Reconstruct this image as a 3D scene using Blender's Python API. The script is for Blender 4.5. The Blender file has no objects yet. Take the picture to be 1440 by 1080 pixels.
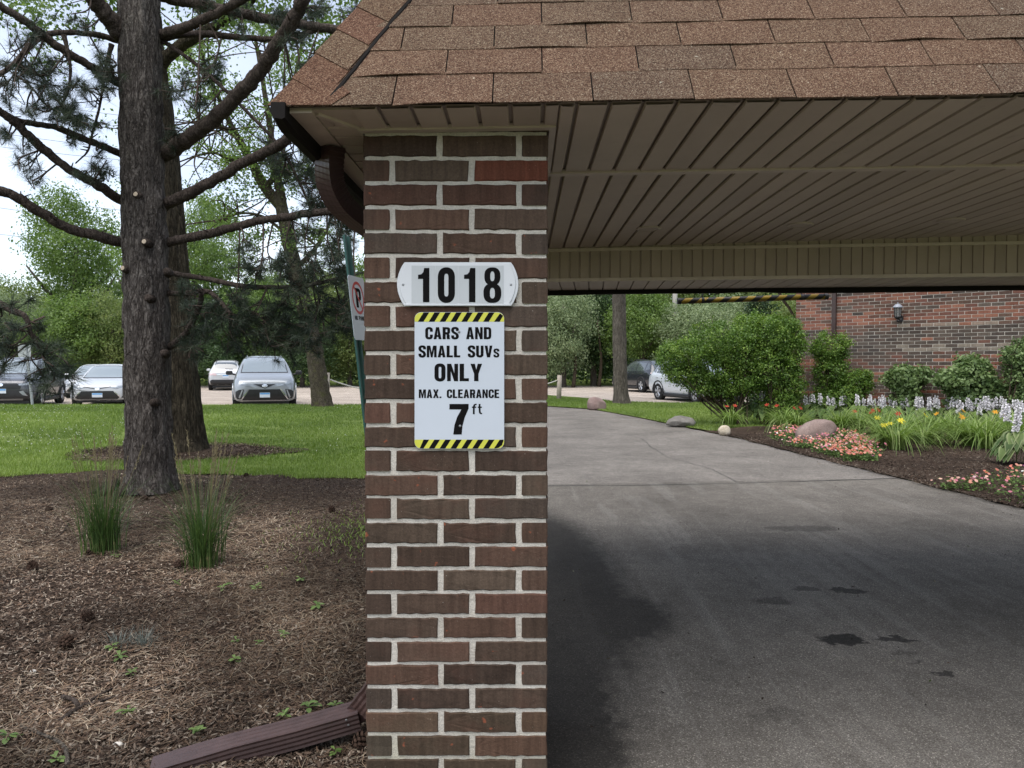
import bpy, bmesh, math, random
import numpy as np
from mathutils import Vector, Matrix
from mathutils.bvhtree import BVHTree
from mathutils.geometry import tessellate_polygon

random.seed(7)
rng = np.random.default_rng(7)
S = bpy.context.scene
COL = S.collection
R = math.radians
F = 1040.0                      # focal length in photograph pixels (1440 wide)
EYE = 1.5
PITCH = math.atan(27.0 / F)

# ------------------------------------------------------------------ camera, sky, sun, exposure
cam_d = bpy.data.cameras.new('camera')
cam_d.sensor_width = 36.0
cam_d.lens = F / 1440.0 * 36.0
cam_d.clip_end = 2000.0
cam = bpy.data.objects.new('camera', cam_d)
COL.objects.link(cam)
cam.location = (0, 0, EYE)
cam.rotation_euler = (math.pi / 2 - PITCH, 0, 0)
S.camera = cam

SUN_EL, SUN_AZ = 68.0, 215.0    # overcast: a broad soft sun from behind and left of the camera
w = bpy.data.worlds.new('World')
S.world = w
w.use_nodes = True
nt = w.node_tree
nt.nodes.clear()
_o = nt.nodes.new('ShaderNodeOutputWorld')
_b = nt.nodes.new('ShaderNodeBackground')
_s = nt.nodes.new('ShaderNodeTexSky')
_s.sky_type = 'NISHITA'
_s.sun_disc = False
_s.sun_elevation = R(SUN_EL)
_s.sun_rotation = R(SUN_AZ)
_s.air_density = 1.0
_s.dust_density = 1.4
_s.ozone_density = 1.0
_h = nt.nodes.new('ShaderNodeHueSaturation')
_h.inputs['Saturation'].default_value = 0.5
_tc = nt.nodes.new('ShaderNodeTexCoord')
_mp = nt.nodes.new('ShaderNodeMapping')
_mp.inputs['Scale'].default_value = (1.0, 1.0, 3.2)
_n = nt.nodes.new('ShaderNodeTexNoise')
_n.inputs['Scale'].default_value = 2.3
_n.inputs['Detail'].default_value = 6.0
_n.inputs['Roughness'].default_value = 0.55
_r = nt.nodes.new('ShaderNodeValToRGB')
_r.color_ramp.elements[0].position = 0.36
_r.color_ramp.elements[0].color = (0.86, 0.90, 0.97, 1)
_r.color_ramp.elements[1].position = 0.66
_r.color_ramp.elements[1].color = (1.16, 1.14, 1.12, 1)
_m = nt.nodes.new('ShaderNodeMix')
_m.data_type = 'RGBA'
_m.blend_type = 'MULTIPLY'
_m.inputs[0].default_value = 1.0
nt.links.new(_s.outputs[0], _h.inputs['Color'])
nt.links.new(_tc.outputs['Generated'], _mp.inputs[0])
nt.links.new(_mp.outputs[0], _n.inputs['Vector'])
nt.links.new(_n.outputs[0], _r.inputs[0])
nt.links.new(_h.outputs[0], _m.inputs[6])
nt.links.new(_r.outputs[0], _m.inputs[7])
nt.links.new(_m.outputs[2], _b.inputs[0])
_b.inputs[1].default_value = 0.115
nt.links.new(_b.outputs[0], _o.inputs[0])

sun_d = bpy.data.lights.new('sun', 'SUN')
sun_d.energy = 1.5
sun_d.angle = R(65)
sun_d.color = (1.0, 0.96, 0.9)
sun = bpy.data.objects.new('sun', sun_d)
COL.objects.link(sun)
_az, _el = R(SUN_AZ), R(SUN_EL)
_sd = Vector((math.sin(_az) * math.cos(_el), math.cos(_az) * math.cos(_el), math.sin(_el)))
sun.rotation_euler = _sd.to_track_quat('Z', 'Y').to_euler()
sun.location = (0, -5, 30)

S.view_settings.view_transform = 'Standard'
S.view_settings.look = 'None'
S.view_settings.exposure = 1.32
S.view_settings.gamma = 1.0
S.view_settings.use_curve_mapping = False
S.render.engine = 'CYCLES'
S.cycles.max_bounces = 6
S.cycles.transparent_max_bounces = 8
try:
    S.cycles.use_denoising = True
except Exception:
    pass

# ------------------------------------------------------------------ helpers: projection
CP, SP = math.cos(PITCH), math.sin(PITCH)
def ray(px, py):
    u, v = (px - 720.0) / F, (540.0 - py) / F
    return np.array([u, CP + v * SP, -SP + v * CP])
def P(px, py, Y):
    """point seen at photo pixel (px, py) standing Y metres ahead"""
    d = ray(px, py)
    return np.array([0, 0, EYE]) + d * (Y / d[1])
def G(px, py, z=0.0):
    """point of the level z seen at photo pixel (px, py)"""
    d = ray(px, py)
    return np.array([0, 0, EYE]) + d * ((z - EYE) / d[2])

# numpy value noise
def _hash(i, j, k):
    n = (i * 374761393 + j * 668265263 + k * 2147483647 + 1013904223) & 0xffffffff
    n = ((n ^ (n >> 13)) * 1274126177) & 0xffffffff
    return ((n ^ (n >> 16)) & 0xffffff) / float(0xffffff)
def vnoise(p):
    p = np.asarray(p, float)
    i = np.floor(p).astype(np.int64)
    f = p - i
    f = f * f * (3 - 2 * f)
    out = 0
    for dx in (0, 1):
        for dy in (0, 1):
            for dz in (0, 1):
                wgt = (f[:, 0] if dx else 1 - f[:, 0]) * (f[:, 1] if dy else 1 - f[:, 1]) * (f[:, 2] if dz else 1 - f[:, 2])
                out = out + wgt * _hash(i[:, 0] + dx, i[:, 1] + dy, i[:, 2] + dz)
    return out
def fbm(p, oct=4):
    p = np.asarray(p, float)
    a, s, t = 1.0, 0.0, 0.0
    for _ in range(oct):
        s = s + a * vnoise(p)
        t += a
        a *= 0.5
        p = p * 2.03 + 17.3
    return s / t

# ------------------------------------------------------------------ helpers: objects
def raw_mesh(name, verts, faces, mat=None, smooth=False, col=None, tint=None):
    me = bpy.data.meshes.new(name)
    verts = np.asarray(verts, dtype=np.float32).reshape(-1, 3)
    if isinstance(faces, np.ndarray):
        nf, k = faces.shape
        me.vertices.add(len(verts))
        me.vertices.foreach_set('co', verts.ravel())
        me.loops.add(nf * k)
        me.loops.foreach_set('vertex_index', faces.astype(np.int32).ravel())
        me.polygons.add(nf)
        me.polygons.foreach_set('loop_start', np.arange(0, nf * k, k, dtype=np.int32))
        me.polygons.foreach_set('loop_total', np.full(nf, k, dtype=np.int32))
        me.update(calc_edges=True)
    else:
        me.from_pydata([tuple(map(float, v)) for v in verts], [], [tuple(int(i) for i in f) for f in faces])
        me.update()
    if smooth:
        me.polygons.foreach_set('use_smooth', np.ones(len(me.polygons), dtype=bool))
    if col is not None:
        a = me.color_attributes.new('col', 'FLOAT_COLOR', 'POINT')
        c = np.ones((len(verts), 4), np.float32)
        c[:, :3] = col
        a.data.foreach_set('color', c.ravel())
    if tint is not None:
        a = me.attributes.new('tint', 'FLOAT', 'POINT')
        a.data.foreach_set('value', np.asarray(tint, np.float32))
    if mat is not None:
        me.materials.append(mat)
    return me

def link(name, me, parent=None, loc=None):
    o = bpy.data.objects.new(name, me)
    COL.objects.link(o)
    if parent is not None:
        o.parent = parent
    if loc is not None:
        o.location = loc
    return o

def tag(o, label=None, cat=None, group=None, kind=None):
    if label: o['label'] = label
    if cat: o['category'] = cat
    if group: o['group'] = group
    if kind: o['kind'] = kind
    return o

def thing(name, label, cat, loc=(0, 0, 0), rz=0.0, group=None):
    o = bpy.data.objects.new(name, None)
    COL.objects.link(o)
    o.empty_display_size = 0.2
    o.location = tuple(float(v) for v in loc)
    o.rotation_euler = (0, 0, rz)
    return tag(o, label, cat, group)

def wloc(o):
    v = np.zeros(3)
    while o is not None:
        v += np.array(o.location)
        o = o.parent
    return v

class MB:
    """collects shapes (world coordinates) and links them as one mesh"""
    def __init__(s):
        s.v, s.f, s.n = [], [], 0
    def add(s, verts, faces):
        verts = np.asarray(verts, float).reshape(-1, 3)
        s.v.append(verts)
        s.f.extend([tuple(i + s.n for i in f) for f in faces])
        s.n += len(verts)
        return s
    def box(s, c, size, M=None):
        hx, hy, hz = [d / 2 for d in size]
        v = np.array([[x, y, z] for x in (-hx, hx) for y in (-hy, hy) for z in (-hz, hz)])
        if M is not None:
            v = v @ np.array(M.to_3x3()).T
        v = v + np.array(c)
        return s.add(v, [(0, 1, 3, 2), (4, 6, 7, 5), (0, 4, 5, 1), (2, 3, 7, 6), (0, 2, 6, 4), (1, 5, 7, 3)])
    def hexa(s, q):
        """eight corners: four of one face in order, four of the opposite face in the same order"""
        return s.add(q, [(3, 2, 1, 0), (4, 5, 6, 7), (0, 1, 5, 4), (1, 2, 6, 5), (2, 3, 7, 6), (3, 0, 4, 7)])
    def prism(s, pts, nrm, t, hole=None):
        """polygon (3-D points, counter-clockwise about nrm) thickened by t against nrm"""
        pts = [Vector(p) for p in pts]
        n = Vector(nrm).normalized()
        loops = [pts] + ([[Vector(p) for p in hole]] if hole else [])
        flat = [p for l in loops for p in l]
        tri = tessellate_polygon(loops)
        k = len(flat)
        v = flat + [p - n * t for p in flat]
        f = []
        for a, b, c in tri:
            nn = (flat[b] - flat[a]).cross(flat[c] - flat[a])
            if nn.dot(n) < 0: a, c = c, a
            f.append((a, b, c))
            if t: f.append((c + k, b + k, a + k))
        if t:
            st = 0
            for l in loops:
                m = len(l)
                for i in range(m):
                    a, b = st + i, st + (i + 1) % m
                    f.append((a, a + k, b + k, b))
                st += m
        return s.add([tuple(p) for p in v], f)
    def tube(s, pts, rad, n=8, cap=True):
        v, f = tube(pts, rad, n, cap)
        return s.add(v, f)
    def lathe(s, prof, n=16, c=(0, 0, 0), axis='z', cap=True):
        v = []
        for r, h in prof:
            for i in range(n):
                a = 2 * math.pi * i / n
                q = (r * math.cos(a), r * math.sin(a), h)
                if axis == 'y': q = (q[0], h, q[1])
                if axis == 'x': q = (h, q[0], q[1])
                v.append((q[0] + c[0], q[1] + c[1], q[2] + c[2]))
        f = []
        for j in range(len(prof) - 1):
            for i in range(n):
                f.append((j * n + i, j * n + (i + 1) % n, (j + 1) * n + (i + 1) % n, (j + 1) * n + i))
        if cap:
            f.append(tuple(range(n))[::-1])
            f.append(tuple(range((len(prof) - 1) * n, len(prof) * n)))
        return s.add(v, f)
    def mesh(s, name, mat, smooth=False, org=(0, 0, 0), bevel=0, seg=1):
        v = np.concatenate(s.v) - np.array(org)
        me = raw_mesh(name, v, s.f, mat, smooth)
        if bevel or True:
            bm = bmesh.new()
            bm.from_mesh(me)
            if bevel:
                bmesh.ops.bevel(bm, geom=[e for e in bm.edges if e.is_manifold and e.calc_face_angle(0) > 0.5], offset=bevel, segments=seg, affect='EDGES', clamp_overlap=True)
            bmesh.ops.recalc_face_normals(bm, faces=bm.faces)
            bm.to_mesh(me)
            bm.free()
            if smooth:
                me.polygons.foreach_set('use_smooth', np.ones(len(me.polygons), dtype=bool))
        return me
    def build(s, name, mat, parent=None, smooth=False, bevel=0, seg=1, local=False):
        org = (0, 0, 0) if (local or parent is None) else wloc(parent)
        return link(name, s.mesh(name, mat, smooth, org, bevel, seg), parent)

def tube(pts, rad, n=8, cap=True):
    pts = np.asarray(pts, float)
    m = len(pts)
    rad = np.broadcast_to(np.asarray(rad, float), (m,))
    t = np.gradient(pts, axis=0)
    t /= np.linalg.norm(t, axis=1)[:, None] + 1e-12
    a = np.array([0, 0, 1.0]) if abs(t[0][2]) < 0.9 else np.array([1.0, 0, 0])
    u = np.cross(t[0], a); u /= np.linalg.norm(u)
    V = []
    for i in range(m):
        u = u - t[i] * np.dot(u, t[i]); u /= np.linalg.norm(u) + 1e-12
        w_ = np.cross(t[i], u)
        ang = 2 * np.pi * np.arange(n) / n
        V.append(pts[i] + rad[i] * (np.cos(ang)[:, None] * u + np.sin(ang)[:, None] * w_))
    V = np.concatenate(V)
    f = []
    for i in range(m - 1):
        for j in range(n):
            f.append((i * n + j, i * n + (j + 1) % n, (i + 1) * n + (j + 1) % n, (i + 1) * n + j))
    if cap:
        f.append(tuple(range(n))[::-1])
        f.append(tuple(range((m - 1) * n, m * n)))
    return V, f

def smooth_path(pts, k=6):
    """Catmull-Rom through the points"""
    p = np.asarray(pts, float)
    if len(p) < 3: return p
    q = np.concatenate([[2 * p[0] - p[1]], p, [2 * p[-1] - p[-2]]])
    out = []
    for i in range(1, len(q) - 2):
        for t in np.arange(k) / k:
            a, b, c, d = q[i - 1], q[i], q[i + 1], q[i + 2]
            out.append(0.5 * (2 * b + (c - a) * t + (2 * a - 5 * b + 4 * c - d) * t * t + (3 * b - a - 3 * c + d) * t ** 3))
    out.append(p[-1])
    return np.array(out)

def rand_unit(n):
    v = rng.normal(size=(n, 3))
    return v / np.linalg.norm(v, axis=1)[:, None]

def leaf_quads(pos, nrm, length, width, fold=0.18):
    """one folded diamond per leaf: base, side, tip, side"""
    n = len(pos)
    nrm = nrm / (np.linalg.norm(nrm, axis=1)[:, None] + 1e-9)
    d = np.cross(nrm, rand_unit(n)); d /= np.linalg.norm(d, axis=1)[:, None] + 1e-9
    s = np.cross(nrm, d)
    L = np.broadcast_to(length, (n,))[:, None]
    W = np.broadcast_to(width, (n,))[:, None]
    v = np.empty((n, 4, 3))
    v[:, 0] = pos - d * L * 0.5
    v[:, 1] = pos + s * W * 0.5 + nrm * W * fold - d * L * 0.05
    v[:, 2] = pos + d * L * 0.5 - nrm * L * 0.12
    v[:, 3] = pos - s * W * 0.5 + nrm * W * fold - d * L * 0.05
    f = np.arange(n * 4).reshape(n, 4)
    return v.reshape(-1, 3), f

def blades(base, tip_dir, length, width, droop, seg=3):
    """tapered curved blades: base (n,3), horizontal lean dir (n,2), droop 0..1"""
    n = len(base)
    L = np.broadcast_to(length, (n,))
    W = np.broadcast_to(width, (n,))
    D = np.broadcast_to(droop, (n,))
    td = np.concatenate([tip_dir, np.zeros((n, 1))], 1)
    side = np.stack([-tip_dir[:, 1], tip_dir[:, 0], np.zeros(n)], 1)
    rows = []
    for k in range(seg + 1):
        t = k / seg
        ang = D * t * 1.9 + 0.12
        h = L * t * np.cos(ang * 0.62)
        o = L * t * np.sin(ang * 0.62)
        c = base + td * o[:, None]
        c[:, 2] += h
        ww = W * (1 - t ** 1.7) * 0.5 + W * 0.02
        rows.append(c - side * ww[:, None])
        rows.append(c + side * ww[:, None])
    v = np.stack(rows, 1)
    m = 2 * (seg + 1)
    base_i = (np.arange(n) * m)[:, None]
    fs = []
    for k in range(seg):
        fs.append(base_i + np.array([[2 * k, 2 * k + 1, 2 * k + 3, 2 * k + 2]]))
    f = np.stack(fs, 1).reshape(-1, 4)
    return v.reshape(-1, 3), f, m

# ------------------------------------------------------------------ helpers: materials
class N:
    def __init__(s, name):
        s.m = bpy.data.materials.new(name)
        s.m.use_nodes = True
        s.t = s.m.node_tree
        s.t.nodes.clear()
        s.out = s.t.nodes.new('ShaderNodeOutputMaterial')
        s.p = s.t.nodes.new('ShaderNodeBsdfPrincipled')
        s.t.links.new(s.p.outputs[0], s.out.inputs[0])
        s._co = None
    def nd(s, ty, **kw):
        n = s.t.nodes.new(ty)
        for k, v in kw.items(): setattr(n, k, v)
        return n
    def lk(s, a, b): s.t.links.new(a, b)
    def coord(s, rnd=False, scale=None, which='Object'):
        tc = s.nd('ShaderNodeTexCoord')
        o = tc.outputs[which]
        if rnd:
            oi = s.nd('ShaderNodeObjectInfo')
            ml = s.nd('ShaderNodeMath', operation='MULTIPLY'); ml.inputs[1].default_value = 37.0
            s.lk(oi.outputs['Random'], ml.inputs[0])
            ad = s.nd('ShaderNodeVectorMath', operation='ADD')
            s.lk(o, ad.inputs[0]); s.lk(ml.outputs[0], ad.inputs[1])
            o = ad.outputs[0]
        if scale is not None:
            mp = s.nd('ShaderNodeMapping'); mp.inputs['Scale'].default_value = scale
            s.lk(o, mp.inputs[0]); o = mp.outputs[0]
        return o
    def noise(s, co, scale, detail=5, rough=0.6, dist=0.0):
        n = s.nd('ShaderNodeTexNoise')
        n.inputs['Scale'].default_value = scale; n.inputs['Detail'].default_value = detail
        n.inputs['Roughness'].default_value = rough; n.inputs['Distortion'].default_value = dist
        s.lk(co, n.inputs['Vector'])
        return n.outputs[0]
    def voro(s, co, scale, feature='F1', out=0):
        n = s.nd('ShaderNodeTexVoronoi', feature=feature)
        n.inputs['Scale'].default_value = scale
        s.lk(co, n.inputs['Vector'])
        return n.outputs[out]
    def ramp(s, fac, stops):
        r = s.nd('ShaderNodeValToRGB')
        e = r.color_ramp.elements
        while len(e) < len(stops): e.new(0.5)
        for i, (p, c) in enumerate(stops):
            e[i].position = p
            e[i].color = (*(c if isinstance(c, (tuple, list)) else (c, c, c)), 1)
        s.lk(fac, r.inputs[0])
        return r.outputs[0]
    def mix(s, fac, a, b, blend='MIX'):
        m = s.nd('ShaderNodeMix', data_type='RGBA', blend_type=blend)
        for sock, v in ((m.inputs[0], fac), (m.inputs[6], a), (m.inputs[7], b)):
            if isinstance(v, (int, float)): sock.default_value = v
            elif isinstance(v, (tuple, list)): sock.default_value = (*v, 1)
            else: s.lk(v, sock)
        return m.outputs[2]
    def math(s, op, a, b=None, clamp=False):
        m = s.nd('ShaderNodeMath', operation=op, use_clamp=clamp)
        for sock, v in ((m.inputs[0], a), (m.inputs[1], b)):
            if v is None: continue
            if isinstance(v, (int, float)): sock.default_value = v
            else: s.lk(v, sock)
        return m.outputs[0]
    def bump(s, h, strength=0.5, dist=0.01, prev=None):
        b = s.nd('ShaderNodeBump')
        b.inputs['Strength'].default_value = strength; b.inputs['Distance'].default_value = dist
        s.lk(h, b.inputs['Height'])
        if prev is not None: s.lk(prev, b.inputs['Normal'])
        return b.outputs[0]
    def fin(s, col=None, rough=0.8, spec=0.3, metal=0.0, normal=None, **kw):
        p = s.p
        if col is not None:
            if isinstance(col, (tuple, list)): p.inputs['Base Color'].default_value = (*col, 1)
            else: s.lk(col, p.inputs['Base Color'])
        if isinstance(rough, (int, float)): p.inputs['Roughness'].default_value = rough
        else: s.lk(rough, p.inputs['Roughness'])
        p.inputs['Specular IOR Level'].default_value = spec
        p.inputs['Metallic'].default_value = metal
        if normal is not None: s.lk(normal, p.inputs['Normal'])
        for k, v in kw.items(): p.inputs[k].default_value = v
        return s.m

def plain(name, c, rough=0.6, spec=0.4, metal=0.0, var=0.12, scale=8.0, bump=0.0, **kw):
    n = N(name)
    co = n.coord()
    f = n.noise(co, scale, 5)
    a = tuple(x * (1 - var) for x in c); b = tuple(min(1, x * (1 + var)) for x in c)
    colr = n.ramp(f, [(0.3, a), (0.7, b)])
    nr = n.bump(n.noise(co, scale * 6, 4), bump, 0.004) if bump else None
    return n.fin(colr, rough, spec, metal, nr, **kw)

def leaf_mat(name, stops, trans=0.35, rough=0.5, attr='tint'):
    n = N(name)
    at = n.nd('ShaderNodeAttribute', attribute_name=attr)
    col = n.ramp(at.outputs['Fac'], stops)
    n.fin(col, rough, 0.35)
    tr = n.nd('ShaderNodeBsdfTranslucent')
    hs = n.nd('ShaderNodeHueSaturation'); hs.inputs['Value'].default_value = 1.35; hs.inputs['Saturation'].default_value = 1.1
    n.lk(col, hs.inputs['Color']); n.lk(hs.outputs[0], tr.inputs[0])
    mx = n.nd('ShaderNodeMixShader'); mx.inputs[0].default_value = trans
    n.lk(n.p.outputs[0], mx.inputs[1]); n.lk(tr.outputs[0], mx.inputs[2])
    n.lk(mx.outputs[0], n.out.inputs[0])
    return n.m

def col_mat(name, rough=0.8, trans=0.0, spec=0.2):
    n = N(name)
    at = n.nd('ShaderNodeAttribute', attribute_name='col')
    n.fin(at.outputs['Color'], rough, spec)
    if trans:
        tr = n.nd('ShaderNodeBsdfTranslucent'); n.lk(at.outputs['Color'], tr.inputs[0])
        mx = n.nd('ShaderNodeMixShader'); mx.inputs[0].default_value = trans
        n.lk(n.p.outputs[0], mx.inputs[1]); n.lk(tr.outputs[0], mx.inputs[2]); n.lk(mx.outputs[0], n.out.inputs[0])
    return n.m

# brick: the body colour comes from each brick's own object colour
def brick_mat(name, chips=True):
    n = N(name)
    oi = n.nd('ShaderNodeObjectInfo')
    co = n.coord(rnd=True)
    big = n.noise(co, 9, 5, 0.6)
    fine = n.noise(co, 130, 4, 0.7)
    streak = n.noise(n.coord(rnd=True, scale=(60, 60, 4)), 1.0, 4, 0.6)
    c = n.mix(n.ramp(big, [(0.35, 0.0), (0.7, 0.75)]), oi.outputs['Color'], n.mix(0.3, oi.outputs['Color'], (0.10, 0.066, 0.047)), 'MIX')
    c = n.mix(0.5, c, n.ramp(streak, [(0.3, 0.5), (0.72, 1.4)]), 'MULTIPLY')
    c = n.mix(0.55, c, n.ramp(fine, [(0.3, 0.6), (0.7, 1.3)]), 'MULTIPLY')
    if chips:
        ch = n.noise(co, 22, 3, 0.5)
        c = n.mix(n.ramp(n.noise(co, 5, 4, 0.6), [(0.52, 0.0), (0.75, 0.45)]), c, (0.105, 0.050, 0.035))
        c = n.mix(n.ramp(ch, [(0.70, 0.0), (0.735, 0.8)]), c, (0.24, 0.075, 0.04))
        sp = n.noise(co, 260, 2, 0.5)
        c = n.mix(n.ramp(sp, [(0.74, 0.0), (0.79, 0.7)]), c, (0.5, 0.46, 0.4))
    nr = n.bump(fine, 0.55, 0.0025)
    nr = n.bump(n.noise(co, 35, 4), 0.5, 0.004, nr)
    return n.fin(c, 0.92, 0.12, normal=nr)
MAT = {}
MAT['brick'] = brick_mat('fired_brick')
MAT['wall_brick'] = brick_mat('wall_brick', False)
# the joined bricks past the limit take their colour from the mesh
n = N('joined_brick')
at = n.nd('ShaderNodeAttribute', attribute_name='col')
f = n.noise(n.coord(), 60, 4)
MAT['joined_brick'] = n.fin(n.mix(0.5, at.outputs['Color'], n.ramp(f, [(0.3, 0.65), (0.7, 1.3)]), 'MULTIPLY'), 0.88, 0.25, normal=n.bump(f, 0.4, 0.004))

n = N('mortar')
co = n.coord()
f = n.noise(co, 160, 4, 0.7); g = n.noise(co, 6, 4)
c = n.mix(n.ramp(g, [(0.35, 0.0), (0.7, 1.0)]), (0.45, 0.41, 0.35), (0.58, 0.54, 0.47))
c = n.mix(0.7, c, n.ramp(f, [(0.3, 0.7), (0.65, 1.15)]), 'MULTIPLY')
# moss low down on the pillar
sep = n.nd('ShaderNodeSeparateXYZ'); n.lk(co, sep.inputs[0])
low = n.ramp(n.math('ADD', n.math('MULTIPLY', sep.outputs[2], -1.6), n.math('MULTIPLY', g, 0.9)), [(0.05, 0.0), (0.5, 0.55)])
c = n.mix(low, c, (0.28, 0.27, 0.12))
MAT['mortar'] = n.fin(c, 0.95, 0.1, normal=n.bump(f, 0.9, 0.004))

n = N('vinyl')
co = n.coord(rnd=True)
f = n.noise(n.coord(rnd=True, scale=(3, 3, 3)), 1.2, 5)
c = n.mix(n.ramp(f, [(0.3, 0.0), (0.75, 1.0)]), (0.44, 0.362, 0.295), (0.50, 0.415, 0.34))
d = n.noise(co, 14, 6, 0.75)
c = n.mix(n.ramp(d, [(0.60, 0.0), (0.82, 0.55)]), c, (0.20, 0.16, 0.125))
oi = n.nd('ShaderNodeObjectInfo')
c = n.mix(1.0, c, n.ramp(oi.outputs['Random'], [(0.0, 0.90), (1.0, 1.07)]), 'MULTIPLY')
MAT['vinyl'] = n.fin(c, 0.55, 0.3, normal=n.bump(n.noise(n.coord(rnd=True, scale=(30, 2, 30)), 3, 3), 0.06, 0.002))
n = N('beam_vinyl_shade')  # ceiling vinyl again, its colour darkened for the shade on the beam
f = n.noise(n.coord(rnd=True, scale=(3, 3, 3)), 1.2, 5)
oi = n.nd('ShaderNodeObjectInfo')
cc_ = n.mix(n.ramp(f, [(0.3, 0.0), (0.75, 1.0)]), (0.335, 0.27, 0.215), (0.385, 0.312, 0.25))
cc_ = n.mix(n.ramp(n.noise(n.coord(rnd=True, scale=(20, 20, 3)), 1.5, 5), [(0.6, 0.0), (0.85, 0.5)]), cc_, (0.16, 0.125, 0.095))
MAT['vinyl_beam_shade'] = n.fin(n.mix(1.0, cc_, n.ramp(oi.outputs['Random'], [(0.0, 0.90), (1.0, 1.07)]), 'MULTIPLY'), 0.55, 0.3)
MAT['vinyl_back'] = plain('vinyl_groove', (0.38, 0.315, 0.26), 0.7)
MAT['vinyl_trim'] = plain('vinyl_trim', (0.48, 0.40, 0.33), 0.5)

n = N('shingle')
oi = n.nd('ShaderNodeObjectInfo')
co = n.coord(rnd=True)
g1 = n.voro(co, 380, 'F1', 1)
sepc = n.nd('ShaderNodeSeparateColor'); n.lk(g1, sepc.inputs[0])
gr = n.ramp(sepc.outputs[0], [(0.0, (0.0324, 0.0173, 0.0122)), (0.3, (0.0756, 0.0418, 0.0288)), (0.62, (0.1188, 0.0742, 0.0526)), (0.88, (0.1692, 0.1188, 0.0850)), (1.0, (0.2880, 0.2304, 0.1800))])
b = n.noise(co, 5, 4)
c = n.mix(0.5, gr, n.ramp(b, [(0.3, 0.80), (0.7, 1.16)]), 'MULTIPLY')
sp = n.noise(co, 46, 2, 0.4)
c = n.mix(n.ramp(sp, [(0.755, 0.0), (0.79, 0.8)]), c, (0.42, 0.38, 0.32))
c = n.mix(1.0, c, (0.92, 0.92, 0.86), 'MULTIPLY')
c = n.mix(1.0, c, oi.outputs['Color'], 'MULTIPLY')
MAT['shingle'] = n.fin(c, 0.95, 0.12, normal=n.bump(sepc.outputs[1], 0.8, 0.002))
MAT['tar'] = plain('tar_edge', (0.016, 0.0145, 0.0135), 0.95, 0.04)
MAT['gutter'] = plain('dark_gutter_metal', (0.010, 0.008, 0.007), 0.7, 0.12)
MAT['downspout'] = plain('brown_downspout', (0.050, 0.029, 0.026), 0.36, 0.5, var=0.22, scale=14, bump=0.05)
MAT['rust'] = plain('rusty_brown', (0.12, 0.045, 0.025), 0.8, 0.2, var=0.35, scale=20)
MAT['white_plastic'] = plain('white_plastic', (0.58, 0.59, 0.60), 0.38, 0.4, var=0.03, scale=3)
MAT['tile_white'] = plain('digit_tile_white', (0.45, 0.465, 0.47), 0.4, 0.4, var=0.04, scale=4)
MAT['sign_white'] = plain('sign_white', (0.49, 0.525, 0.57), 0.45, 0.4, var=0.03, scale=4)
MAT['print_black'] = plain('print_black', (0.006, 0.0055, 0.0055), 0.8, 0.08, var=0.1)
MAT['print_yellow'] = plain('print_yellow', (0.55, 0.54, 0.06), 0.42, 0.4, var=0.06)
MAT['print_red'] = plain('print_red', (0.42, 0.04, 0.035), 0.45, 0.4)
MAT['steel'] = plain('galvanised_steel', (0.36, 0.37, 0.38), 0.45, 0.5, 0.55)
MAT['screw'] = plain('screw_metal', (0.25, 0.25, 0.25), 0.4, 0.5, 0.8)
MAT['green_post'] = plain('green_post_paint', (0.012, 0.062, 0.052), 0.5, 0.4, var=0.3)

n = N('hazard_tape')
co = n.coord()
sep = n.nd('ShaderNodeSeparateXYZ'); n.lk(co, sep.inputs[0])
st = n.math('FRACT', n.math('ADD', n.math('MULTIPLY', sep.outputs[0], 7.6), n.math('MULTIPLY', sep.outputs[2], -9.0)))
MAT['hazard'] = n.fin(n.mix(n.math('GREATER_THAN', st, 0.5), (0.012, 0.011, 0.01), (0.26, 0.17, 0.012)), 0.5, 0.4)

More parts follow.
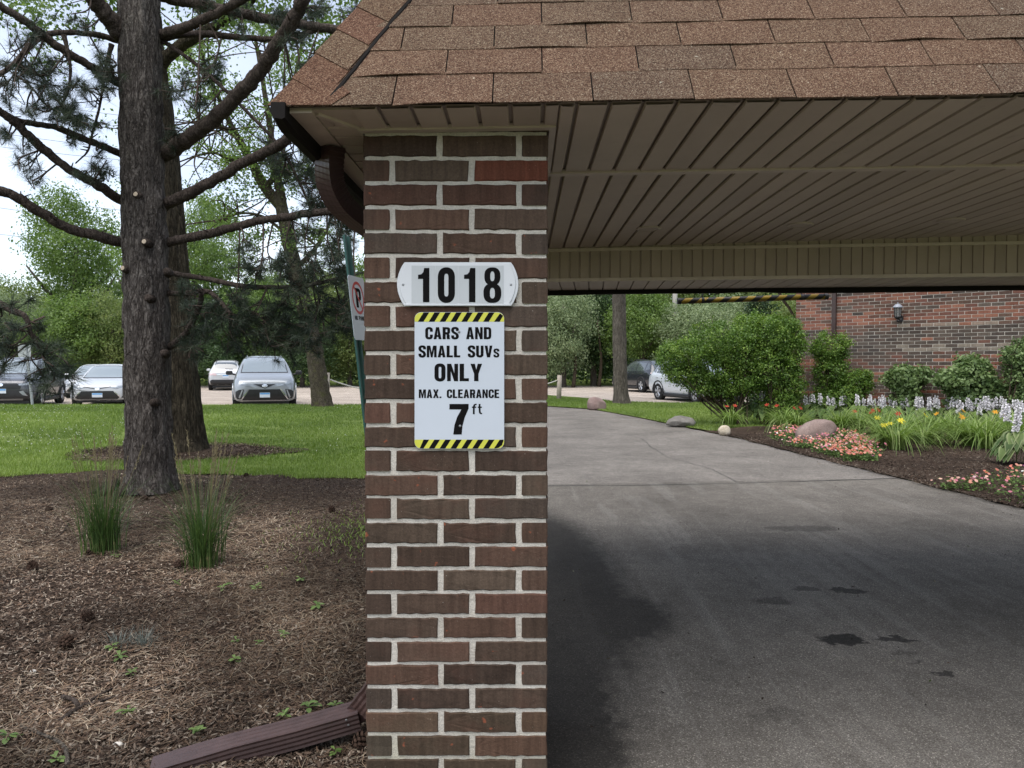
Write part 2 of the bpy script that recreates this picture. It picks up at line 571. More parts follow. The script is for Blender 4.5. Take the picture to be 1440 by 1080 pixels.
# asphalt
def asphalt(name, dark, light, speck, marks=False):
    n = N(name)
    co = n.coord()
    fine = n.voro(co, 230, 'F1', 1)
    sp = n.nd('ShaderNodeSeparateColor'); n.lk(fine, sp.inputs[0])
    c = n.ramp(sp.outputs[0], [(0.0, dark), (0.6, light), (0.93, speck), (1.0, tuple(min(1, x * 1.9) for x in speck))])
    big = n.noise(co, 0.8, 5, 0.6)
    c = n.mix(0.8, c, n.ramp(big, [(0.3, 0.68), (0.7, 1.28)]), 'MULTIPLY')
    mid = n.noise(co, 7, 5, 0.65)
    c = n.mix(0.6, c, n.ramp(mid, [(0.3, 0.75), (0.7, 1.2)]), 'MULTIPLY')
    ro = 0.9
    if marks:
        # worn streaks along the way cars leave, and oil spots where cars stop
        mp = n.nd('ShaderNodeMapping'); mp.inputs['Rotation'].default_value = (0, 0, R(-4)); mp.inputs['Scale'].default_value = (4.6, 0.42, 1)
        n.lk(co, mp.inputs[0])
        stv = n.noise(mp.outputs[0], 1.0, 4, 0.6, 0.4)
        dots = n.math('MULTIPLY', n.ramp(stv, [(0.52, 0.0), (0.64, 1.0)]), n.math('GREATER_THAN', n.noise(co, 130, 2, 0.5), 0.53))
        c = n.mix(n.math('MULTIPLY', dots, 0.45), c, (0.28, 0.265, 0.24))
        wob = n.nd('ShaderNodeTexNoise'); wob.inputs['Scale'].default_value = 13.0; wob.inputs['Detail'].default_value = 5
        n.lk(co, wob.inputs['Vector'])
        wv = n.nd('ShaderNodeVectorMath', operation='MULTIPLY_ADD'); wv.inputs[1].default_value = (0.22, 0.22, 0); wv.inputs[2].default_value = (-0.11, -0.11, 0)
        n.lk(wob.outputs['Color'], wv.inputs[0])
        cw = n.nd('ShaderNodeVectorMath', operation='ADD'); n.lk(co, cw.inputs[0]); n.lk(wv.outputs[0], cw.inputs[1])
        tot = None
        for (px, py, rx, ry, amt) in ((1183, 900, .135, .085, .85), (1253, 898, .11, .05, .75), (1190, 830, .13, .07, .7), (1085, 845, .12, .08, .45), (1135, 828, .09, .05, .5), (1128, 743, .38, .14, .40), (1322, 946, .055, .03, .7), (1292, 932, .05, .03, .4), (1268, 917, .05, .03, .4), (1100, 1005, .14, .07, .22)):
            g = G(px, py)
            sb = n.nd('ShaderNodeVectorMath', operation='SUBTRACT'); sb.inputs[1].default_value = (g[0], g[1], 0); n.lk(cw.outputs[0], sb.inputs[0])
            ml = n.nd('ShaderNodeVectorMath', operation='MULTIPLY'); ml.inputs[1].default_value = (1 / rx, 1 / ry, 0); n.lk(sb.outputs[0], ml.inputs[0])
            ln = n.nd('ShaderNodeVectorMath', operation='LENGTH'); n.lk(ml.outputs[0], ln.inputs[0])
            k = n.math('MULTIPLY', n.ramp(ln.outputs['Value'], [(0.74, 1.0), (1.0, 0.0)]), amt)
            tot = k if tot is None else n.math('MAXIMUM', tot, k)
        for (gx, gy, rx, ry, amt) in ((.0, 5.2, .92, 2.9, .76), (.42, 4.4, .62, .58, .74), (.04, 3.2, .50, 1.5, .80)):  # broad dark patches in the asphalt colour beside the pillar
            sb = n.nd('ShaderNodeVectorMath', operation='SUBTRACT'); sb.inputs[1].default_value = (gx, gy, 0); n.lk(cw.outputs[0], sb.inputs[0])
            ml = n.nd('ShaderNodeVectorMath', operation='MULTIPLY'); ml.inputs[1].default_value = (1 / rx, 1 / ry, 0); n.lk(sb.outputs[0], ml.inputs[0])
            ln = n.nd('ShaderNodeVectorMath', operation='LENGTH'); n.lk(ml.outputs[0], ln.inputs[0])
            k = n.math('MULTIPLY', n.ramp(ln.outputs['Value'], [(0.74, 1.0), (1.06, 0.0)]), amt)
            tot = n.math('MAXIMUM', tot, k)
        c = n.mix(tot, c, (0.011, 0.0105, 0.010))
    nr = n.bump(sp.outputs[1], 0.4, 0.004)
    nr = n.bump(mid, 0.25, 0.01, nr)
    return n.fin(c, 0.95, 0.1, normal=nr)
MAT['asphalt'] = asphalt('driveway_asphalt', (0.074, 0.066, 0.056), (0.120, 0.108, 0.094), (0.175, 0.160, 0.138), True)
MAT['old_asphalt'] = asphalt('weathered_asphalt', (0.090, 0.081, 0.071), (0.150, 0.136, 0.120), (0.235, 0.214, 0.19))
MAT['lot'] = asphalt('parking_lot_asphalt', (0.25, 0.215, 0.18), (0.34, 0.29, 0.245), (0.44, 0.375, 0.315))
MAT['crack'] = plain('tar_crack', (0.02, 0.02, 0.02), 0.8)

n = N('mulch_ground')
co = n.coord()
a = n.noise(co, 30, 6, 0.75); b = n.noise(co, 1.1, 4)
c = n.ramp(a, [(0.28, (0.0130, 0.0086, 0.0065)), (0.5, (0.0446, 0.0302, 0.0216)), (0.72, (0.1008, 0.0720, 0.0518))])
c = n.mix(0.7, c, n.ramp(b, [(0.3, 0.5), (0.7, 1.3)]), 'MULTIPLY')
MAT['mulch'] = n.fin(c, 0.95, 0.1, normal=n.bump(a, 1.0, 0.02))
n = N('lawn_ground')
co = n.coord()
a = n.noise(co, 24, 5, 0.7); b = n.noise(co, 0.55, 5); b2 = n.noise(co, 3.0, 5)
c = n.ramp(a, [(0.3, (0.085, 0.12, 0.026)), (0.7, (0.175, 0.225, 0.06))])
c = n.mix(n.ramp(b, [(0.45, 0.0), (0.75, 0.55)]), c, (0.15, 0.20, 0.045))
c = n.mix(n.ramp(b2, [(0.6, 0.0), (0.8, 0.35)]), c, (0.13, 0.115, 0.06))
MAT['lawn'] = n.fin(c, 0.9, 0.15, normal=n.bump(a, 0.9, 0.03))

# bark
def bark(name, deep, mid, top, sx, sz, bump=1.0, moss=0.0):
    n = N(name)
    co = n.coord(scale=(1, 1, sz))
    r1 = n.math('ABSOLUTE', n.math('SUBTRACT', n.noise(co, sx, 4, 0.6, 0.6), 0.5))
    r2 = n.math('ABSOLUTE', n.math('SUBTRACT', n.noise(n.coord(scale=(1, 1, sz * 1.8)), sx * 2.6, 4, 0.6, 0.4), 0.5))
    fine = n.noise(n.coord(scale=(1, 1, .5)), 90, 5, 0.75)
    hgt = n.math('ADD', n.ramp(r1, [(0.0, 0.0), (0.05, 0.6), (0.2, 1.0)]), n.math('ADD', n.math('MULTIPLY', n.ramp(r2, [(0.0, 0.0), (0.07, 0.9), (0.2, 1.0)]), 0.6), n.math('MULTIPLY', fine, 0.7)))
    c = n.ramp(n.math('MULTIPLY', hgt, 0.45), [(0.12, deep), (0.55, mid), (0.95, top)])
    big = n.noise(n.coord(), 2.6, 5)
    c = n.mix(0.7, c, n.ramp(big, [(0.3, 0.70), (0.7, 1.25)]), 'MULTIPLY')
    if moss:
        mo = n.noise(n.coord(), 5, 5, 0.6)
        c = n.mix(n.ramp(mo, [(0.52, 0.0), (0.7, moss)]), c, (0.12, 0.135, 0.035))
    return n.fin(c, 0.95, 0.1, normal=n.bump(hgt, bump, 0.035))
MAT['pine_bark'] = bark('pine_bark', (0.027, 0.022, 0.019), (0.115, 0.098, 0.086), (0.22, 0.195, 0.172), 13, 0.20, 1.0)
MAT['pine_limb'] = bark('pine_limb_bark', (0.018, 0.014, 0.011), (0.060, 0.046, 0.038), (0.115, 0.092, 0.078), 22, 0.4, 0.6)
MAT['ash_bark'] = bark('ridged_bark', (0.012, 0.010, 0.007), (0.062, 0.050, 0.034), (0.13, 0.108, 0.075), 16, 0.10, 1.0)
MAT['grey_bark'] = bark('grey_bark', (0.045, 0.039, 0.032), (0.125, 0.108, 0.088), (0.20, 0.175, 0.145), 12, 0.18, 0.8)
MAT['moss_bark'] = bark('mossy_bark', (0.03, 0.024, 0.017), (0.095, 0.08, 0.058), (0.16, 0.14, 0.105), 12, 0.5, 0.8, 0.6)
MAT['cut_wood'] = plain('cut_wood', (0.42, 0.34, 0.25), 0.8)
MAT['twig'] = plain('twig_bark', (0.055, 0.04, 0.032), 0.9, 0.15, var=0.3)
MAT['stem'] = plain('shrub_stem', (0.055, 0.042, 0.028), 0.9, 0.15, var=0.3)
MAT['old_wood'] = plain('weathered_wood', (0.33, 0.285, 0.235), 0.9, 0.15, var=0.2, scale=12)
MAT['rope'] = plain('rope', (0.5, 0.48, 0.43), 0.9, 0.1)

MAT['needle'] = leaf_mat('pine_needle', [(0.0, (0.010, 0.019, 0.011)), (0.5, (0.023, 0.038, 0.020)), (1.0, (0.058, 0.075, 0.040))], 0.15)
MAT['leaf_mid'] = leaf_mat('leaf_mid', [(0, (0.0632, 0.1084, 0.0247)), (0.5, (0.1244, 0.1959, 0.0475)), (1, (0.2041, 0.2812, 0.0808))], 0.42)
MAT['leaf_light'] = leaf_mat('leaf_light', [(0, (0.0836, 0.1260, 0.0340)), (0.5, (0.1558, 0.2100, 0.0638)), (1, (0.2356, 0.2730, 0.0935))], 0.42)
MAT['leaf_dark'] = leaf_mat('leaf_dark', [(0.0, (0.020, 0.044, 0.014)), (0.5, (0.052, 0.092, 0.030)), (1.0, (0.10, 0.155, 0.052))], 0.35)
MAT['leaf_grey'] = leaf_mat('leaf_grey', [(0.0, (0.10, 0.14, 0.065)), (0.5, (0.20, 0.255, 0.125)), (1.0, (0.31, 0.36, 0.20))], 0.4)
MAT['leaf_privet'] = leaf_mat('leaf_privet', [(0, (0.0338, 0.0698, 0.0108)), (0.45, (0.0878, 0.1631, 0.0259)), (0.8, (0.1746, 0.2643, 0.0475)), (1, (0.2478, 0.3262, 0.0702))], 0.3)
MAT['leaf_shrub'] = leaf_mat('leaf_shrub', [(0, (0.0633, 0.1092, 0.0374)), (0.5, (0.1380, 0.2070, 0.0726)), (1, (0.2185, 0.2875, 0.1155))], 0.3)
MAT['arbor'] = leaf_mat('arborvitae', [(0.0, (0.014, 0.036, 0.010)), (1.0, (0.045, 0.085, 0.022))], 0.15)
MAT['grass'] = leaf_mat('grass_blade', [(0, (0.0898, 0.1438, 0.0243)), (0.5, (0.1690, 0.2438, 0.0459)), (1, (0.2706, 0.3313, 0.0945))], 0.35)
MAT['reed'] = leaf_mat('reed_grass', [(0.0, (0.024, 0.052, 0.014)), (0.5, (0.062, 0.11, 0.028)), (0.85, (0.125, 0.18, 0.055)), (1.0, (0.28, 0.22, 0.11))], 0.3)
MAT['plume'] = leaf_mat('seed_plume', [(0.0, (0.17, 0.14, 0.075)), (1.0, (0.28, 0.235, 0.13))], 0.3)
MAT['lily'] = leaf_mat('daylily_leaf', [(0.0, (0.075, 0.13, 0.022)), (0.5, (0.165, 0.25, 0.055)), (1.0, (0.31, 0.385, 0.145))], 0.35)
MAT['fescue'] = leaf_mat('blue_fescue', [(0.0, (0.08, 0.088, 0.072)), (1.0, (0.165, 0.19, 0.17))], 0.2)
MAT['weed'] = leaf_mat('weed_leaf', [(0.0, (0.07, 0.12, 0.028)), (1.0, (0.16, 0.235, 0.07))], 0.35)
MAT['col'] = col_mat('petal', 0.6, 0.3)
MAT['chip'] = col_mat('mulch_chip', 0.95, 0.0, 0.1)
MAT['stone_pink'] = None
def stone(name, a, b, c_):
    n = N(name)
    co = n.coord()
    f = n.noise(co, 45, 5, 0.7); g = n.noise(co, 4, 4); v = n.voro(co, 90, 'F1', 1)
    sp = n.nd('ShaderNodeSeparateColor'); n.lk(v, sp.inputs[0])
    col = n.mix(n.ramp(g, [(0.35, 0.0), (0.65, 1.0)]), a, b)
    col = n.mix(n.ramp(sp.outputs[0], [(0.55, 0.0), (1.0, 0.5)]), col, c_)
    col = n.mix(0.5, col, n.ramp(f, [(0.3, 0.65), (0.7, 1.25)]), 'MULTIPLY')
    return n.fin(col, 0.9, 0.2, normal=n.bump(f, 0.6, 0.02))
MAT['stone_pink'] = stone('pink_granite', (0.20, 0.145, 0.125), (0.27, 0.205, 0.18), (0.10, 0.07, 0.065))
MAT['stone_red'] = stone('red_granite', (0.21, 0.145, 0.13), (0.27, 0.20, 0.18), (0.11, 0.075, 0.07))
MAT['stone_grey'] = stone('grey_granite', (0.15, 0.138, 0.122), (0.22, 0.205, 0.185), (0.08, 0.072, 0.064))
MAT['stone_cream'] = stone('cream_stone', (0.42, 0.36, 0.27), (0.52, 0.46, 0.36), (0.3, 0.25, 0.18))
MAT['stone_white'] = plain('white_pebble', (0.48, 0.45, 0.40), 0.9)
MAT['cone'] = plain('pine_cone', (0.045, 0.028, 0.02), 0.9, 0.1, var=0.4, scale=60)
MAT['black_metal'] = plain('black_lantern_metal', (0.02, 0.02, 0.022), 0.4, 0.5)
MAT['lantern_top'] = plain('grey_lantern_roof', (0.30, 0.32, 0.36), 0.45, 0.5)
MAT['roof_membrane'] = plain('roof_membrane', (0.10, 0.085, 0.075), 0.9)
n = N('lantern_glass')
MAT['lantern_glass'] = n.fin((0.42, 0.42, 0.40), 0.12, 0.5, **{'Transmission Weight': 0.7})
MAT['wire'] = plain('power_wire', (0.22, 0.23, 0.25), 0.6)
MAT['pole_wood'] = plain('utility_pole_wood', (0.42, 0.39, 0.36), 0.9, var=0.2)

def paint(name, c, rough=0.28, metal=0.0, coat=0.8):
    n = N(name)
    f = n.noise(n.coord(), 3, 3)
    return n.fin(n.ramp(f, [(0.3, tuple(x * 0.96 for x in c)), (0.7, tuple(min(1, x * 1.03) for x in c))]), rough, 0.5, metal, **{'Coat Weight': coat, 'Coat Roughness': 0.06})
MAT['paint_white'] = paint('white_car_paint', (0.46, 0.475, 0.49))
MAT['paint_silver'] = paint('silver_car_paint', (0.27, 0.29, 0.31), 0.3, 0.3)
MAT['paint_grey'] = paint('grey_car_paint', (0.065, 0.068, 0.078), 0.3, 0.4)
MAT['paint_black'] = paint('black_car_paint', (0.018, 0.02, 0.025), 0.25)
MAT['car_glass'] = N('car_glass').fin((0.05, 0.06, 0.065), 0.04, 0.9, **{'Coat Weight': 1.0, 'Coat Roughness': 0.02})
MAT['windscreen'] = N('car_windscreen').fin((0.20, 0.235, 0.25), 0.06, 0.9, **{'Coat Weight': 1.0, 'Coat Roughness': 0.03})
MAT['trim_black'] = plain('black_car_trim', (0.022, 0.022, 0.024), 0.5)
MAT['grille'] = plain('car_grille', (0.012, 0.012, 0.013), 0.35, 0.5)
MAT['tyre'] = plain('tyre_rubber', (0.02, 0.02, 0.02), 0.85, 0.2)
MAT['rim'] = plain('alloy_rim', (0.5, 0.51, 0.53), 0.3, 0.5, 0.6)
MAT['chrome'] = plain('chrome', (0.75, 0.76, 0.78), 0.12, 0.5, 0.95, var=0.03)
MAT['headlamp'] = plain('headlamp_glass', (0.30, 0.33, 0.36), 0.08, 0.8, 0.2, var=0.2, scale=25)
MAT['taillamp'] = plain('taillamp_red', (0.30, 0.05, 0.05), 0.12, 0.7)
MAT['taillamp_clear'] = plain('taillamp_clear', (0.55, 0.42, 0.42), 0.12, 0.7)
MAT['plate'] = plain('number_plate', (0.6, 0.65, 0.7), 0.5)
MAT['plate_blue'] = plain('number_plate_blue', (0.10, 0.30, 0.58), 0.5)

# ------------------------------------------------------------------ ground
def sm(t):
    t = np.clip(t, 0, 1)
    return t * t * (3 - 2 * t)
def pw(pts):
    a = np.array(pts, float)
    return lambda y: np.interp(y, a[:, 0], a[:, 1])
def hz(y):
    return 0.10 * sm((np.asarray(y, float) - 24) / 6)
drive_r0 = pw([(-8, 6.2), (4, 5.75), (7.7, 5.3), (10, 5.08), (12.3, 4.83), (15, 4.62), (17.7, 4.1), (20.8, 3.6), (23.5, 3.0), (24.8, 2.6), (26, 1.3), (26.8, -1), (28, -3), (34, -3)])
drive_r = lambda y: drive_r0(y) + .028 * np.sin(np.asarray(y, float) * 6.1) + .016 * np.sin(np.asarray(y, float) * 15.3 + 1)
drive_l = pw([(-8, -.42), (10, -.42), (14, -.9), (20, -2), (24, -3), (28, -4.8), (34, -5)])
def bed_far(x):      # far edge of the mulch bed on the left
    x = np.asarray(x, float)
    return 9.75 + 0.55 * np.exp(-((x + 5.2) / 1.3) ** 2) - 0.35 * sm((x + 2.6) / 2) + 0.09 * np.sin(x * 3.1) + 0.05 * np.sin(x * 7.7 + 1) + 0.1 * sm((-x - 7) / 5)
def bed_z(x, y):
    p = np.stack([np.asarray(x, float) * 1.3, np.asarray(y, float) * 1.3, np.zeros_like(np.asarray(x, float))], -1).reshape(-1, 3)
    q = p * 4.5
    h = 0.07 * (fbm(p, 3) - 0.5) + 0.035 * (fbm(q, 3) - 0.5)
    return 0.015 + h.reshape(np.shape(x)) * sm((-np.asarray(x, float) - 0.4) / 0.6)
def lawn_z(x, y):
    y = np.asarray(y, float)
    return 0.27 * sm((y - 10.5) / 10.5)
def sheet(name, ys, xl, xr, z, nx, mat, skew=None, tag_=True):
    ys = np.asarray(ys, float)
    t = np.linspace(0, 1, nx + 1)
    X = xl(ys)[:, None] + (xr(ys) - xl(ys))[:, None] * t[None]
    Y = np.repeat(ys[:, None], nx + 1, 1)
    if skew is not None: Y = Y + skew(X, Y)
    Z = z(X, Y)
    v = np.stack([X, Y, Z + np.zeros_like(X)], -1).reshape(-1, 3)
    i = np.arange(len(ys) - 1)[:, None] * (nx + 1) + np.arange(nx)[None]
    f = np.stack([i, i + 1, i + nx + 2, i + nx + 1], -1).reshape(-1, 4)
    o = link(name, raw_mesh(name, v, f, mat, True))
    if tag_: o['kind'] = 'structure'
    return o
const = lambda c: (lambda y: np.full_like(np.asarray(y, float), c))
base = MB().add([(-900, -300, -.12), (900, -300, -.12), (900, 1500, -.12), (-900, 1500, -.12)], [(0, 1, 2, 3)]).build('ground', MAT['lawn'])
base['kind'] = 'structure'
jt = lambda X, Y: 0.115 * (X - 0.46) * np.exp(-((Y - 9.23) / 5.0) ** 2)
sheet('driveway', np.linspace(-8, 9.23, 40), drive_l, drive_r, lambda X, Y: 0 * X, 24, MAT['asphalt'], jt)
sheet('old_driveway', np.linspace(9.23, 34, 60), drive_l, drive_r, lambda X, Y: hz(Y), 16, MAT['old_asphalt'], jt)
# mulch bed: rows follow its curved far edge
xs = np.linspace(-13, -0.42, 150)
tt = np.linspace(0, 1, 130)
X = np.repeat(xs[None], len(tt), 0)
Y = -4 + (bed_far(X) + 4) * tt[:, None]
Z = bed_z(X, Y)
nx = len(xs) - 1
i = np.arange(len(tt) - 1)[:, None] * (nx + 1) + np.arange(nx)[None]
o = link('mulch_bed', raw_mesh('mulch_bed', np.stack([X, Y, Z], -1).reshape(-1, 3), np.stack([i, i + 1, i + nx + 2, i + nx + 1], -1).reshape(-1, 4), MAT['mulch'], True))
o['kind'] = 'structure'
# lawn on the left, up to the car park
xs = np.concatenate([np.linspace(-60, -13, 20), np.linspace(-12.6, -0.3, 80)])
tt = np.linspace(0, 1, 70)
X0 = np.repeat(xs[None], len(tt), 0)
Y = bed_far(X0) + (22.3 - bed_far(X0)) * tt[:, None]
X = np.minimum(X0, drive_l(Y))
Z = lawn_z(X, Y) + 0.03 * (fbm(np.stack([X, Y, 0 * X], -1).reshape(-1, 3) * 0.9, 3).reshape(X.shape) - .5) * sm((Y - bed_far(X0)) / 1.5) * sm((drive_l(Y) - X) / 1.0) + 0.022
nx = len(xs) - 1
i = np.arange(len(tt) - 1)[:, None] * (nx + 1) + np.arange(nx)[None]
v = np.stack([X, Y, Z], -1)
v = np.concatenate([v, (v[-1:] * [1, 1, 0]) + [0, 0.06, 0.05]], 0)
i = np.arange(len(tt))[:, None] * (nx + 1) + np.arange(nx)[None]
o = link('lawn', raw_mesh('lawn', v.reshape(-1, 3), np.stack([i, i + 1, i + nx + 2, i + nx + 1], -1).reshape(-1, 4), MAT['lawn'], True))
o['kind'] = 'structure'
far_r = pw([(-3, 33), (1.6, 33), (3.9, 28.3), (6, 27), (30, 26), (60, 26)])
xs = np.concatenate([np.linspace(-2.9, 12, 60), np.linspace(13, 60, 10)])
tt = np.linspace(0, 1, 40)
X = np.repeat(xs[None], len(tt), 0)
inv = pw([(-3, 28.05), (-1, 26.85), (1.3, 26.05), (2.6, 24.85), (3.0, 23.5), (3.6, 20.8), (4.1, 17.7), (4.5, 16.4), (60, 16.4)])
Y = inv(X) + (far_r(X) - inv(X)) * tt[:, None]
Z = hz(Y) + 0.025 + 0.05 * sm((X - 4) / 3) * sm((Y - 18) / 4)
nx = len(xs) - 1
i = np.arange(len(tt) - 1)[:, None] * (nx + 1) + np.arange(nx)[None]
o = link('side_lawn', raw_mesh('side_lawn', np.stack([X, Y, Z], -1).reshape(-1, 3), np.stack([i, i + 1, i + nx + 2, i + nx + 1], -1).reshape(-1, 4), MAT['lawn'], True))
o['kind'] = 'structure'
xs = np.concatenate([np.linspace(-90, -8, 12), np.linspace(-7, 12, 70), np.linspace(13, 90, 10)])
lot_near = lambda x: np.where(x < -4.9, 22.0, np.where(x < -2.6, 33.0, far_r(x) - .25))
tt = np.linspace(0, 1, 8)
X = np.repeat(xs[None], len(tt), 0); Y = lot_near(X) + (50 - lot_near(X)) * tt[:, None]
nx = len(xs) - 1
i = np.arange(len(tt) - 1)[:, None] * (nx + 1) + np.arange(nx)[None]
o = link('parking_lot', raw_mesh('parking_lot', np.stack([X, Y, 0 * X + .085], -1).reshape(-1, 3), np.stack([i, i + 1, i + nx + 2, i + nx + 1], -1).reshape(-1, 4), MAT['lot'], True))
o['kind'] = 'structure'
sheet('far_verge', np.linspace(50, 120, 14), const(-120), const(120), lambda X, Y: 0.09 + 0.25 * sm((Y - 50) / 6), 8, MAT['lawn'])
sheet('flower_bed', np.linspace(2.5, 16.6, 60), drive_r, lambda y: drive_r(y) + 12, lambda X, Y: 0.02 + 0.10 * sm((X - drive_r(Y)) / 1.2) + 0.02 * (fbm(np.stack([X, Y, 0 * X], -1).reshape(-1, 3) * 3, 3).reshape(X.shape) - .5), 70, MAT['mulch'])

# cracks in the asphalt
def crack(pix, wdt):
    pts = smooth_path([G(a, b, 0.004) for a, b in pix], 5)
    pts[:, :2] += rng.normal(0, 0.012, (len(pts), 2))
    d = np.gradient(pts, axis=0); s_ = np.stack([-d[:, 1], d[:, 0], 0 * d[:, 0]], 1); s_ /= np.linalg.norm(s_, axis=1)[:, None]
    wd = wdt * rng.uniform(.4, 1.2, len(pts))[:, None]
    v = np.stack([pts - s_ * wd, pts + s_ * wd], 1).reshape(-1, 3)
    v[:, 2] = 0.004 + hz(v[:, 1])
    f = [(2 * k, 2 * k + 1, 2 * k + 3, 2 * k + 2) for k in range(len(pts) - 1)]
    return v, f
m = MB()
m.add(*crack([(760, 683), (900, 682), (1050, 679), (1180, 675), (1275, 672)], .012))
o = m.build('paving_joint', MAT['crack']); o['kind'] = 'structure'
m = MB()
m.add(*crack([(940, 643), (985, 655), (1010, 664), (1035, 678)], .005))
m.add(*crack([(880, 610), (905, 618), (912, 626), (940, 643)], .005))
o = m.build('asphalt_crack', MAT['crack']); o['kind'] = 'structure'

# ------------------------------------------------------------------ brick pillar
YAW = R(0.0)
UX = np.array([math.cos(YAW), -math.sin(YAW), 0]); VY = np.array([math.sin(YAW), math.cos(YAW), 0]); ZZ = np.array([0, 0, 1.0])
def W(a, b, c): return a * UX + b * VY + c * ZZ
PB, PA0, PA1 = 2.5, -0.500, 0.121         # front plane and side planes of the pillar
PW = PA1 - PA0
COURSE = 0.0816
BH = COURSE - 0.0130
JN = 0.0195
BT = 0.088
BL = (PW - BT - 2 * JN) / 2
TOPZ = 2.325
ZTOP = 2.285

def brick_mesh(name, L, T, H, mat, seed, rough=0.0011, cuts=11):
    """a brick centred at 0 with worn, uneven arrises; L along x, T along y"""
    r = np.random.default_rng(seed)
    nx_, nz_ = cuts, 2
    pts, f = [], []
    xs_ = np.linspace(-L / 2, L / 2, nx_ + 1); zs_ = np.linspace(-H / 2, H / 2, nz_ + 1)
    rim = [(x, zs_[0]) for x in xs_] + [(xs_[-1], z) for z in zs_[1:]] + [(x, zs_[-1]) for x in xs_[::-1][1:]] + [(xs_[0], z) for z in zs_[::-1][1:-1]]
    rim = np.array(rim); k = len(rim)
    jit = r.normal(0, rough, (k, 2))
    for d, ins in ((-T / 2, 0.0035), (-T / 2 + 0.004, 0.0), (T / 2 - 0.004, 0.0), (T / 2, 0.0035)):
        q = rim + jit - np.sign(rim) * ins * (np.abs(rim) > np.array([L / 2, H / 2]) * 0.98)
        pts += [(x, d + (r.normal(0, 0.0006) if abs(d) == T / 2 else 0), z) for x, z in q]
    for l in range(3):
        for j in range(k):
            f.append((l * k + j, l * k + (j + 1) % k, (l + 1) * k + (j + 1) % k, (l + 1) * k + j))
    f.append(tuple(range(k))[::-1]); f.append(tuple(range(3 * k, 4 * k)))
    me = raw_mesh(name, pts, f, mat)
    bm = bmesh.new(); bm.from_mesh(me); bmesh.ops.recalc_face_normals(bm, faces=bm.faces); bm.to_mesh(me); bm.free()
    return me
PAL_D = [(0.0600, 0.0396, 0.0286), (0.0720, 0.0486, 0.0352), (0.0792, 0.0565, 0.0407), (0.0504, 0.0339, 0.0253), (0.0672, 0.0497, 0.0385), (0.0888, 0.0520, 0.0363), (0.0816, 0.0508, 0.0363)]
PAL_R = [(0.100, 0.048, 0.032), (0.086, 0.046, 0.033), (0.092, 0.050, 0.036)]
pillar = thing('brick_pillar', 'dark brown brick pillar with pale mortar carrying the canopy and the two signs', 'pillar', W(PA0 + PW / 2, PB + PW / 2, 0), -YAW)
pm = [brick_mesh('pillar_brick_%d' % i, BL, BT, BH, MAT['brick'], 50 + i) for i in range(6)]
core = MB().box((0, 0, TOPZ / 2), (PW - 0.011, PW - 0.011, TOPZ)).mesh('mortar_core', None)
# fine uneven mortar faces
bm = bmesh.new(); bm.from_mesh(core)
bmesh.ops.subdivide_edges(bm, edges=[e for e in bm.edges if abs(e.verts[0].co.z - e.verts[1].co.z) > 0.1], cuts=250)
bmesh.ops.subdivide_edges(bm, edges=[e for e in bm.edges if abs(e.verts[0].co.z - e.verts[1].co.z) < 0.001], cuts=9)
for v_ in bm.verts:
    k_ = random.gauss(0, 0.0009)
    v_.co.x *= 1 + k_; v_.co.y *= 1 + k_
bm.to_mesh(core); bm.free()
core.materials.append(MAT['mortar'])
link('mortar', core, pillar)
ncr = int(TOPZ / COURSE) + 2
# the bed line below the sign sits at px y = 633 -> fix the phase of the courses
zph = (P(640, 633, 2.5)[2]) % COURSE
rb = random.Random(5)
red_front = {(26, 0): 1, (24, 1): 0}
for k in range(-1, ncr + 1):
    z0 = zph + k * COURSE
    zc = z0 + JN / 2 + BH / 2
    hh = None
    if zc - BH / 2 > ZTOP: continue
    odd = k % 2 == 0
    for side in range(4):
        M4 = Matrix.Rotation(side * math.pi / 2, 3, 'Z')
        for q in range(2):
            # pinwheel bond: two stretchers per face, the third unit is the end of the next face's brick
            x = -PW / 2 + BL / 2 + q * (BL + JN)
            if not odd: x = -x
            c = M4 @ Vector((x, -PW / 2 + BT / 2, zc))
            o = link('brick', rb.choice(pm), pillar, c)
            flip = math.pi if rb.random() < .5 else 0
            o.rotation_euler = (0 if not flip else math.pi, rb.gauss(0, .003), side * math.pi / 2 if not flip else side * math.pi / 2)
            o.location.z += rb.gauss(0, .0007)
            red = rb.random() < (0.075 if side == 0 else .12)
            col = rb.choice(PAL_R) if red else rb.choice(PAL_D)
            if side == 0 and zc > 2.13 and zc < 2.2 and q == (1 if odd else 0): col = (0.135, 0.045, 0.028)
            g_ = rb.uniform(.86, 1.16)
            if zc < .35: col = (col[0] * .97, col[1] * 1.04, col[2] * .96)
            o.color = (col[0] * g_, col[1] * g_, col[2] * g_, 1)

# ------------------------------------------------------------------ canopy
canopy = thing('entrance_canopy', 'drive-through entrance canopy with brown shingle roof and beige vinyl ceiling', 'canopy', W(0, 2.27, 2.3))
ZC = 2.288                                     # ceiling
EB = 2.27                                      # eave
AL = -0.685                                     # left edge of the soffit
TILT = 0.012
CY = R(1.0)
def K(a, b, c): return np.array([a * math.cos(CY) + (b - 2.5) * math.sin(CY), 2.5 - a * math.sin(CY) + (b - 2.5) * math.cos(CY), c + TILT * a])
def kbox(mb, a0, a1, b0, b1, c0, c1):
    return mb.hexa([K(a0, b0, c0), K(a1, b0, c0), K(a1, b1, c0), K(a0, b1, c0), K(a0, b0, c1), K(a1, b0, c1), K(a1, b1, c1), K(a0, b1, c1)])
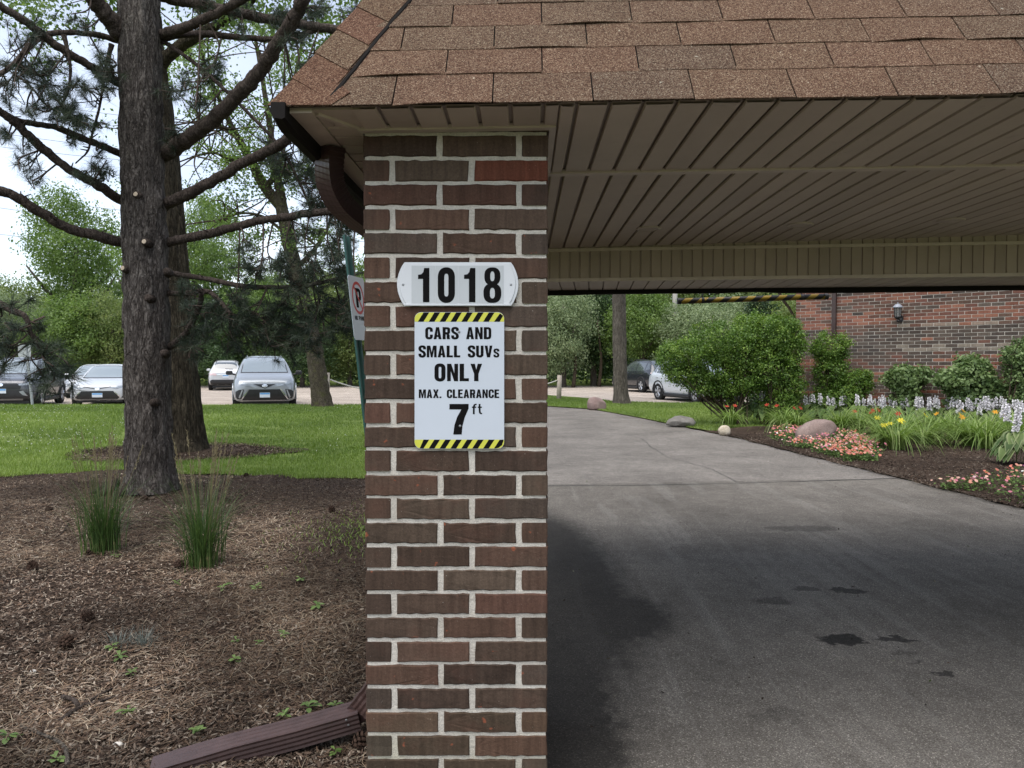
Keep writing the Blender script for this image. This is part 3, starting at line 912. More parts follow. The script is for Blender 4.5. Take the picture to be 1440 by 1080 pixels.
# the rear beam runs at a slight angle
BD = R(6.1)
BX = np.array([math.cos(BD), -math.sin(BD), 0]); BY = np.array([math.sin(BD), math.cos(BD), 0])
B0 = P(775, 396, 5.04) * np.array([1, 1, 0])
BZ = 2.067
def Bm(t, d, z): return B0 + BX * t + BY * d + ZZ * z
def beam_b(a):     # b of the beam's front face at a
    t = a - 0.26
    return 5.05 - 0.088 * t
PITCHW = 0.1016
GAP = 0.011
def board(a0, a1, ba, bb, name='soffit_board'):
    """one soffit board along b with chamfered long edges"""
    m = MB()
    j = rb.gauss(0, .0011)
    e = .0035
    prof = [(a0, .007), (a0 + e, 0), (a1 - e, 0), (a1, .007)]
    v = []
    for b in (ba, bb):
        for a, c in prof: v.append(K(a, b if not callable(b) else b(a), ZC + c + j + (rb.gauss(0, .0007) if c == 0 else 0)))
    m.add(v, [(0, 1, 5, 4), (1, 2, 6, 5), (2, 3, 7, 6)])
    v2 = [K(a, b if not callable(b) else b(a), ZC + .010) for b in (ba, bb) for a in (a0, a1)]
    m.add(v2, [(0, 1, 3, 2)])
    return m.build(name, MAT['vinyl'], canopy)
a_ph = (P(813, 144, 2.275)[0]) % PITCHW
def boards_from(lo, hi):
    k = math.floor((lo - a_ph) / PITCHW)
    while a_ph + k * PITCHW < hi:
        yield max(lo, a_ph + k * PITCHW + GAP / 2), min(hi, a_ph + (k + 1) * PITCHW - GAP / 2)
        k += 1
MIT = 0.045
for a0, a1 in boards_from(-0.49, PA1 + .028):
    board(a0, a1, EB + .01, PB - .035)
for a0, a1 in boards_from(PA1 + .031, 2.35):
    board(a0, a1, EB + .01, 3.055)
for a0, a1 in boards_from(PA1 + .03, 3.6):
    board(a0, a1, 3.10, beam_b)
# boards of the overhang left of the pillar run across
k = 0
for i in range(34):
    b0 = 2.345 + i * PITCHW
    if b0 + PITCHW > 5.9: break
    m = MB()
    lim = AL + .075
    right = PA0 - .012 if b0 + PITCHW > PB - .02 else PA0 - .012 - max(0, (PB - .03 - b0)) * 1.1
    right = max(lim + .03, right)
    v = []
    e = .0035
    for a in (lim, right):
        for b, c in ((b0 + GAP / 2, .007), (b0 + GAP / 2 + e, 0), (b0 + PITCHW - GAP / 2 - e, 0), (b0 + PITCHW - GAP / 2, .007)):
            v.append(K(a, b, ZC + c))
    m.add(v, [(0, 4, 5, 1), (1, 5, 6, 2), (2, 6, 7, 3)])
    m.build('soffit_board', MAT['vinyl'], canopy)
# backing behind the grooves, wide panels beyond the frame
m = MB()
kbox(m, AL, 11.5, EB + .035, 6.3, ZC + .016, ZC + .03)
m.build('soffit_backing', MAT['vinyl_back'], canopy)
m = MB(); kbox(m, 2.36, 11.5, EB + .01, 3.055, ZC, ZC + .01); kbox(m, 3.61, 11.5, 3.10, 4.75, ZC, ZC + .01)
m.build('soffit_panel', MAT['vinyl'], canopy)
m = MB(); kbox(m, AL + .06, -.47, EB + .025, PB - .02, ZC + .0055, ZC + .0135); m.build('soffit_corner', MAT['vinyl'], canopy)
# trims
m = MB(); kbox(m, PA1 + .012, 11.5, 3.055, 3.10, ZC - .008, ZC + .012); m.build('ceiling_trim', MAT['vinyl_trim'], canopy, bevel=.003)
m = MB(); kbox(m, PA0 - .012, PA1 + .026, PB - .035, PB - .004, ZC - .006, ZC + .012)
kbox(m, PA1 + .004, PA1 + .026, PB - .003, 3.054, ZC - .006, ZC + .012)
kbox(m, PA0 - .012, PA0 - .002, PB - .003, 3.2, ZC - .006, ZC + .012); m.build('pillar_trim', MAT['vinyl_trim'], canopy)
m = MB(); m.hexa([K(PA0 - .016, PB - .030, ZC - .004), K(PA0 - .004, PB - .040, ZC - .004), K(AL + .086, EB + .045, ZC - .004), K(AL + .072, EB + .055, ZC - .004),
                  K(PA0 - .016, PB - .030, ZC + .011), K(PA0 - .004, PB - .040, ZC + .011), K(AL + .086, EB + .045, ZC + .011), K(AL + .072, EB + .055, ZC + .011)])
m.build('mitre_trim', MAT['vinyl_trim'], canopy)
m = MB(); kbox(m, AL - .005, AL + .072, EB + .02, 6.2, ZC - .004, ZC + .012); m.build('frieze_board', MAT['vinyl_trim'], canopy)
# triple 2 2/3 in. boards on the beam
T3 = 0.0677
m0 = MB()
def bbox(mb, t0, t1, d0, d1, z0, z1):
    return mb.hexa([Bm(t0, d0, z0), Bm(t1, d0, z0), Bm(t1, d1, z0), Bm(t0, d1, z0), Bm(t0, d0, z1), Bm(t1, d0, z1), Bm(t1, d1, z1), Bm(t0, d1, z1)])
bbox(m0, -1.0, 11.5, .012, .62, BZ + .012, ZC + .06); m0.build('beam_core', MAT['vinyl_back'], canopy)
t = -0.62
for i in range(66):
    t0, t1 = t + i * T3 + .003, t + (i + 1) * T3 - .003
    m = MB()
    d = .004 + rb.gauss(0, .0006)
    m.add([Bm(t0, .012, BZ + .018), Bm(t0 + .003, d, BZ + .018), Bm(t1 - .003, d, BZ + .018), Bm(t1, .012, BZ + .018),
           Bm(t0, .012, ZC + .01 + TILT * t0), Bm(t0 + .003, d, ZC + .01 + TILT * t0), Bm(t1 - .003, d, ZC + .01 + TILT * t1), Bm(t1, .012, ZC + .01 + TILT * t1)],
          [(0, 1, 5, 4), (1, 2, 6, 5), (2, 3, 7, 6)])
    m.build('beam_board', MAT['vinyl_beam_shade'], canopy)
m = MB(); bbox(m, -.62 + 66 * T3 + .003, 11.5, .004, .011, BZ + .018, ZC + .05); m.build('beam_panel', MAT['vinyl_beam_shade'], canopy)
m = MB(); bbox(m, -1.0, 11.5, -.006, .012, BZ - .004, BZ + .018); m.build('beam_corner_trim', MAT['vinyl_trim'], canopy)
m = MB(); bbox(m, -1.0, 11.5, -.006, .014, ZC - .022, ZC - .002); m.build('beam_top_trim', MAT['vinyl_trim'], canopy)
for i in range(50):
    t0 = -.66 + i * PITCHW
    m = MB(); bbox(m, t0 + .004, t0 + PITCHW - .004, .014, .60, BZ - .001, BZ + .008); m.build('beam_soffit_board', MAT['vinyl'], canopy)
m = MB(); bbox(m, 4.43, 11.5, .014, .60, BZ - .001, BZ + .008); m.build('beam_soffit_panel', MAT['vinyl'], canopy)
# loose dark strip along the far lower edge of the beam
tsx = np.linspace(-1.0, 11.5, 90)
zz_ = BZ - .036 + .004 * np.sin(tsx * 2.1) + .012 * np.exp(-((tsx - 1.42) / .12) ** 2) + .002 * rng.normal(size=90)
m = MB()
v = []
for t_, z_ in zip(tsx, zz_): v += [Bm(t_, .604, BZ + .012), Bm(t_, .604, z_), Bm(t_, .64, z_), Bm(t_, .64, BZ + .012)]
m.add(v, [(4 * i + a, 4 * i + (a + 1) % 4, 4 * i + 4 + (a + 1) % 4, 4 * i + 4 + a) for i in range(89) for a in range(4)])
m.build('edge_flashing', MAT['gutter'], canopy)
m = MB(); m.hexa([Bm(-1.0, .645, BZ + .02), Bm(11.5, .645, BZ + .02), Bm(11.5, .66, BZ + .02), Bm(-1.0, .66, BZ + .02), Bm(-1.0, .645, 3.2), Bm(11.5, .645, 3.2), Bm(11.5, .66, 3.2), Bm(-1.0, .66, 3.2)])
m.build('rear_fascia', MAT['vinyl_trim'], canopy)
# recessed ceiling lamps, unlit
for px, py in ((912, 320), (1125, 317), (1337, 313.5)):
    q = P(px, py, .8 * 1040 / (513.0 - py) * 1.008)
    zc = ZC + TILT * q[0]
    m = MB()
    m.lathe([(.072, zc + .006), (.074, zc - .004), (.060, zc - .010), (.056, zc - .004)], 24, (q[0], q[1], 0))
    o = m.build('ceiling_lamp', MAT['vinyl_trim'], canopy, True)
    l_ = MB().lathe([(.054, zc - .0035), (.054, zc - .0065), (.03, zc - .0085)], 20, (q[0], q[1], 0))
    link('lamp_lens', l_.mesh('lamp_lens', MAT['vinyl'], True, wloc(canopy)), o)

# roof: mansard front with shingle tabs, hip caps on the left corner
AN = R(53)
HQ = 0.34                                      # how fast the hip moves inward
def RF(a, s, h=0.0):
    """front slope: a across, s up the slope, h off the surface"""
    b = EB + math.cos(AN) * s - math.sin(AN) * h
    c = ZC + .012 + math.sin(AN) * s + math.cos(AN) * h
    return K(a, b, c)
def hip_a(s): return AL - .035 + HQ * s
SL, EXP, TW = 1.15, 0.1425, 0.3048
m = MB()
m.hexa([RF(hip_a(0) + .01, .015, -.004), RF(11.5, .015, -.004), RF(11.5, SL, -.004), RF(hip_a(SL) + .01, SL, -.004),
        RF(hip_a(0) + .03, .03, -.03), RF(11.5, .03, -.03), RF(11.5, SL, -.03), RF(hip_a(SL) + .03, SL, -.03)])
m.build('roof_deck', MAT['tar'], canopy)
SHC = [(1.0, .98, .96), (1.05, 1.02, .98), (.93, .95, .95), (1.04, .97, .94), (.96, .98, .96), (1.06, 1.0, .96), (.90, .93, .94)]
for cidx in range(8):
    s0 = cidx * EXP + (-.012 if cidx == 0 else 0)
    s1 = (cidx + 1) * EXP + .018
    ph = .249 + (0 if cidx % 2 == 0 else TW / 2) + rb.gauss(0, .006)
    k0 = math.floor((hip_a(s0) - .02 - ph) / TW)
    for k in range(k0, 30):
        a0, a1 = ph + k * TW + .0022, ph + (k + 1) * TW - .0022
        if a0 > 2.6: break
        lo = hip_a(s0)
        if a1 < lo + .05: continue
        n_ = 7
        m = MB(); top, bot, up = [], [], []
        lift = .005 + abs(rb.gauss(0, .0015)); sag = rb.gauss(0, .0022); curl = rb.choice([0, 0, 0, .004, .007])
        for i in range(n_):
            u = i / (n_ - 1); a = a0 + (a1 - a0) * u
            s_lo = s0 + sag * math.sin(u * 3.1) + rb.gauss(0, .0007) + (.008 * (u - .5) if curl > .005 else 0)
            al = max(a, hip_a(s0) + .0); au = max(a, hip_a(s1) + .0)
            hh_ = lift + curl * math.sin(u * math.pi) + rb.gauss(0, .0003)
            bot.append((RF(al, s_lo, hh_), RF(al, s_lo, hh_ - .0042)))
            up.append((RF(au, s1, .0035), RF(au, s1, -.0005)))
        v = [p for pr in bot for p in pr] + [p for pr in up for p in pr]
        f = []
        for i in range(n_ - 1):
            b_ = 2 * i; t_ = 2 * n_ + 2 * i
            f += [(b_, b_ + 2, t_ + 2, t_), (b_ + 1, t_ + 1, t_ + 3, b_ + 3), (b_, b_ + 1, b_ + 3, b_ + 2)]
        f += [(0, 2 * n_, 2 * n_ + 1, 1), (2 * n_ - 2, 2 * n_ - 1, 4 * n_ - 1, 4 * n_ - 2)]
        m.add(v, f)
        o = m.build('shingle', MAT['shingle'], canopy)
        cc = rb.choice(SHC); o.color = (*cc, 1)
m = MB(); m.hexa([RF(2.62, 0, .006), RF(11.5, 0, .006), RF(11.5, SL, .006), RF(2.62 + .0, SL, .006), RF(2.62, .01, .001), RF(11.5, .01, .001), RF(11.5, SL, .001), RF(2.62, SL, .001)])
o = m.build('shingle_field', MAT['shingle'], canopy); o.color = (1, 1, 1, 1)
# hip caps
hv = (RF(hip_a(.5), .5) - RF(hip_a(0), 0)); hv /= np.linalg.norm(hv)
fn = np.cross(RF(1, 0) - RF(0, 0), RF(0, 1) - RF(0, 0)); fn /= np.linalg.norm(fn)
pv = np.cross(hv, fn); pv /= np.linalg.norm(pv)
if pv[0] < 0: pv = -pv
# left slope rises from the left eave: its normal
ln = np.cross(RF(hip_a(.5), .5) - RF(hip_a(0), 0), VY); ln /= np.linalg.norm(ln)
if ln[0] > 0: ln = -ln
lv = np.cross(hv, ln); lv /= np.linalg.norm(lv)
if np.dot(lv, VY) < 0: lv = -lv
hip0 = RF(hip_a(0) - .012, -.012)
HC = [(.92, .78, .72), (.95, .80, .74), (.94, .94, .88), (.96, .80, .76), (.95, .93, .86), (.94, .82, .78), (1.0, .95, .9), (1.0, .9, .85)]
CW = .150
for i in range(8):
    d0 = i * .152; d1 = d0 + .175
    lift0 = .013; lift1 = .008
    nrm2 = (fn + ln); nrm2 /= np.linalg.norm(nrm2)
    def Cc(d, wv, wd, h): return hip0 + hv * d + wv * wd + nrm2 * h
    skew = .06
    if i == 0:
        # first cap is cut along the eave
        q = [Cc(0.0, pv, 0, lift0), RF(hip_a(0) + .175, -.013, .010), RF(hip_a(0) + .175 + .05, .05, .010), Cc(d1, pv, CW, lift1) , Cc(d1, pv, 0, lift1)]
    else:
        q = [Cc(d0, pv, 0, lift0), Cc(d0 - skew, pv, CW, lift0), Cc(d1 - skew, pv, CW, lift1), Cc(d1, pv, 0, lift1)]
    m = MB()
    m.prism(q, fn, .0045)
    ql = [Cc(d0, lv, 0, lift0), Cc(d1, lv, 0, lift1), Cc(d1 - skew, lv, CW, lift1), Cc(d0 - skew, lv, CW, lift0)]
    if i > 1: m.prism(ql, ln, .0045)
    o = m.build('hip_cap', MAT['shingle'], canopy); o.color = (*HC[i], 1)
# layered tar edge beside the caps
m = MB()
pts = [hip0 + hv * d + pv * (CW + .006 + .003 * math.sin(d * 9)) + fn * .012 for d in np.linspace(.10, 1.25, 24)]
v = []
for q in pts: v += [q - pv * .006 - fn * .001, q + pv * .0025 * (1 + .6 * math.sin(q[2] * 70)) - fn * .003, q + pv * .005 - fn * .010, q - pv * .006 - fn * .010]
m.add(v, [(4 * i + a, 4 * i + (a + 1) % 4, 4 * i + 4 + (a + 1) % 4, 4 * i + 4 + a) for i in range(23) for a in range(4)])
m.build('hip_sealant_edge', MAT['tar'], canopy)
# left slope, flat top, right closing
m = MB()
m.prism([RF(hip_a(0), 0), RF(hip_a(SL), SL), RF(hip_a(SL), SL) + VY * 3.2, RF(hip_a(0), 0) + VY * 4.2], ln, .03)
o = m.build('side_slope', MAT['shingle'], canopy); o.color = (1, 1, 1, 1)
m = MB(); kbox(m, hip_a(SL) + .03, 11.5, EB + math.cos(AN) * SL, 5.75, 3.215, 3.235); m.build('roof_top', MAT['roof_membrane'], canopy)
# gutter under the left eave, seen from below
gm = MB()
gv = []
bs = np.linspace(EB - .025, 6.2, 40)
for b in bs:
    r_ = 1.0
    if b < EB + .03: r_ = .72
    for a, c in ((-.052, .022), (-.058, -.016), (-.040, -.044), (-.008, -.05), (.006, -.044), (.006, .02)):
        gv.append(K(AL + a * r_ - .002, b, ZC + c * r_))
gm.add(gv, [(6 * i + a, 6 * i + (a + 1) % 6, 6 * i + 6 + (a + 1) % 6, 6 * i + 6 + a) for i in range(39) for a in range(6)] + [tuple(range(6)), tuple(range(39 * 6, 40 * 6))])
gm.build('gutter', MAT['gutter'], canopy)

# ------------------------------------------------------------------ downspout on the pillar
ds = thing('downspout', 'brown ribbed metal downspout curving from the canopy gutter and out at the pillar foot', 'downspout', W(PA0 - .06, 2.98, 0))
def rect_pipe(path, ups, wd, th, rib=None, groove=1.0):
    """rectangular pipe: wd along side, th along up; ribbed broad face"""
    path = np.asarray(path, float)
    t = np.gradient(path, axis=0); t /= np.linalg.norm(t, axis=1)[:, None]
    out = []
    k = 0
    prof = []
    def edge(p, q, nseg, dep):
        for i in range(nseg):
            u = i / nseg
            a = (p[0] + (q[0] - p[0]) * u, p[1] + (q[1] - p[1]) * u)
            prof.append((a, dep if i % 2 == 1 else 0))
    h = .5
    edge((-h, -h), (h, -h), 8, .012); edge((h, -h), (h, h), 8, .028); edge((h, h), (-h, h), 8, .012); edge((-h, h), (-h, -h), 8, .028)
    n_ = len(prof)
    for i in range(len(path)):
        u = np.asarray(ups[i] if isinstance(ups, list) else ups, float)
        u = u - t[i] * np.dot(u, t[i]); u /= np.linalg.norm(u)
        s_ = np.cross(t[i], u)
        sc = 1.0 if rib is None else rib[i]
        for (x, y), dep in prof:
            dep = dep * groove
            kx = 1 - dep * 2 if abs(x) == h else 1
            ky = 1 - dep * 2 if abs(y) == h else 1
            out.append(path[i] + s_ * x * wd * sc * kx + u * y * th * sc * ky)
    f = [(i * n_ + j, i * n_ + (j + 1) % n_, (i + 1) * n_ + (j + 1) % n_, (i + 1) * n_ + j) for i in range(len(path) - 1) for j in range(n_)]
    f += [tuple(range(n_))[::-1], tuple(range((len(path) - 1) * n_, len(path) * n_))]
    return out, f
p_el = smooth_path([P(466, 205, 2.66), P(463, 235, 2.68), P(466, 262, 2.72), P(480, 288, 2.78), P(503, 308, 2.86), P(530, 326, 2.95)], 16)
rib = [1.0 + (.06 * (i % 4) / 3) * (1 if i < len(p_el) * .62 else 0) for i in range(len(p_el))]
m = MB(); m.add(*rect_pipe(p_el, [-VY * .6 + UX * .8] * len(p_el), .066, .074, rib, .25)); m.build('upper_elbow', MAT['downspout'], ds)
xs_ = PA0 - .0485
m = MB(); m.add(*rect_pipe([W(xs_ + .003, 3.0, 1.98), W(xs_ + .003, 3.0, 1.0), W(xs_ + .003, 3.0, .22)], -UX, .098, .078)); m.build('pipe', MAT['downspout'], ds)
lo = smooth_path([W(xs_ + .003, 3.0, .215), W(xs_ - .002, 2.995, .185), W(xs_ - .03, 2.985, .155), P(496, 1009, 2.88)], 7)
m = MB(); m.add(*rect_pipe(lo, [np.array([-.75, 0, .6])] * len(lo), .098, .080, [1 + (.05 if i % 3 == 0 else 0) for i in range(len(lo))])); m.build('lower_elbow', MAT['downspout'], ds)
ex = [P(504, 1006, 2.88), P(420, 1030, 2.82), P(330, 1053, 2.765), P(262, 1073, 2.72), P(215, 1087, 2.69)]
m = MB(); m.add(*rect_pipe(ex, ZZ + np.array([0, -.12, 0]), .098, .074, [1, 1, 1, .985, .96])); m.build('outlet_pipe', MAT['downspout'], ds)
m = MB()
for px, py in ((487, 1013), (490, 1020)): m.lathe([(.0045, 0), (.004, .004), (.001, .005)], 8, P(px, py, 2.81))
m.build('rivet', MAT['screw'], ds)
st = thing('rusty_strip', 'rust brown flat strip standing in the mulch behind the downspout foot', 'strip', W(PA0 - .09, 3.12, 0))
m = MB(); m.hexa([W(PA0 - .12, 3.12, -.01), W(PA0 - .004, 3.12, -.01), W(PA0 - .004, 3.15, -.01), W(PA0 - .12, 3.15, -.01), W(PA0 - .03, 3.12, .36), W(PA0 - .004, 3.12, .36), W(PA0 - .004, 3.15, .36), W(PA0 - .03, 3.15, .36)])
m.build('strip', MAT['rust'], st, bevel=.003)

# ------------------------------------------------------------------ lettering
def chaikin(p, n=3, closed=False):
    p = [np.array(q, float) for q in p]
    for _ in range(n):
        q = [] if closed else [p[0]]
        m_ = len(p)
        for i in range(m_ if closed else m_ - 1):
            a, b = p[i], p[(i + 1) % m_]
            if closed: q += [a * .75 + b * .25, a * .25 + b * .75]
            else:
                if i > 0: q.append(a * .75 + b * .25)
                if i < m_ - 2: q.append(a * .25 + b * .75)
        if not closed: q.append(p[-1])
        p = q
    return np.array(p)
def stroke(path, t, closed=False):
    p = np.asarray(path, float)
    if closed: d = np.roll(p, -1, 0) - np.roll(p, 1, 0)
    else: d = np.gradient(p, axis=0)
    nn = np.stack([-d[:, 1], d[:, 0]], 1); nn /= np.linalg.norm(nn, axis=1)[:, None] + 1e-9
    A, B = p + nn * t / 2, p - nn * t / 2
    if closed: return (B, A)          # outer/inner sorted later
    return (np.concatenate([A, B[::-1]]), None)
def loop(x0, x1, y0, y1, t):
    q = [(x0, y0), (x1, y0), (x1, (y0 + y1) / 2), (x1, y1), (x0, y1), (x0, (y0 + y1) / 2)]
    a, b = stroke(chaikin(q, 3, True), t, True)
    ext = lambda r_: np.ptp(r_[:, 0])
    return (a, b) if ext(a) > ext(b) else (b, a)
def oval(cx, cy, rx, ry, t, e=2.7):
    a = np.linspace(0, 2 * np.pi, 41)[:-1]
    f_ = lambda u: np.sign(u) * np.abs(u) ** (2 / e)
    o_ = np.stack([cx + rx * f_(np.cos(a)), cy + ry * f_(np.sin(a))], 1)
    i_ = np.stack([cx + (rx - t) * f_(np.cos(a)), cy + (ry - t * .72) * f_(np.sin(a))], 1)
    return (o_, i_)
def rect(x0, y0, x1, y1): return (np.array([(x0, y0), (x1, y0), (x1, y1), (x0, y1)], float), None)
def poly(*p): return (np.array(p, float), None)
T = .19; X0, X1, Y0, Y1 = T / 2, .5 - T / 2, T / 2, 1 - T / 2
GL = {
 'O': (.5, [loop(X0, X1, Y0 - .02, Y1 + .02, T)]),
 '0': (.5, [loop(X0, X1, Y0 - .02, Y1 + .02, T)]),
 '1': (.42, [poly((.02, .68), (.02, .80), (.13, .82), (.19, .88), (.22, 1), (.39, 1), (.39, 0), (.18, 0), (.18, .68))]),
 '8': (.5, [oval(.25, .757, .225, .262, .165, 2.5), oval(.25, .265, .25, .285, .18, 2.5)]),
 '7': (.5, [poly((0, 1), (.5, 1), (.5, .85), (.40, .56), (.34, .28), (.32, 0), (.10, 0), (.13, .3), (.2, .57), (.31, .82), (0, .82))]),
 'C': (.48, [stroke(chaikin([(X1, .62), (X1, Y1 + .01), (X0, Y1 + .01), (X0, .5), (X0, Y0 - .01), (X1, Y0 - .01), (X1, .38)]), T)]),
 'G': (.5, [stroke(chaikin([(X1, .66), (X1, Y1), (X0, Y1), (X0, .5), (X0, Y0), (X1 - .03, Y0), (X1, .45)]), T), rect(.27, .38, .5, .52)]),
 'S': (.48, [stroke(chaikin([(X1, .68), (X1, Y1 + .02), (X0, Y1 + .02), (X0 - .01, .60), (X1, .42), (X1, Y0 - .02), (X0, Y0 - .02), (X0, .32)]), T)]),
 'A': (.52, [(np.array([(0, 0), (.16, 1), (.36, 1), (.52, 0), (.33, 0), (.305, .19), (.215, .19), (.19, 0)], float), np.array([(.232, .34), (.288, .34), (.26, .76)]))]),
 'R': (.5, [rect(0, 0, .2, 1), stroke(chaikin([(.16, .91), (.405, .91), (.405, .70), (.405, .49), (.16, .49)]), .18), poly((.22, .44), (.40, .46), (.47, .34), (.47, .1), (.5, 0), (.30, 0), (.27, .1), (.27, .36))]),
 'P': (.48, [rect(0, 0, .2, 1), stroke(chaikin([(.16, .91), (.395, .91), (.395, .68), (.395, .45), (.16, .45)]), .18)]),
 'D': (.5, [rect(0, 0, .2, 1), stroke(chaikin([(.16, .91), (.405, .91), (.405, .5), (.405, .09), (.16, .09)]), .18)]),
 'N': (.5, [poly((0, 0), (0, 1), (.19, 1), (.33, .45), (.33, 1), (.5, 1), (.5, 0), (.32, 0), (.17, .58), (.17, 0))]),
 'M': (.66, [poly((0, 0), (0, 1), (.24, 1), (.33, .42), (.42, 1), (.66, 1), (.66, 0), (.49, 0), (.49, .7), (.39, 0), (.27, 0), (.17, .7), (.17, 0))]),
 'L': (.42, [poly((0, 0), (0, 1), (.2, 1), (.2, .17), (.42, .17), (.42, 0))]),
 'U': (.5, [stroke(chaikin([(X0, 1), (X0, .45), (X0, Y0 - .01), (X1, Y0 - .01), (X1, .45), (X1, 1)]), T)]),
 'V': (.52, [poly((0, 1), (.2, 1), (.26, .3), (.33, 1), (.52, 1), (.365, 0), (.155, 0))]),
 'Y': (.53, [poly((0, 1), (.2, 1), (.265, .66), (.33, 1), (.53, 1), (.365, .42), (.365, 0), (.165, 0), (.165, .42))]),
 'X': (.53, [poly((0, 1), (.2, 1), (.265, .72), (.33, 1), (.52, 1), (.37, .52), (.53, 0), (.33, 0), (.26, .3), (.19, 0), (0, 0), (.16, .52))]),
 'E': (.44, [poly((0, 0), (0, 1), (.43, 1), (.43, .83), (.2, .83), (.2, .6), (.4, .6), (.4, .43), (.2, .43), (.2, .17), (.44, .17), (.44, 0))]),
 'K': (.5, [poly((0, 0), (0, 1), (.19, 1), (.19, .6), (.31, 1), (.5, 1), (.34, .56), (.51, 0), (.31, 0), (.22, .34), (.19, .28), (.19, 0))]),
 'I': (.2, [rect(0, 0, .2, 1)]),
 '.': (.18, [rect(0, 0, .18, .18)]),
 's': (.38, None), ' ': (.36, []),
 'f': (.34, [stroke(chaikin([(.14, 0), (.14, .9), (.34, .93)]), .13), rect(.01, .6, .31, .72)]),
 't': (.32, [stroke(chaikin([(.14, .97), (.14, .07), (.32, .07)]), .13), rect(.01, .6, .30, .72)]),
}
GL['s'] = (.38, [(a * np.array([.78, .74]), None) for a, _ in GL['S'][1]])
def text_mesh(name, text, place, box_, mat, parent, gap=.07):
    """lettering fitted into box_ = (x0, y0, x1, y1); place(x, y, h) gives the 3-D point h proud of the board"""
    x0, y0, x1, y1 = box_
    wid = sum(GL[c][0] for c in text) + gap * (len(text) - 1)
    sx, sy = (x1 - x0) / wid, (y1 - y0)
    m = MB(); cx = 0; nrm = None
    for c in text:
        gw, polys = GL[c]
        for q, (a, hole) in enumerate(polys):
            h = .0006 + .0002 * q
            tr = lambda r_: [place(x0 + (cx + p[0]) * sx, y0 + p[1] * sy, h) for p in r_]
            A = tr(a)
            n_ = np.array(place(0, 0, 1.0)) - np.array(place(0, 0, 0.0))
            m.prism(A, n_, 0, tr(hole) if hole is not None else None)
        cx += gw + gap
    return m.build(name, mat, parent)
def rrect(x0, y0, x1, y1, r_, n_=5):
    pts = []
    for cx, cy, a in ((x1 - r_, y1 - r_, 0), (x0 + r_, y1 - r_, 90), (x0 + r_, y0 + r_, 180), (x1 - r_, y0 + r_, 270)):
        for i in range(n_ + 1):
            t_ = R(a + 90 * i / n_); pts.append((cx + r_ * math.cos(t_), cy + r_ * math.sin(t_)))
    return pts

# signs on the front of the pillar: drawn in photo pixels, y upwards negative
def on_pillar(px, py, off):
    d = ray(px, py); o_ = np.array([0, 0, EYE])
    nn = VY
    q0 = W(0, PB - off, 0)
    t_ = np.dot(q0 - o_, nn) / np.dot(d, nn)
    return o_ + d * t_
def sign_place(base_off):
    return lambda x, y, h: on_pillar(x, -y, base_off) - VY * h

sg = thing('clearance_sign', 'white clearance sign with yellow and black hazard bands under the number plaque', 'sign', on_pillar(646, 535, .01))
pl = sign_place(.010)
m = MB(); m.prism([pl(x, y, 0) for x, y in rrect(583, -631, 709, -439, 9)], -VY, .003); m.build('panel', MAT['sign_white'], sg)
def band(y0, y1, top):
    if top: pts = [(583.4, y0)] + [(709 - .4, y0)] + [(709 - 9 + 9 * math.cos(R(a)), y1 - 9 + 9 * math.sin(R(a))) for a in (0, 30, 60, 90)] + [(583 + 9 - 9 * math.sin(R(a)), y1 - 9 + 9 * math.cos(R(a))) for a in (0, 30, 60, 90)]
    else: pts = [(709 - .4, y1), (583.4, y1)] + [(583 + 9 - 9 * math.cos(R(a)), y0 + 9 - 9 * math.sin(R(a))) for a in (0, 30, 60, 90)] + [(709 - 9 + 9 * math.sin(R(a)), y0 + 9 - 9 * math.cos(R(a))) for a in (0, 30, 60, 90)]
    mm = MB(); mm.prism([pl(x, y, .0004) for x, y in pts], -VY, 0); return mm.build('hazard_band', MAT['print_yellow'], sg)
for y0, y1, top in ((-452.4, -439.4, True), (-630.6, -618.2, False)):
    bo = band(y0, y1, top)
    m = MB()
    for k in range(8):
        x = 587.6 + k * 15.3
        dx = 8.0
        q = [(x, y0), (x + 8.0, y0), (x + 8.0 + dx, y1), (x + dx, y1)]
        q = [(min(708.2, a), b) for a, b in q]
        if k == 7 and top: q = [(x, y0), (min(x + 8, 708), y0), (707.5, y1 - 4.5), (703, y1 - 1.4)]
        if k == 7 and not top: q = [(x, y0), (700.5, y0 + .6), (706, y0 + 4.5), (708.4, y1), (x + 8, y1)]
        if k == 0 and not top: q = [(590.2, y0), (595.6, y0), (603.6, y1), (595.6, y1)]
        m.prism([pl(a, b, .0007) for a, b in q], -VY, 0)
    link('hazard_stripe', m.mesh('hazard_stripe', MAT['print_black'], False, wloc(sg)), bo)['kind'] = 'stuff'
for s_, b_ in (('CARS AND', (598, -477, 691, -460)), ('SMALL SUVs', (588.5, -502.5, 702, -486)), ('ONLY', (611, -536, 678, -511.5)), ('MAX. CLEARANCE', (589, -559.7, 702, -547.6)), ('7', (632, -611, 659, -568)), ('ft', (663.5, -582.5, 678, -567.5))):
    text_mesh('lettering', s_, pl, b_, MAT['print_black'], sg)
for px, py in ((645.5, 466.5), (647, 599)):
    m = MB(); m.lathe([(.0045, -.0005), (.0042, .0012), (.0015, .002)], 10)
    q = pl(px, -py, .001)
    v = np.concatenate(m.v); v = np.stack([v[:, 0], -v[:, 2], v[:, 1]], 1) + q
    mm = MB().add(v, m.f); mm.build('screw', MAT['screw'], sg)

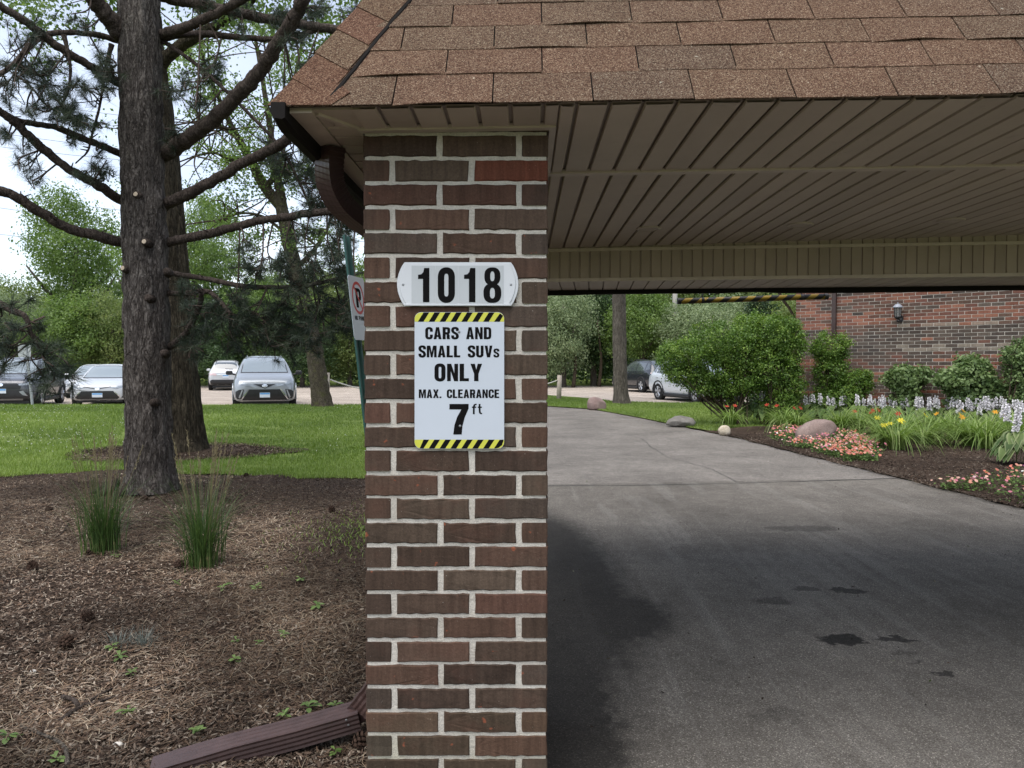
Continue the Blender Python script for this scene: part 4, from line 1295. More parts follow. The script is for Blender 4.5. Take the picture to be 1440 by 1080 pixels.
pq = thing('house_number_plaque', 'white number plaque with rounded ends screwed above the clearance sign', 'plaque', on_pillar(643, 400, .01))
def bulge(x0, x1, y0, y1, b):
    pts = [(x0, y0), (x1, y0)] + [(x1 + b * math.sin(math.pi * k / 12) ** .8, y0 + (y1 - y0) * k / 12) for k in range(1, 12)] + [(x1, y1), (x0, y1)]
    return pts + [(x0 - b * math.sin(math.pi * k / 12) ** .8, y1 - (y1 - y0) * k / 12) for k in range(1, 12)]
pl2 = sign_place(.006)
m = MB(); m.prism([pl2(x, y, .004) for x, y in bulge(569, 718.5, -430.5, -369, 10.5)], -VY, .006)
m.build('back_plate', MAT['white_plastic'], pq, bevel=.0012)
m = MB(); m.prism([pl2(x, y, .0075) for x, y in bulge(571.5, 716, -427.5, -371.5, 9.0)], -VY, .0035); m.build('raised_face', MAT['white_plastic'], pq, bevel=.0012)
m = MB(); m.prism([pl2(568.5, -430.3, .011), pl2(718.8, -430.3, .011), pl2(717.5, -427.3, .011), pl2(569.5, -427.3, .011)], -VY, .007); m.build('bottom_lip', MAT['white_plastic'], pq, bevel=.001)
for k, (ch, xa, xb) in enumerate((('1', 587.5, 605.5), ('0', 616, 640), ('1', 652, 670), ('8', 680, 705))):
    cx = (579, 612.5, 644.5, 676.5, 708.6)
    m = MB(); m.prism([pl2(x, y, .0085) for x, y in ((cx[k] + .25, -426.5), (cx[k + 1] - .25, -426.5), (cx[k + 1] - .25, -374), (cx[k] + .25, -374))], -VY, .0008)
    t_ = m.build('number_tile', MAT['tile_white'], pq)
    lt = text_mesh('digit', ch, lambda x, y, h: pl2(x, y, .0085 + h), (xa, -425.3, xb, -377.3), MAT['print_black'], t_)
for px in (567.3, 718.5):
    m = MB(); m.lathe([(.0042, -.001), (.004, .001), (.0015, .0016)], 10)
    v = np.concatenate(m.v); v = np.stack([v[:, 0], -v[:, 2], v[:, 1]], 1) + pl2(px, -400.5, .0078)
    MB().add(v, m.f).build('screw', MAT['screw'], pq)

# ------------------------------------------------------------------ no parking sign on a leaning green post
np_ = thing('no_parking_sign', 'leaning no parking sign on a green channel post beside the pillar', 'sign', P(515, 640, 5.3) * np.array([1, 1, 0]))
pt, pb = P(488.5, 331, 5.3), P(512, 545, 5.3)
dirp = (pb - pt) / np.linalg.norm(pb - pt)
pend = pt + dirp * ((pt[2] + .25) / -dirp[2])
m = MB()
th = R(80)
sx_ = np.array([math.cos(th), math.sin(th), 0]); sx_ -= dirp * np.dot(sx_, dirp); sx_ /= np.linalg.norm(sx_)
nx_ = np.cross(sx_, -dirp); nx_ /= np.linalg.norm(nx_)
if nx_[1] > 0: nx_ = -nx_
def post_prof(c, w_, d_):
    return [c + sx_ * a + nx_ * b for a, b in ((-w_, 0), (-w_ * .55, 0), (-w_ * .4, -d_), (w_ * .4, -d_), (w_ * .55, 0), (w_, 0), (w_, -.004), (w_ * .62, -.004), (w_ * .46, -d_ - .004), (-w_ * .46, -d_ - .004), (-w_ * .62, -.004), (-w_, -.004))]
v = post_prof(pt, .055, .022) + post_prof(pend, .055, .022)
m.add(v, [(i, (i + 1) % 12, 12 + (i + 1) % 12, 12 + i) for i in range(12)] + [tuple(range(12)), tuple(range(12, 24))])
m.build('post', MAT['green_post'], np_)
up_ = -dirp
ctr = P(503.0, 434, 5.3) + nx_ * .012
def npl(x, y, h): return ctr + sx_ * x + up_ * y + nx_ * h
# face that looks at the camera
if np.dot(nx_, np.array([0, 0, EYE]) - ctr) < 0: nx_ = -nx_
m = MB(); m.prism([npl(x, y, 0) for x, y in rrect(-.152, -.228, .152, .228, .03)], nx_, .002); m.build('panel', MAT['sign_white'], np_)
ring_o = [(.112 * math.cos(a), .075 + .118 * math.sin(a)) for a in np.linspace(0, 2 * math.pi, 33)[:-1]]
ring_i = [(.092 * math.cos(a), .075 + .097 * math.sin(a)) for a in np.linspace(0, 2 * math.pi, 33)[:-1]]
m = MB(); m.prism([npl(x, y, .0006) for x, y in ring_o], nx_, 0, [npl(x, y, .0006) for x, y in ring_i])
a_ = .707
m.prism([npl(x, y, .0012) for x, y in ((-.074, .156), (-.062, .166), (.074, -.006), (.062, -.016))], nx_, 0)
m.build('prohibition_ring', MAT['print_red'], np_)
text_mesh('lettering', 'P', npl, (-.045, .005, .055, .145), MAT['print_black'], np_)
text_mesh('lettering', 'NO PARKING', npl, (-.10, -.085, .135, -.055), MAT['print_black'], np_)

# ------------------------------------------------------------------ brick house on the right
HA, HB = np.array([7.37, 19.25]), np.array([12.9, 14.31])
hd = (HB - HA) / np.linalg.norm(HB - HA)
HX = np.array([hd[0], hd[1], 0]); HN = np.array([hd[1], -hd[0], 0])        # HN points to the driveway
HN = HN if HN[1] < 0 else -HN
HL = float(np.linalg.norm(HB - HA)); HH = 4.2
def Hs(s, d, z): return np.array([HA[0], HA[1], 0]) + HX * s + HN * d + ZZ * z
def house_at(px, d=0.0):
    """point on the line d in front of the wall seen in photo column px"""
    m_ = (px - 720) / F
    a = np.array([HA[0], HA[1]]) + HN[:2] * d
    s = (m_ * a[1] - a[0]) / (hd[0] - m_ * hd[1])
    return Hs(s, d, 0), s
house = thing('brick_house', 'red and brown brick house wall behind the flower bed', 'house', Hs(0, 0, 0), math.atan2(hd[1], hd[0]))
house.rotation_euler = (0, 0, 0)
m = MB(); m.hexa([Hs(0.006, -.006, -.1), Hs(HL, -.006, -.1), Hs(HL, -6, -.1), Hs(0.006, -6, -.1), Hs(0.006, -.006, HH), Hs(HL, -.006, HH), Hs(HL, -6, HH), Hs(0.006, -6, HH)])
m.build('wall', MAT['mortar'], house)
m = MB(); m.hexa([Hs(-.5, .5, HH + .003), Hs(HL + .3, .5, HH + .003), Hs(HL + .3, -6.5, HH + .003), Hs(-.5, -6.5, HH + .003), Hs(.2, -.4, HH + 1.0), Hs(HL, -.4, HH + 1.0), Hs(HL, -5.6, HH + 1.0), Hs(.2, -5.6, HH + 1.0)])
o = m.build('roof', MAT['shingle'], house); o.color = (.8, .8, .8, 1)
WB = 0.254; WC = 0.0816; wj = 0.012
wbm = brick_mesh('wall_brick', WB - wj, .09, WC - wj, MAT['wall_brick'], 91, .0014, 4)
wbm.materials[0] = MAT['wall_brick']
RED = [(0.235, 0.098, 0.066), (0.20, 0.086, 0.06), (0.265, 0.118, 0.078), (0.175, 0.08, 0.06)]
DRK = [(0.088, 0.068, 0.056), (0.070, 0.056, 0.048), (0.108, 0.086, 0.070), (0.10, 0.072, 0.058)]
MID = [(0.15, 0.075, 0.055), (0.13, 0.08, 0.06), (0.11, 0.07, 0.056)]
rw = random.Random(11)
allb = []
zph2 = 0.02
for k in range(int(HH / WC)):
    zc = zph2 + (k + .5) * WC
    off = (k % 2) * WB / 2 + rw.gauss(0, .004)
    s = off - WB
    run = None
    while s < HL:
        s0, s1 = max(s, 0.0), min(s + WB, HL)
        if s1 - s0 > .06:
            pr = Hs((s0 + s1) / 2, 0, zc)
            # courses of the photograph: red above, a darker band in the middle, reddish below
            hgt = zc
            bias = .30
            if hgt > 2.55: bias = .62
            elif hgt > 2.35: bias = .55
            elif hgt > 1.75: bias = .10
            elif hgt < 1.5: bias = .35
            bias += .25 * (vnoise(np.array([[s * .9, zc * 3.5, 3.3]]))[0] - .5)
            if run is None or rw.random() < .45:
                u = rw.random()
                run = RED if u < bias * .75 else (MID if u < bias * 1.25 + .1 else DRK)
            c = rw.choice(run); g_ = rw.uniform(.85, 1.15)
            c = tuple(x * g_ for x in c)
            white = 0
            if (1.83 < zc < 1.99 or (2.42 < zc < 2.5)) and 2.3 < s < 4.6 and rw.random() < .45: white = 1
            if white: c = tuple(.55 * a + .45 * b for a, b in zip(c, (.42, .36, .28)))
            allb.append((s0 + wj / 2, s1 - wj / 2, zc, c))
        s += WB
def seen(b):
    q = Hs((b[0] + b[1]) / 2, 0, b[2])
    px, py = 720 + F * q[0] / q[1], 513 - F * (q[2] - EYE) / q[1]
    if not (1112 < px < 1446 and 406 < py < 600): return 1e9
    pen = 0
    if px < 1240: pen += 4 if py > 470 else 0
    if py > 515 and (1245 < px < 1310 or px > 1335): pen += 5
    return q[1] + pen
order = sorted(range(len(allb)), key=lambda i: seen(allb[i]))
singles = set(order[:298])
mj_v, mj_f, mj_c, nn_ = [], [], [], 0
bv = np.array([v.co for v in wbm.vertices]); bf = [tuple(p.vertices) for p in wbm.polygons]
ang = math.atan2(hd[1], hd[0])
wl = wloc(house)
for i, (s0, s1, zc, c) in enumerate(allb):
    ctr_ = Hs((s0 + s1) / 2, -.044 + rw.gauss(0, .0012), zc)
    full = (s1 - s0) > WB - wj - .004
    if i in singles and full:
        o = link('brick', wbm, house, ctr_ - wl)
        o.rotation_euler = (0, 0, ang)
        o.color = (*c, 1)
    else:
        a0, a1 = s0, s1
        q = [Hs(a0, .0, zc - WC / 2 + wj / 2), Hs(a1, .0, zc - WC / 2 + wj / 2), Hs(a1, .0, zc + WC / 2 - wj / 2), Hs(a0, .0, zc + WC / 2 - wj / 2)]
        qb = [x - HN * .03 for x in q]
        mj_v += q + qb
        mj_f += [tuple(nn_ + j for j in f_) for f_ in ((0, 1, 2, 3), (1, 0, 4, 5), (2, 1, 5, 6), (3, 2, 6, 7), (0, 3, 7, 4))]
        mj_c += [c] * 8
        nn_ += 8
# the return wall round the corner, seen only from the side
for k in range(int(HH / WC)):
    zc = zph2 + (k + .5) * WC
    for j in range(20):
        d0 = -.0 - j * WB - (k % 2) * WB / 2 - .01
        c = rw.choice(rw.choice((RED, MID, DRK)))
        q = [Hs(0, d0, zc - WC / 2 + wj / 2), Hs(0, d0 - WB + wj, zc - WC / 2 + wj / 2), Hs(0, d0 - WB + wj, zc + WC / 2 - wj / 2), Hs(0, d0, zc + WC / 2 - wj / 2)]
        qb = [x + HX * .03 for x in q]
        mj_v += q + qb; mj_f += [tuple(nn_ + j2 for j2 in f_) for f_ in ((0, 3, 2, 1), (1, 5, 4, 0), (2, 6, 5, 1), (3, 7, 6, 2), (0, 4, 7, 3))]; mj_c += [c] * 8; nn_ += 8
bj = link('brickwork', raw_mesh('brickwork', np.array(mj_v) - wl, mj_f, MAT['joined_brick'], col=np.array(mj_c)), house)
bj['kind'] = 'stuff'
# downspout of the house
q, s_d = house_at(1172, .05)
m = MB(); m.add(*rect_pipe([Hs(s_d, .055, .02), Hs(s_d, .055, 2), Hs(s_d, .055, HH)], HN, .10, .08)); m.build('downspout', MAT['downspout'], house)
# wall lantern
q, s_l = house_at(1264, .12)
lz = P(1264, 448, q[1])[2]
lan = thing('wall_lantern', 'black wall lantern with grey hood on the brick house', 'lantern', Hs(s_l, .0, lz))
c0 = Hs(s_l - .035, .15, 0)
zt_ = P(1263, 431, c0[1])[2]; zb_ = P(1263, 446, c0[1])[2]
hb = zt_ - zb_
m = MB(); m.lathe([(.105, zt_ - .03), (.112, zt_ - .015), (.085, zt_ + .02), (.055, zt_ + .05), (.012, zt_ + .06), (.010, zt_ + .075), (.016, zt_ + .09), (.002, zt_ + .10)], 10, (c0[0], c0[1], 0)); m.build('hood', MAT['lantern_top'], lan)
m = MB(); m.lathe([(.062, zb_ + .01), (.082, zt_ - .03)], 8, (c0[0], c0[1], 0)); m.build('glass', MAT['lantern_glass'], lan)
for k in range(8):
    a = k * math.pi / 4
    m = MB(); m.tube([(c0[0] + .066 * math.cos(a), c0[1] + .066 * math.sin(a), zb_), (c0[0] + .086 * math.cos(a), c0[1] + .086 * math.sin(a), zt_ - .028)], .006, 5); m.build('bar', MAT['black_metal'], lan)
m = MB(); m.lathe([(.03, zb_ - .05), (.062, zb_ - .02), (.07, zb_ + .01)], 10, (c0[0], c0[1], 0)); m.build('base', MAT['black_metal'], lan)
m = MB(); m.tube(smooth_path([(c0[0], c0[1], zb_ - .03), c0 + ZZ * (zb_ - .10), Hs(s_l, .05, zb_ - .09), Hs(s_l, .01, zb_ - .03)]), .016, 7); m.build('bracket', MAT['black_metal'], lan)
m = MB(); v_ = []
m.prism([Hs(s_l + .055 * math.cos(a), .016, zb_ - .03 + .085 * math.sin(a)) for a in np.linspace(0, 2 * math.pi, 17)[:-1]], HN, .015); m.build('wall_plate', MAT['black_metal'], lan)

# ------------------------------------------------------------------ hazard bar hanging behind the beam
YBAR = 6.45
b0_, b1_ = P(955, 423.5, YBAR), P(1161.5, 417.0, YBAR)
bar = thing('clearance_bar', 'yellow and black striped clearance bar hanging on chains behind the canopy beam', 'clearance bar', (b0_ + b1_) / 2)
m = MB(); m.tube([b0_, b0_ * .5 + b1_ * .5, b1_], .025, 14); m.build('pipe', MAT['hazard'], bar, True)
for px in (988, 1127):
    u = (px - 955) / 206.5
    q = b0_ + (b1_ - b0_) * u
    c = [q + ZZ * (.02 + .03 * k) for k in range(11)]
    m = MB()
    for k in range(10):
        dx = .007 if k % 2 else 0; dy = 0 if k % 2 else .007
        ring = [(q[0] + (.007 if k % 2 else 0) * math.cos(a), q[1] + (0 if k % 2 else .007) * math.cos(a), q[2] + .035 + .03 * k + .02 * math.sin(a)) for a in np.linspace(0, 2 * math.pi, 9)]
        m.tube(ring, .0028, 5)
    m.lathe([(.03, -.02), (.03, .02)], 12, (q[0], q[1], q[2]), axis='x') if False else None
    m.build('chain', MAT['trim_black'], bar)
    m = MB(); m.lathe([(.0268, -.012), (.0268, .012)], 14, tuple(q), axis='x'); m.build('clamp', MAT['trim_black'], bar)
for p_, n_ in ((b0_, -1), (b1_, 1)):
    m = MB(); m.lathe([(.027, -.016), (.027, .016)], 14, tuple(p_), axis='x'); m.build('end_cap', MAT['trim_black'], bar)

# ------------------------------------------------------------------ boulders
def boulder(name, label, px, py, wpx, hpx, depth_ratio, mat, seed, lean=0.0):
    g = G(px, py); Y = g[1]
    W_, H_ = wpx * Y / F / 2, hpx * Y / F
    bm = bmesh.new(); bmesh.ops.create_icosphere(bm, subdivisions=4, radius=1.0)
    v = np.array([q.co for q in bm.verts])
    n1 = fbm(v * 1.1 + seed * 7.1, 3) - .5; n2 = fbm(v * 3.2 + seed, 3) - .5
    r = 1 + .40 * n1 + .12 * n2
    v = v * r[:, None]
    # a few flattened facets
    rr = np.random.default_rng(seed)
    for _ in range(9):
        d = rr.normal(size=3); d /= np.linalg.norm(d)
        lim = rr.uniform(.72, .92)
        k = v @ d
        ex = np.maximum(k - lim, 0)
        v -= ex[:, None] * d * .9
    v[:, 0] += lean * v[:, 2]
    mn, mx = v.min(0), v.max(0)
    v = (v - (mn + mx) / 2) / (mx - mn) * 2
    v[:, 2] = np.where(v[:, 2] < -.35, -.35 + (v[:, 2] + .35) * .4, v[:, 2])
    zmin = -.61
    v = v * [W_, W_ * depth_ratio, 1]; v[:, 2] = (v[:, 2] + .45) * H_ / 1.45
    for q, c in zip(bm.verts, v): q.co = c
    me = bpy.data.meshes.new(name); bm.to_mesh(me); bm.free()
    me.polygons.foreach_set('use_smooth', np.ones(len(me.polygons), bool)); me.materials.append(mat)
    o = link(name, me, None, (g[0], g[1] + W_ * depth_ratio * .6, float(hz(g[1])) + .02))
    return tag(o, label, 'boulder')
boulder('boulder', 'red granite boulder on the grass beside the driveway near the tall grey trunk', 840, 577, 27, 18, .9, MAT['stone_red'], 3)
boulder('boulder', 'low grey boulder where the lawn meets the driveway left of the big bush', 959, 601, 42, 15, .8, MAT['stone_grey'], 5)
boulder('boulder', 'small cream stone at the driveway edge in front of the daylily with red flowers', 1020, 613, 18, 13.5, .9, MAT['stone_cream'], 8)
boulder('boulder', 'large pink granite boulder among the bedding flowers', 1153, 627, 58, 35, .75, MAT['stone_pink'], 12, .35)

# ------------------------------------------------------------------ cars
def loft_body(st, nsub=2):
    """st rows: x, zb, zs, zt, w, wt  ->  closed body, x forward is -x (front at x = 0)"""
    V = []
    for (x, zb, zs, zt, w_, wt) in st:
        mid = zb + .45 * (zs - zb)
        half = [(0, zb), (.80 * w_, zb), (.965 * w_, zb + .10 * (zs - zb) + .02), (w_, mid), (.985 * w_, zs - .16 * (zs - zb)), (.945 * w_, zs),
                (.945 * w_ + (wt - .945 * w_) * .55, zs + (zt - zs) * .52), (wt, zt - .10 * (zt - zs) - .005), (.80 * wt, zt + .004), (0, zt + .018)]
        full = half + [(-a, b) for a, b in half[-2:0:-1]]
        V.append([(x, a, b) for a, b in full])
    n_ = len(V[0]); k = len(V)
    f = [(i * n_ + j, i * n_ + (j + 1) % n_, (i + 1) * n_ + (j + 1) % n_, (i + 1) * n_ + j) for i in range(k - 1) for j in range(n_)]
    f += [tuple(range(n_))[::-1], tuple(range((k - 1) * n_, k * n_))]
    me = raw_mesh('loft', [q for r_ in V for q in r_], f)
    o = link('loft', me)
    bm = bmesh.new(); bm.from_mesh(me); bmesh.ops.recalc_face_normals(bm, faces=bm.faces); bm.to_mesh(me); bm.free()
    md = o.modifiers.new('s', 'SUBSURF'); md.levels = nsub; md.render_levels = nsub
    dg = bpy.context.evaluated_depsgraph_get()
    me2 = bpy.data.meshes.new_from_object(o.evaluated_get(dg))
    bpy.data.objects.remove(o); bpy.data.meshes.remove(me)
    me2.polygons.foreach_set('use_smooth', np.ones(len(me2.polygons), bool))
    return me2
def bvh_of(me):
    return BVHTree.FromPolygons([v.co.copy() for v in me.vertices], [tuple(p.vertices) for p in me.polygons])
def patch(name, tree, poly2, axis, sign, mat, parent, off=.006, cuts=3, L=5.0):
    """panel drawn on a face of the body: axis 'x' (front/rear, coordinates y z) or 'y' (sides, coordinates x z)"""
    pts = [Vector((p[0], p[1], 0)) for p in poly2]
    bm = bmesh.new()
    tri = tessellate_polygon([pts])
    vs = [bm.verts.new(p) for p in pts]
    for t_ in tri:
        try: bm.faces.new([vs[i] for i in t_])
        except ValueError: pass
    for _ in range(6):
        lg = [e for e in bm.edges if e.calc_length() > .075]
        if not lg: break
        bmesh.ops.subdivide_edges(bm, edges=lg, cuts=1)
        bmesh.ops.triangulate(bm, faces=[f for f in bm.faces if len(f.verts) > 3])
    bmesh.ops.triangulate(bm, faces=bm.faces[:])
    last = None
    for v in bm.verts:
        a, z = v.co.x, v.co.y
        if axis == 'x': o_, d = Vector((-sign * -1 * 0 + (-3 if sign < 0 else L + 3), a, z)), Vector((1 if sign < 0 else -1, 0, 0))
        else: o_, d = Vector((a, 4 * sign, z)), Vector((0, -sign, 0))
        hit = tree.ray_cast(o_, d)
        if hit[0] is None:
            hit = tree.find_nearest(Vector((0 if sign < 0 else L, a, z)) if axis == 'x' else Vector((a, sign, z)))
        v.co = hit[0] - d * off
    bmesh.ops.recalc_face_normals(bm, faces=bm.faces)
    me = bpy.data.meshes.new(name)
    bm.to_mesh(me); bm.free()
    # outward
    s_ = 0
    for p in me.polygons: s_ += p.normal.x * sign if axis == 'x' else p.normal.y * sign
    if s_ < 0: me.flip_normals()
    me.polygons.foreach_set('use_smooth', np.ones(len(me.polygons), bool))
    me.materials.append(mat)
    return link(name, me, parent)
def mir(poly_): return [(-a, b) for a, b in poly_][::-1]

_wheel = {}
def wheel(parent, x, y, r, wd, side):
    key = (round(r, 3), side)
    if key not in _wheel:
        m = MB(); m.lathe([(r * .64, -wd / 2), (r * .92, -wd / 2), (r, -wd * .35), (r, wd * .35), (r * .92, wd / 2), (r * .64, wd / 2), (r * .62, 0), (r * .64, -wd / 2)], 28, axis='y', cap=False); ty = m.mesh('tyre', MAT['tyre'], True)
        m = MB(); s_ = side
        m.lathe([(r * .66, s_ * wd * .46), (r * .60, s_ * wd * .46), (r * .58, s_ * wd * .20)], 24, axis='y', cap=False)
        for k in range(5):
            a = k * 2 * math.pi / 5 + .3
            for da in (-.16, .16):
                p0 = (math.cos(a) * r * .12, math.sin(a) * r * .12); p1 = (math.cos(a + da) * r * .61, math.sin(a + da) * r * .61)
                m.tube([(p0[0], s_ * wd * .42, p0[1]), (p1[0], s_ * wd * .45, p1[1])], .026, 5)
        m.lathe([(r * .14, s_ * wd * .38), (r * .13, s_ * wd * .45), (r * .02, s_ * wd * .46)], 12, axis='y')
        ri = m.mesh('rim', MAT['rim'], False)
        m = MB(); m.lathe([(r * .6, s_ * wd * .12), (r * .6, s_ * wd * .10)], 20, axis='y'); di = m.mesh('brake', MAT['trim_black'], False)
        _wheel[key] = (ty, ri, di)
    ty, ri, di = _wheel[key]
    w_ = link('wheel', ty, parent, (x, y, r))
    link('rim', ri, w_); link('brake', di, w_)
    return w_
def arch(parent, x, y, r, side, mat):
    m = MB()
    n_ = 16
    o_ = [(x + (r + .05) * math.cos(a), (r) + (r + .05) * math.sin(a)) for a in np.linspace(-.25, math.pi + .25, n_)]
    i_ = [(x + (r + .0) * math.cos(a), (r) + (r + .0) * math.sin(a)) for a in np.linspace(-.25, math.pi + .25, n_)]
    v = []
    for (a, b), (c, d) in zip(o_, i_):
        v += [(a, y, b), (a, y + side * .025, b), (c, y + side * .02, d), (c, y - side * .1, d)]
    m.add(v, [(4 * k + a, 4 * k + 4 + a, 4 * k + 5 + a, 4 * k + 1 + a) for k in range(n_ - 1) for a in range(3)])
    m.build('wheel_arch', mat, parent, local=True)
    m = MB(); m.prism([(x + (r + .005) * math.cos(a), y + side * .003, r + (r + .005) * math.sin(a)) for a in np.linspace(-.3, math.pi + .3, 18)], (0, side, 0), .02); m.build('wheel_well', MAT['trim_black'], parent, local=True)

SUV = dict(L=4.62, W=.93, wb=(.92, 3.62), r=.355, cabin=(1.25, 4.4),
  st=[(.00, .42, .66, .78, .66, .52), (.05, .30, .74, .88, .80, .64), (.28, .22, .86, .98, .89, .74), (.85, .22, .95, 1.05, .925, .78), (1.22, .22, .99, 1.10, .93, .78), (1.62, .22, 1.0, 1.40, .93, .70), (2.02, .22, 1.02, 1.62, .93, .645),
      (2.5, .22, 1.03, 1.68, .93, .63), (3.4, .22, 1.05, 1.665, .93, .62), (3.95, .22, 1.07, 1.60, .92, .60), (4.25, .26, 1.06, 1.42, .90, .62), (4.45, .30, 1.02, 1.16, .87, .66), (4.58, .36, .92, 1.02, .82, .64), (4.62, .48, .82, .92, .70, .56)])
SED = dict(L=4.62, W=.89, wb=(.92, 3.62), r=.315, cabin=(1.3, 3.9),
  st=[(.00, .36, .56, .64, .62, .50), (.05, .24, .62, .72, .76, .60), (.30, .18, .72, .81, .85, .68), (.85, .18, .80, .89, .885, .74), (1.28, .18, .84, .94, .89, .74), (1.72, .18, .85, 1.21, .89, .655), (2.12, .18, .86, 1.40, .89, .60),
      (2.55, .18, .87, 1.445, .89, .585), (3.1, .18, .88, 1.41, .885, .57), (3.55, .18, .90, 1.25, .88, .58), (3.95, .20, .90, 1.04, .87, .64), (4.35, .25, .88, .99, .84, .64), (4.57, .32, .80, .90, .78, .58), (4.62, .42, .70, .78, .66, .5)])
VAN = dict(L=5.16, W=.995, wb=(1.0, 4.06), r=.35, cabin=(1.0, 5.0),
  st=[(.00, .40, .64, .78, .74, .60), (.05, .26, .74, .88, .89, .72), (.25, .19, .88, 1.00, .955, .80), (.68, .19, .98, 1.09, .985, .83), (1.0, .19, 1.02, 1.14, .995, .83), (1.45, .19, 1.04, 1.45, .995, .76), (1.95, .19, 1.05, 1.66, .995, .70),
      (2.6, .19, 1.06, 1.735, .995, .69), (3.8, .19, 1.07, 1.73, .99, .68), (4.6, .20, 1.08, 1.69, .975, .66), (4.95, .24, 1.06, 1.50, .95, .70), (5.08, .30, 1.02, 1.2, .92, .72), (5.14, .38, .92, 1.04, .86, .68), (5.16, .5, .8, .92, .74, .6)])
_body = {}
def make_car(spec, name, label, loc, heading, pmat, front=None, rear=None, arch_mat=None, group=None):
    """car-local: front at x=0, rear at x=L; origin of the thing in the middle of the footprint"""
    key = id(spec)
    if key not in _body:
        me = loft_body(spec['st']); _body[key] = (me, bvh_of(me))
    me0, tree = _body[key]
    me = me0.copy(); me.materials.clear(); me.materials.append(pmat)
    t = thing(name, label, 'car', loc, heading, group)
    off = Vector((-spec['L'] / 2, 0, 0))
    rootoff = bpy.data.objects.new('body', me); COL.objects.link(rootoff); rootoff.parent = t; rootoff.location = off
    t['L'] = 0
    del t['L']
    made = []
    def pt(nm, poly_, axis, sign, mat, o_=.006, cuts=3):
        p = patch(nm, tree, poly_, axis, sign, mat, t, o_, cuts, spec['L']); p.location = off; return p
    z = spec['st']
    c0, c1 = spec['cabin']
    zr = max(r_[3] for r_ in z)
    zbelt = z[4][3]
    wt = min(r_[5] for r_ in z[6:9])
    # windscreen and rear window
    ws = [(-.86 * z[4][5] , zbelt + .035), (.86 * z[4][5], zbelt + .035), (wt * .90, zr - .10), (wt * .5, zr - .075), (-wt * .5, zr - .075), (-wt * .90, zr - .10)]
    pt('windscreen_seal', [(a_ * 1.05, z_ - .03 if z_ < zr - .3 else z_ + .018) for a_, z_ in ws], 'x', -1, MAT['trim_black'], .004, 4)
    pt('windscreen', ws, 'x', -1, MAT['windscreen'], .010, 4)
    zb2 = z[-3][3]
    rwz = zr - .12
    pt('rear_window', [(-.62 * spec['W'], zr * .70 + .02), (.62 * spec['W'], zr * .70 + .02), (wt * .92, rwz), (-wt * .92, rwz)], 'x', 1, MAT['car_glass'], .006, 4)
    # side windows
    f0, f1 = z[5][0], z[8][0]
    zl = z[7][2] + .03
    for sd in (1, -1):
        mid = (z[6][0] + z[9][0]) / 2
        a0 = z[4][0] + .32; a1 = z[6][0] + .12
        pt('side_window', [(a0, zl), (mid - .06, zl + .02), (mid - .06, zr - .13), (a1, zr - .15)], 'y', sd, MAT['car_glass'], .006, 3)
        b1 = z[9][0] - .10
        pt('side_window', [(mid + .02, zl + .02), (b1, zl + .05), (b1 - .06, zr - .17), (mid + .02, zr - .13)], 'y', sd, MAT['car_glass'], .006, 3)
        if spec is not SED:
            pt('side_window', [(b1 + .08, zl + .06), (z[10][0] + .02, zl + .12), (z[9][0] + .12, zr - .22), (b1 + .03, zr - .18)], 'y', sd, MAT['car_glass'], .006, 2)
        # door handles, mirrors, sills
        for hx in (mid - .25, mid + .72):
            p = MB(); p.box((hx, sd * (spec['W'] * .985), zl - .12), (.2, .03, .03)); h_ = p.build('door_handle', pmat, t, local=True, bevel=.008); h_.location = off
        p = MB(); mx_ = z[4][0] + .42
        p.add(*tube([(mx_, sd * spec['W'] * .92, zl - .01), (mx_ - .02, sd * (spec['W'] + .05), zl + .03)], .028, 6))
        mm = p.build('mirror_arm', MAT['trim_black'], t, local=True); mm.location = off
        p = MB(); p.box((mx_ - .03, sd * (spec['W'] + .115), zl + .06), (.11, .21, .14)); mm = p.build('mirror', pmat if spec is not VAN else MAT['trim_black'], t, False, bevel=.03, seg=1, local=True); mm.location = off
        p = MB(); p.box((sum(spec['wb']) / 2, sd * (spec['W'] * .955), .255), (spec['wb'][1] - spec['wb'][0] - spec['r'] * 2.3, .06, .12)); mm = p.build('sill', arch_mat or pmat, t, bevel=.02, local=True); mm.location = off
        if spec is not SED:
            rp = []
            for k_, x_ in enumerate(np.linspace(z[6][0] + .05, z[9][0] + .05, 9)):
                hit = tree.ray_cast(Vector((x_, sd * wt * .82, 4)), Vector((0, 0, -1)))[0]
                rp.append((x_, sd * wt * .82, (hit.z if hit else zr) + (.0 if k_ in (0, 8) else .04)))
            p = MB(); p.add(*tube(rp, .014, 6)); mm = p.build('roof_rail', MAT['chrome'] if spec is VAN else MAT['trim_black'], t, local=True); mm.location = off
        for x_ in spec['wb']:
            w_ = wheel(t, x_ + off.x, sd * (spec['W'] - .115), spec['r'], .225, sd)
            before = set(t.children)
            arch(t, x_, sd * (spec['W'] - .02), spec['r'] + .03, sd, arch_mat or pmat)
            for ch in set(t.children) - before: ch.location = off
    p = MB(); p.box((spec['L'] / 2, 0, .20), (spec['L'] * .86, spec['W'] * 1.5, .10)); mm = p.build('underbody', MAT['trim_black'], t, local=True); mm.location = off
    if front: front(pt, t, off)
    if rear: rear(pt, t, off)
    return t
def plate(pt, y0, y1, z0, z1, sign):
    p = pt('number_plate', [(y0, z0), (y1, z0), (y1, z1), (y0, z1)], 'x', sign, MAT['plate'], .03, 1)
    pt('plate_band', [(y0 + .01, z1 - .055), (y1 - .01, z1 - .055), (y1 - .01, z1 - .008), (y0 + .01, z1 - .008)], 'x', sign, MAT['plate_blue'], .034, 1)
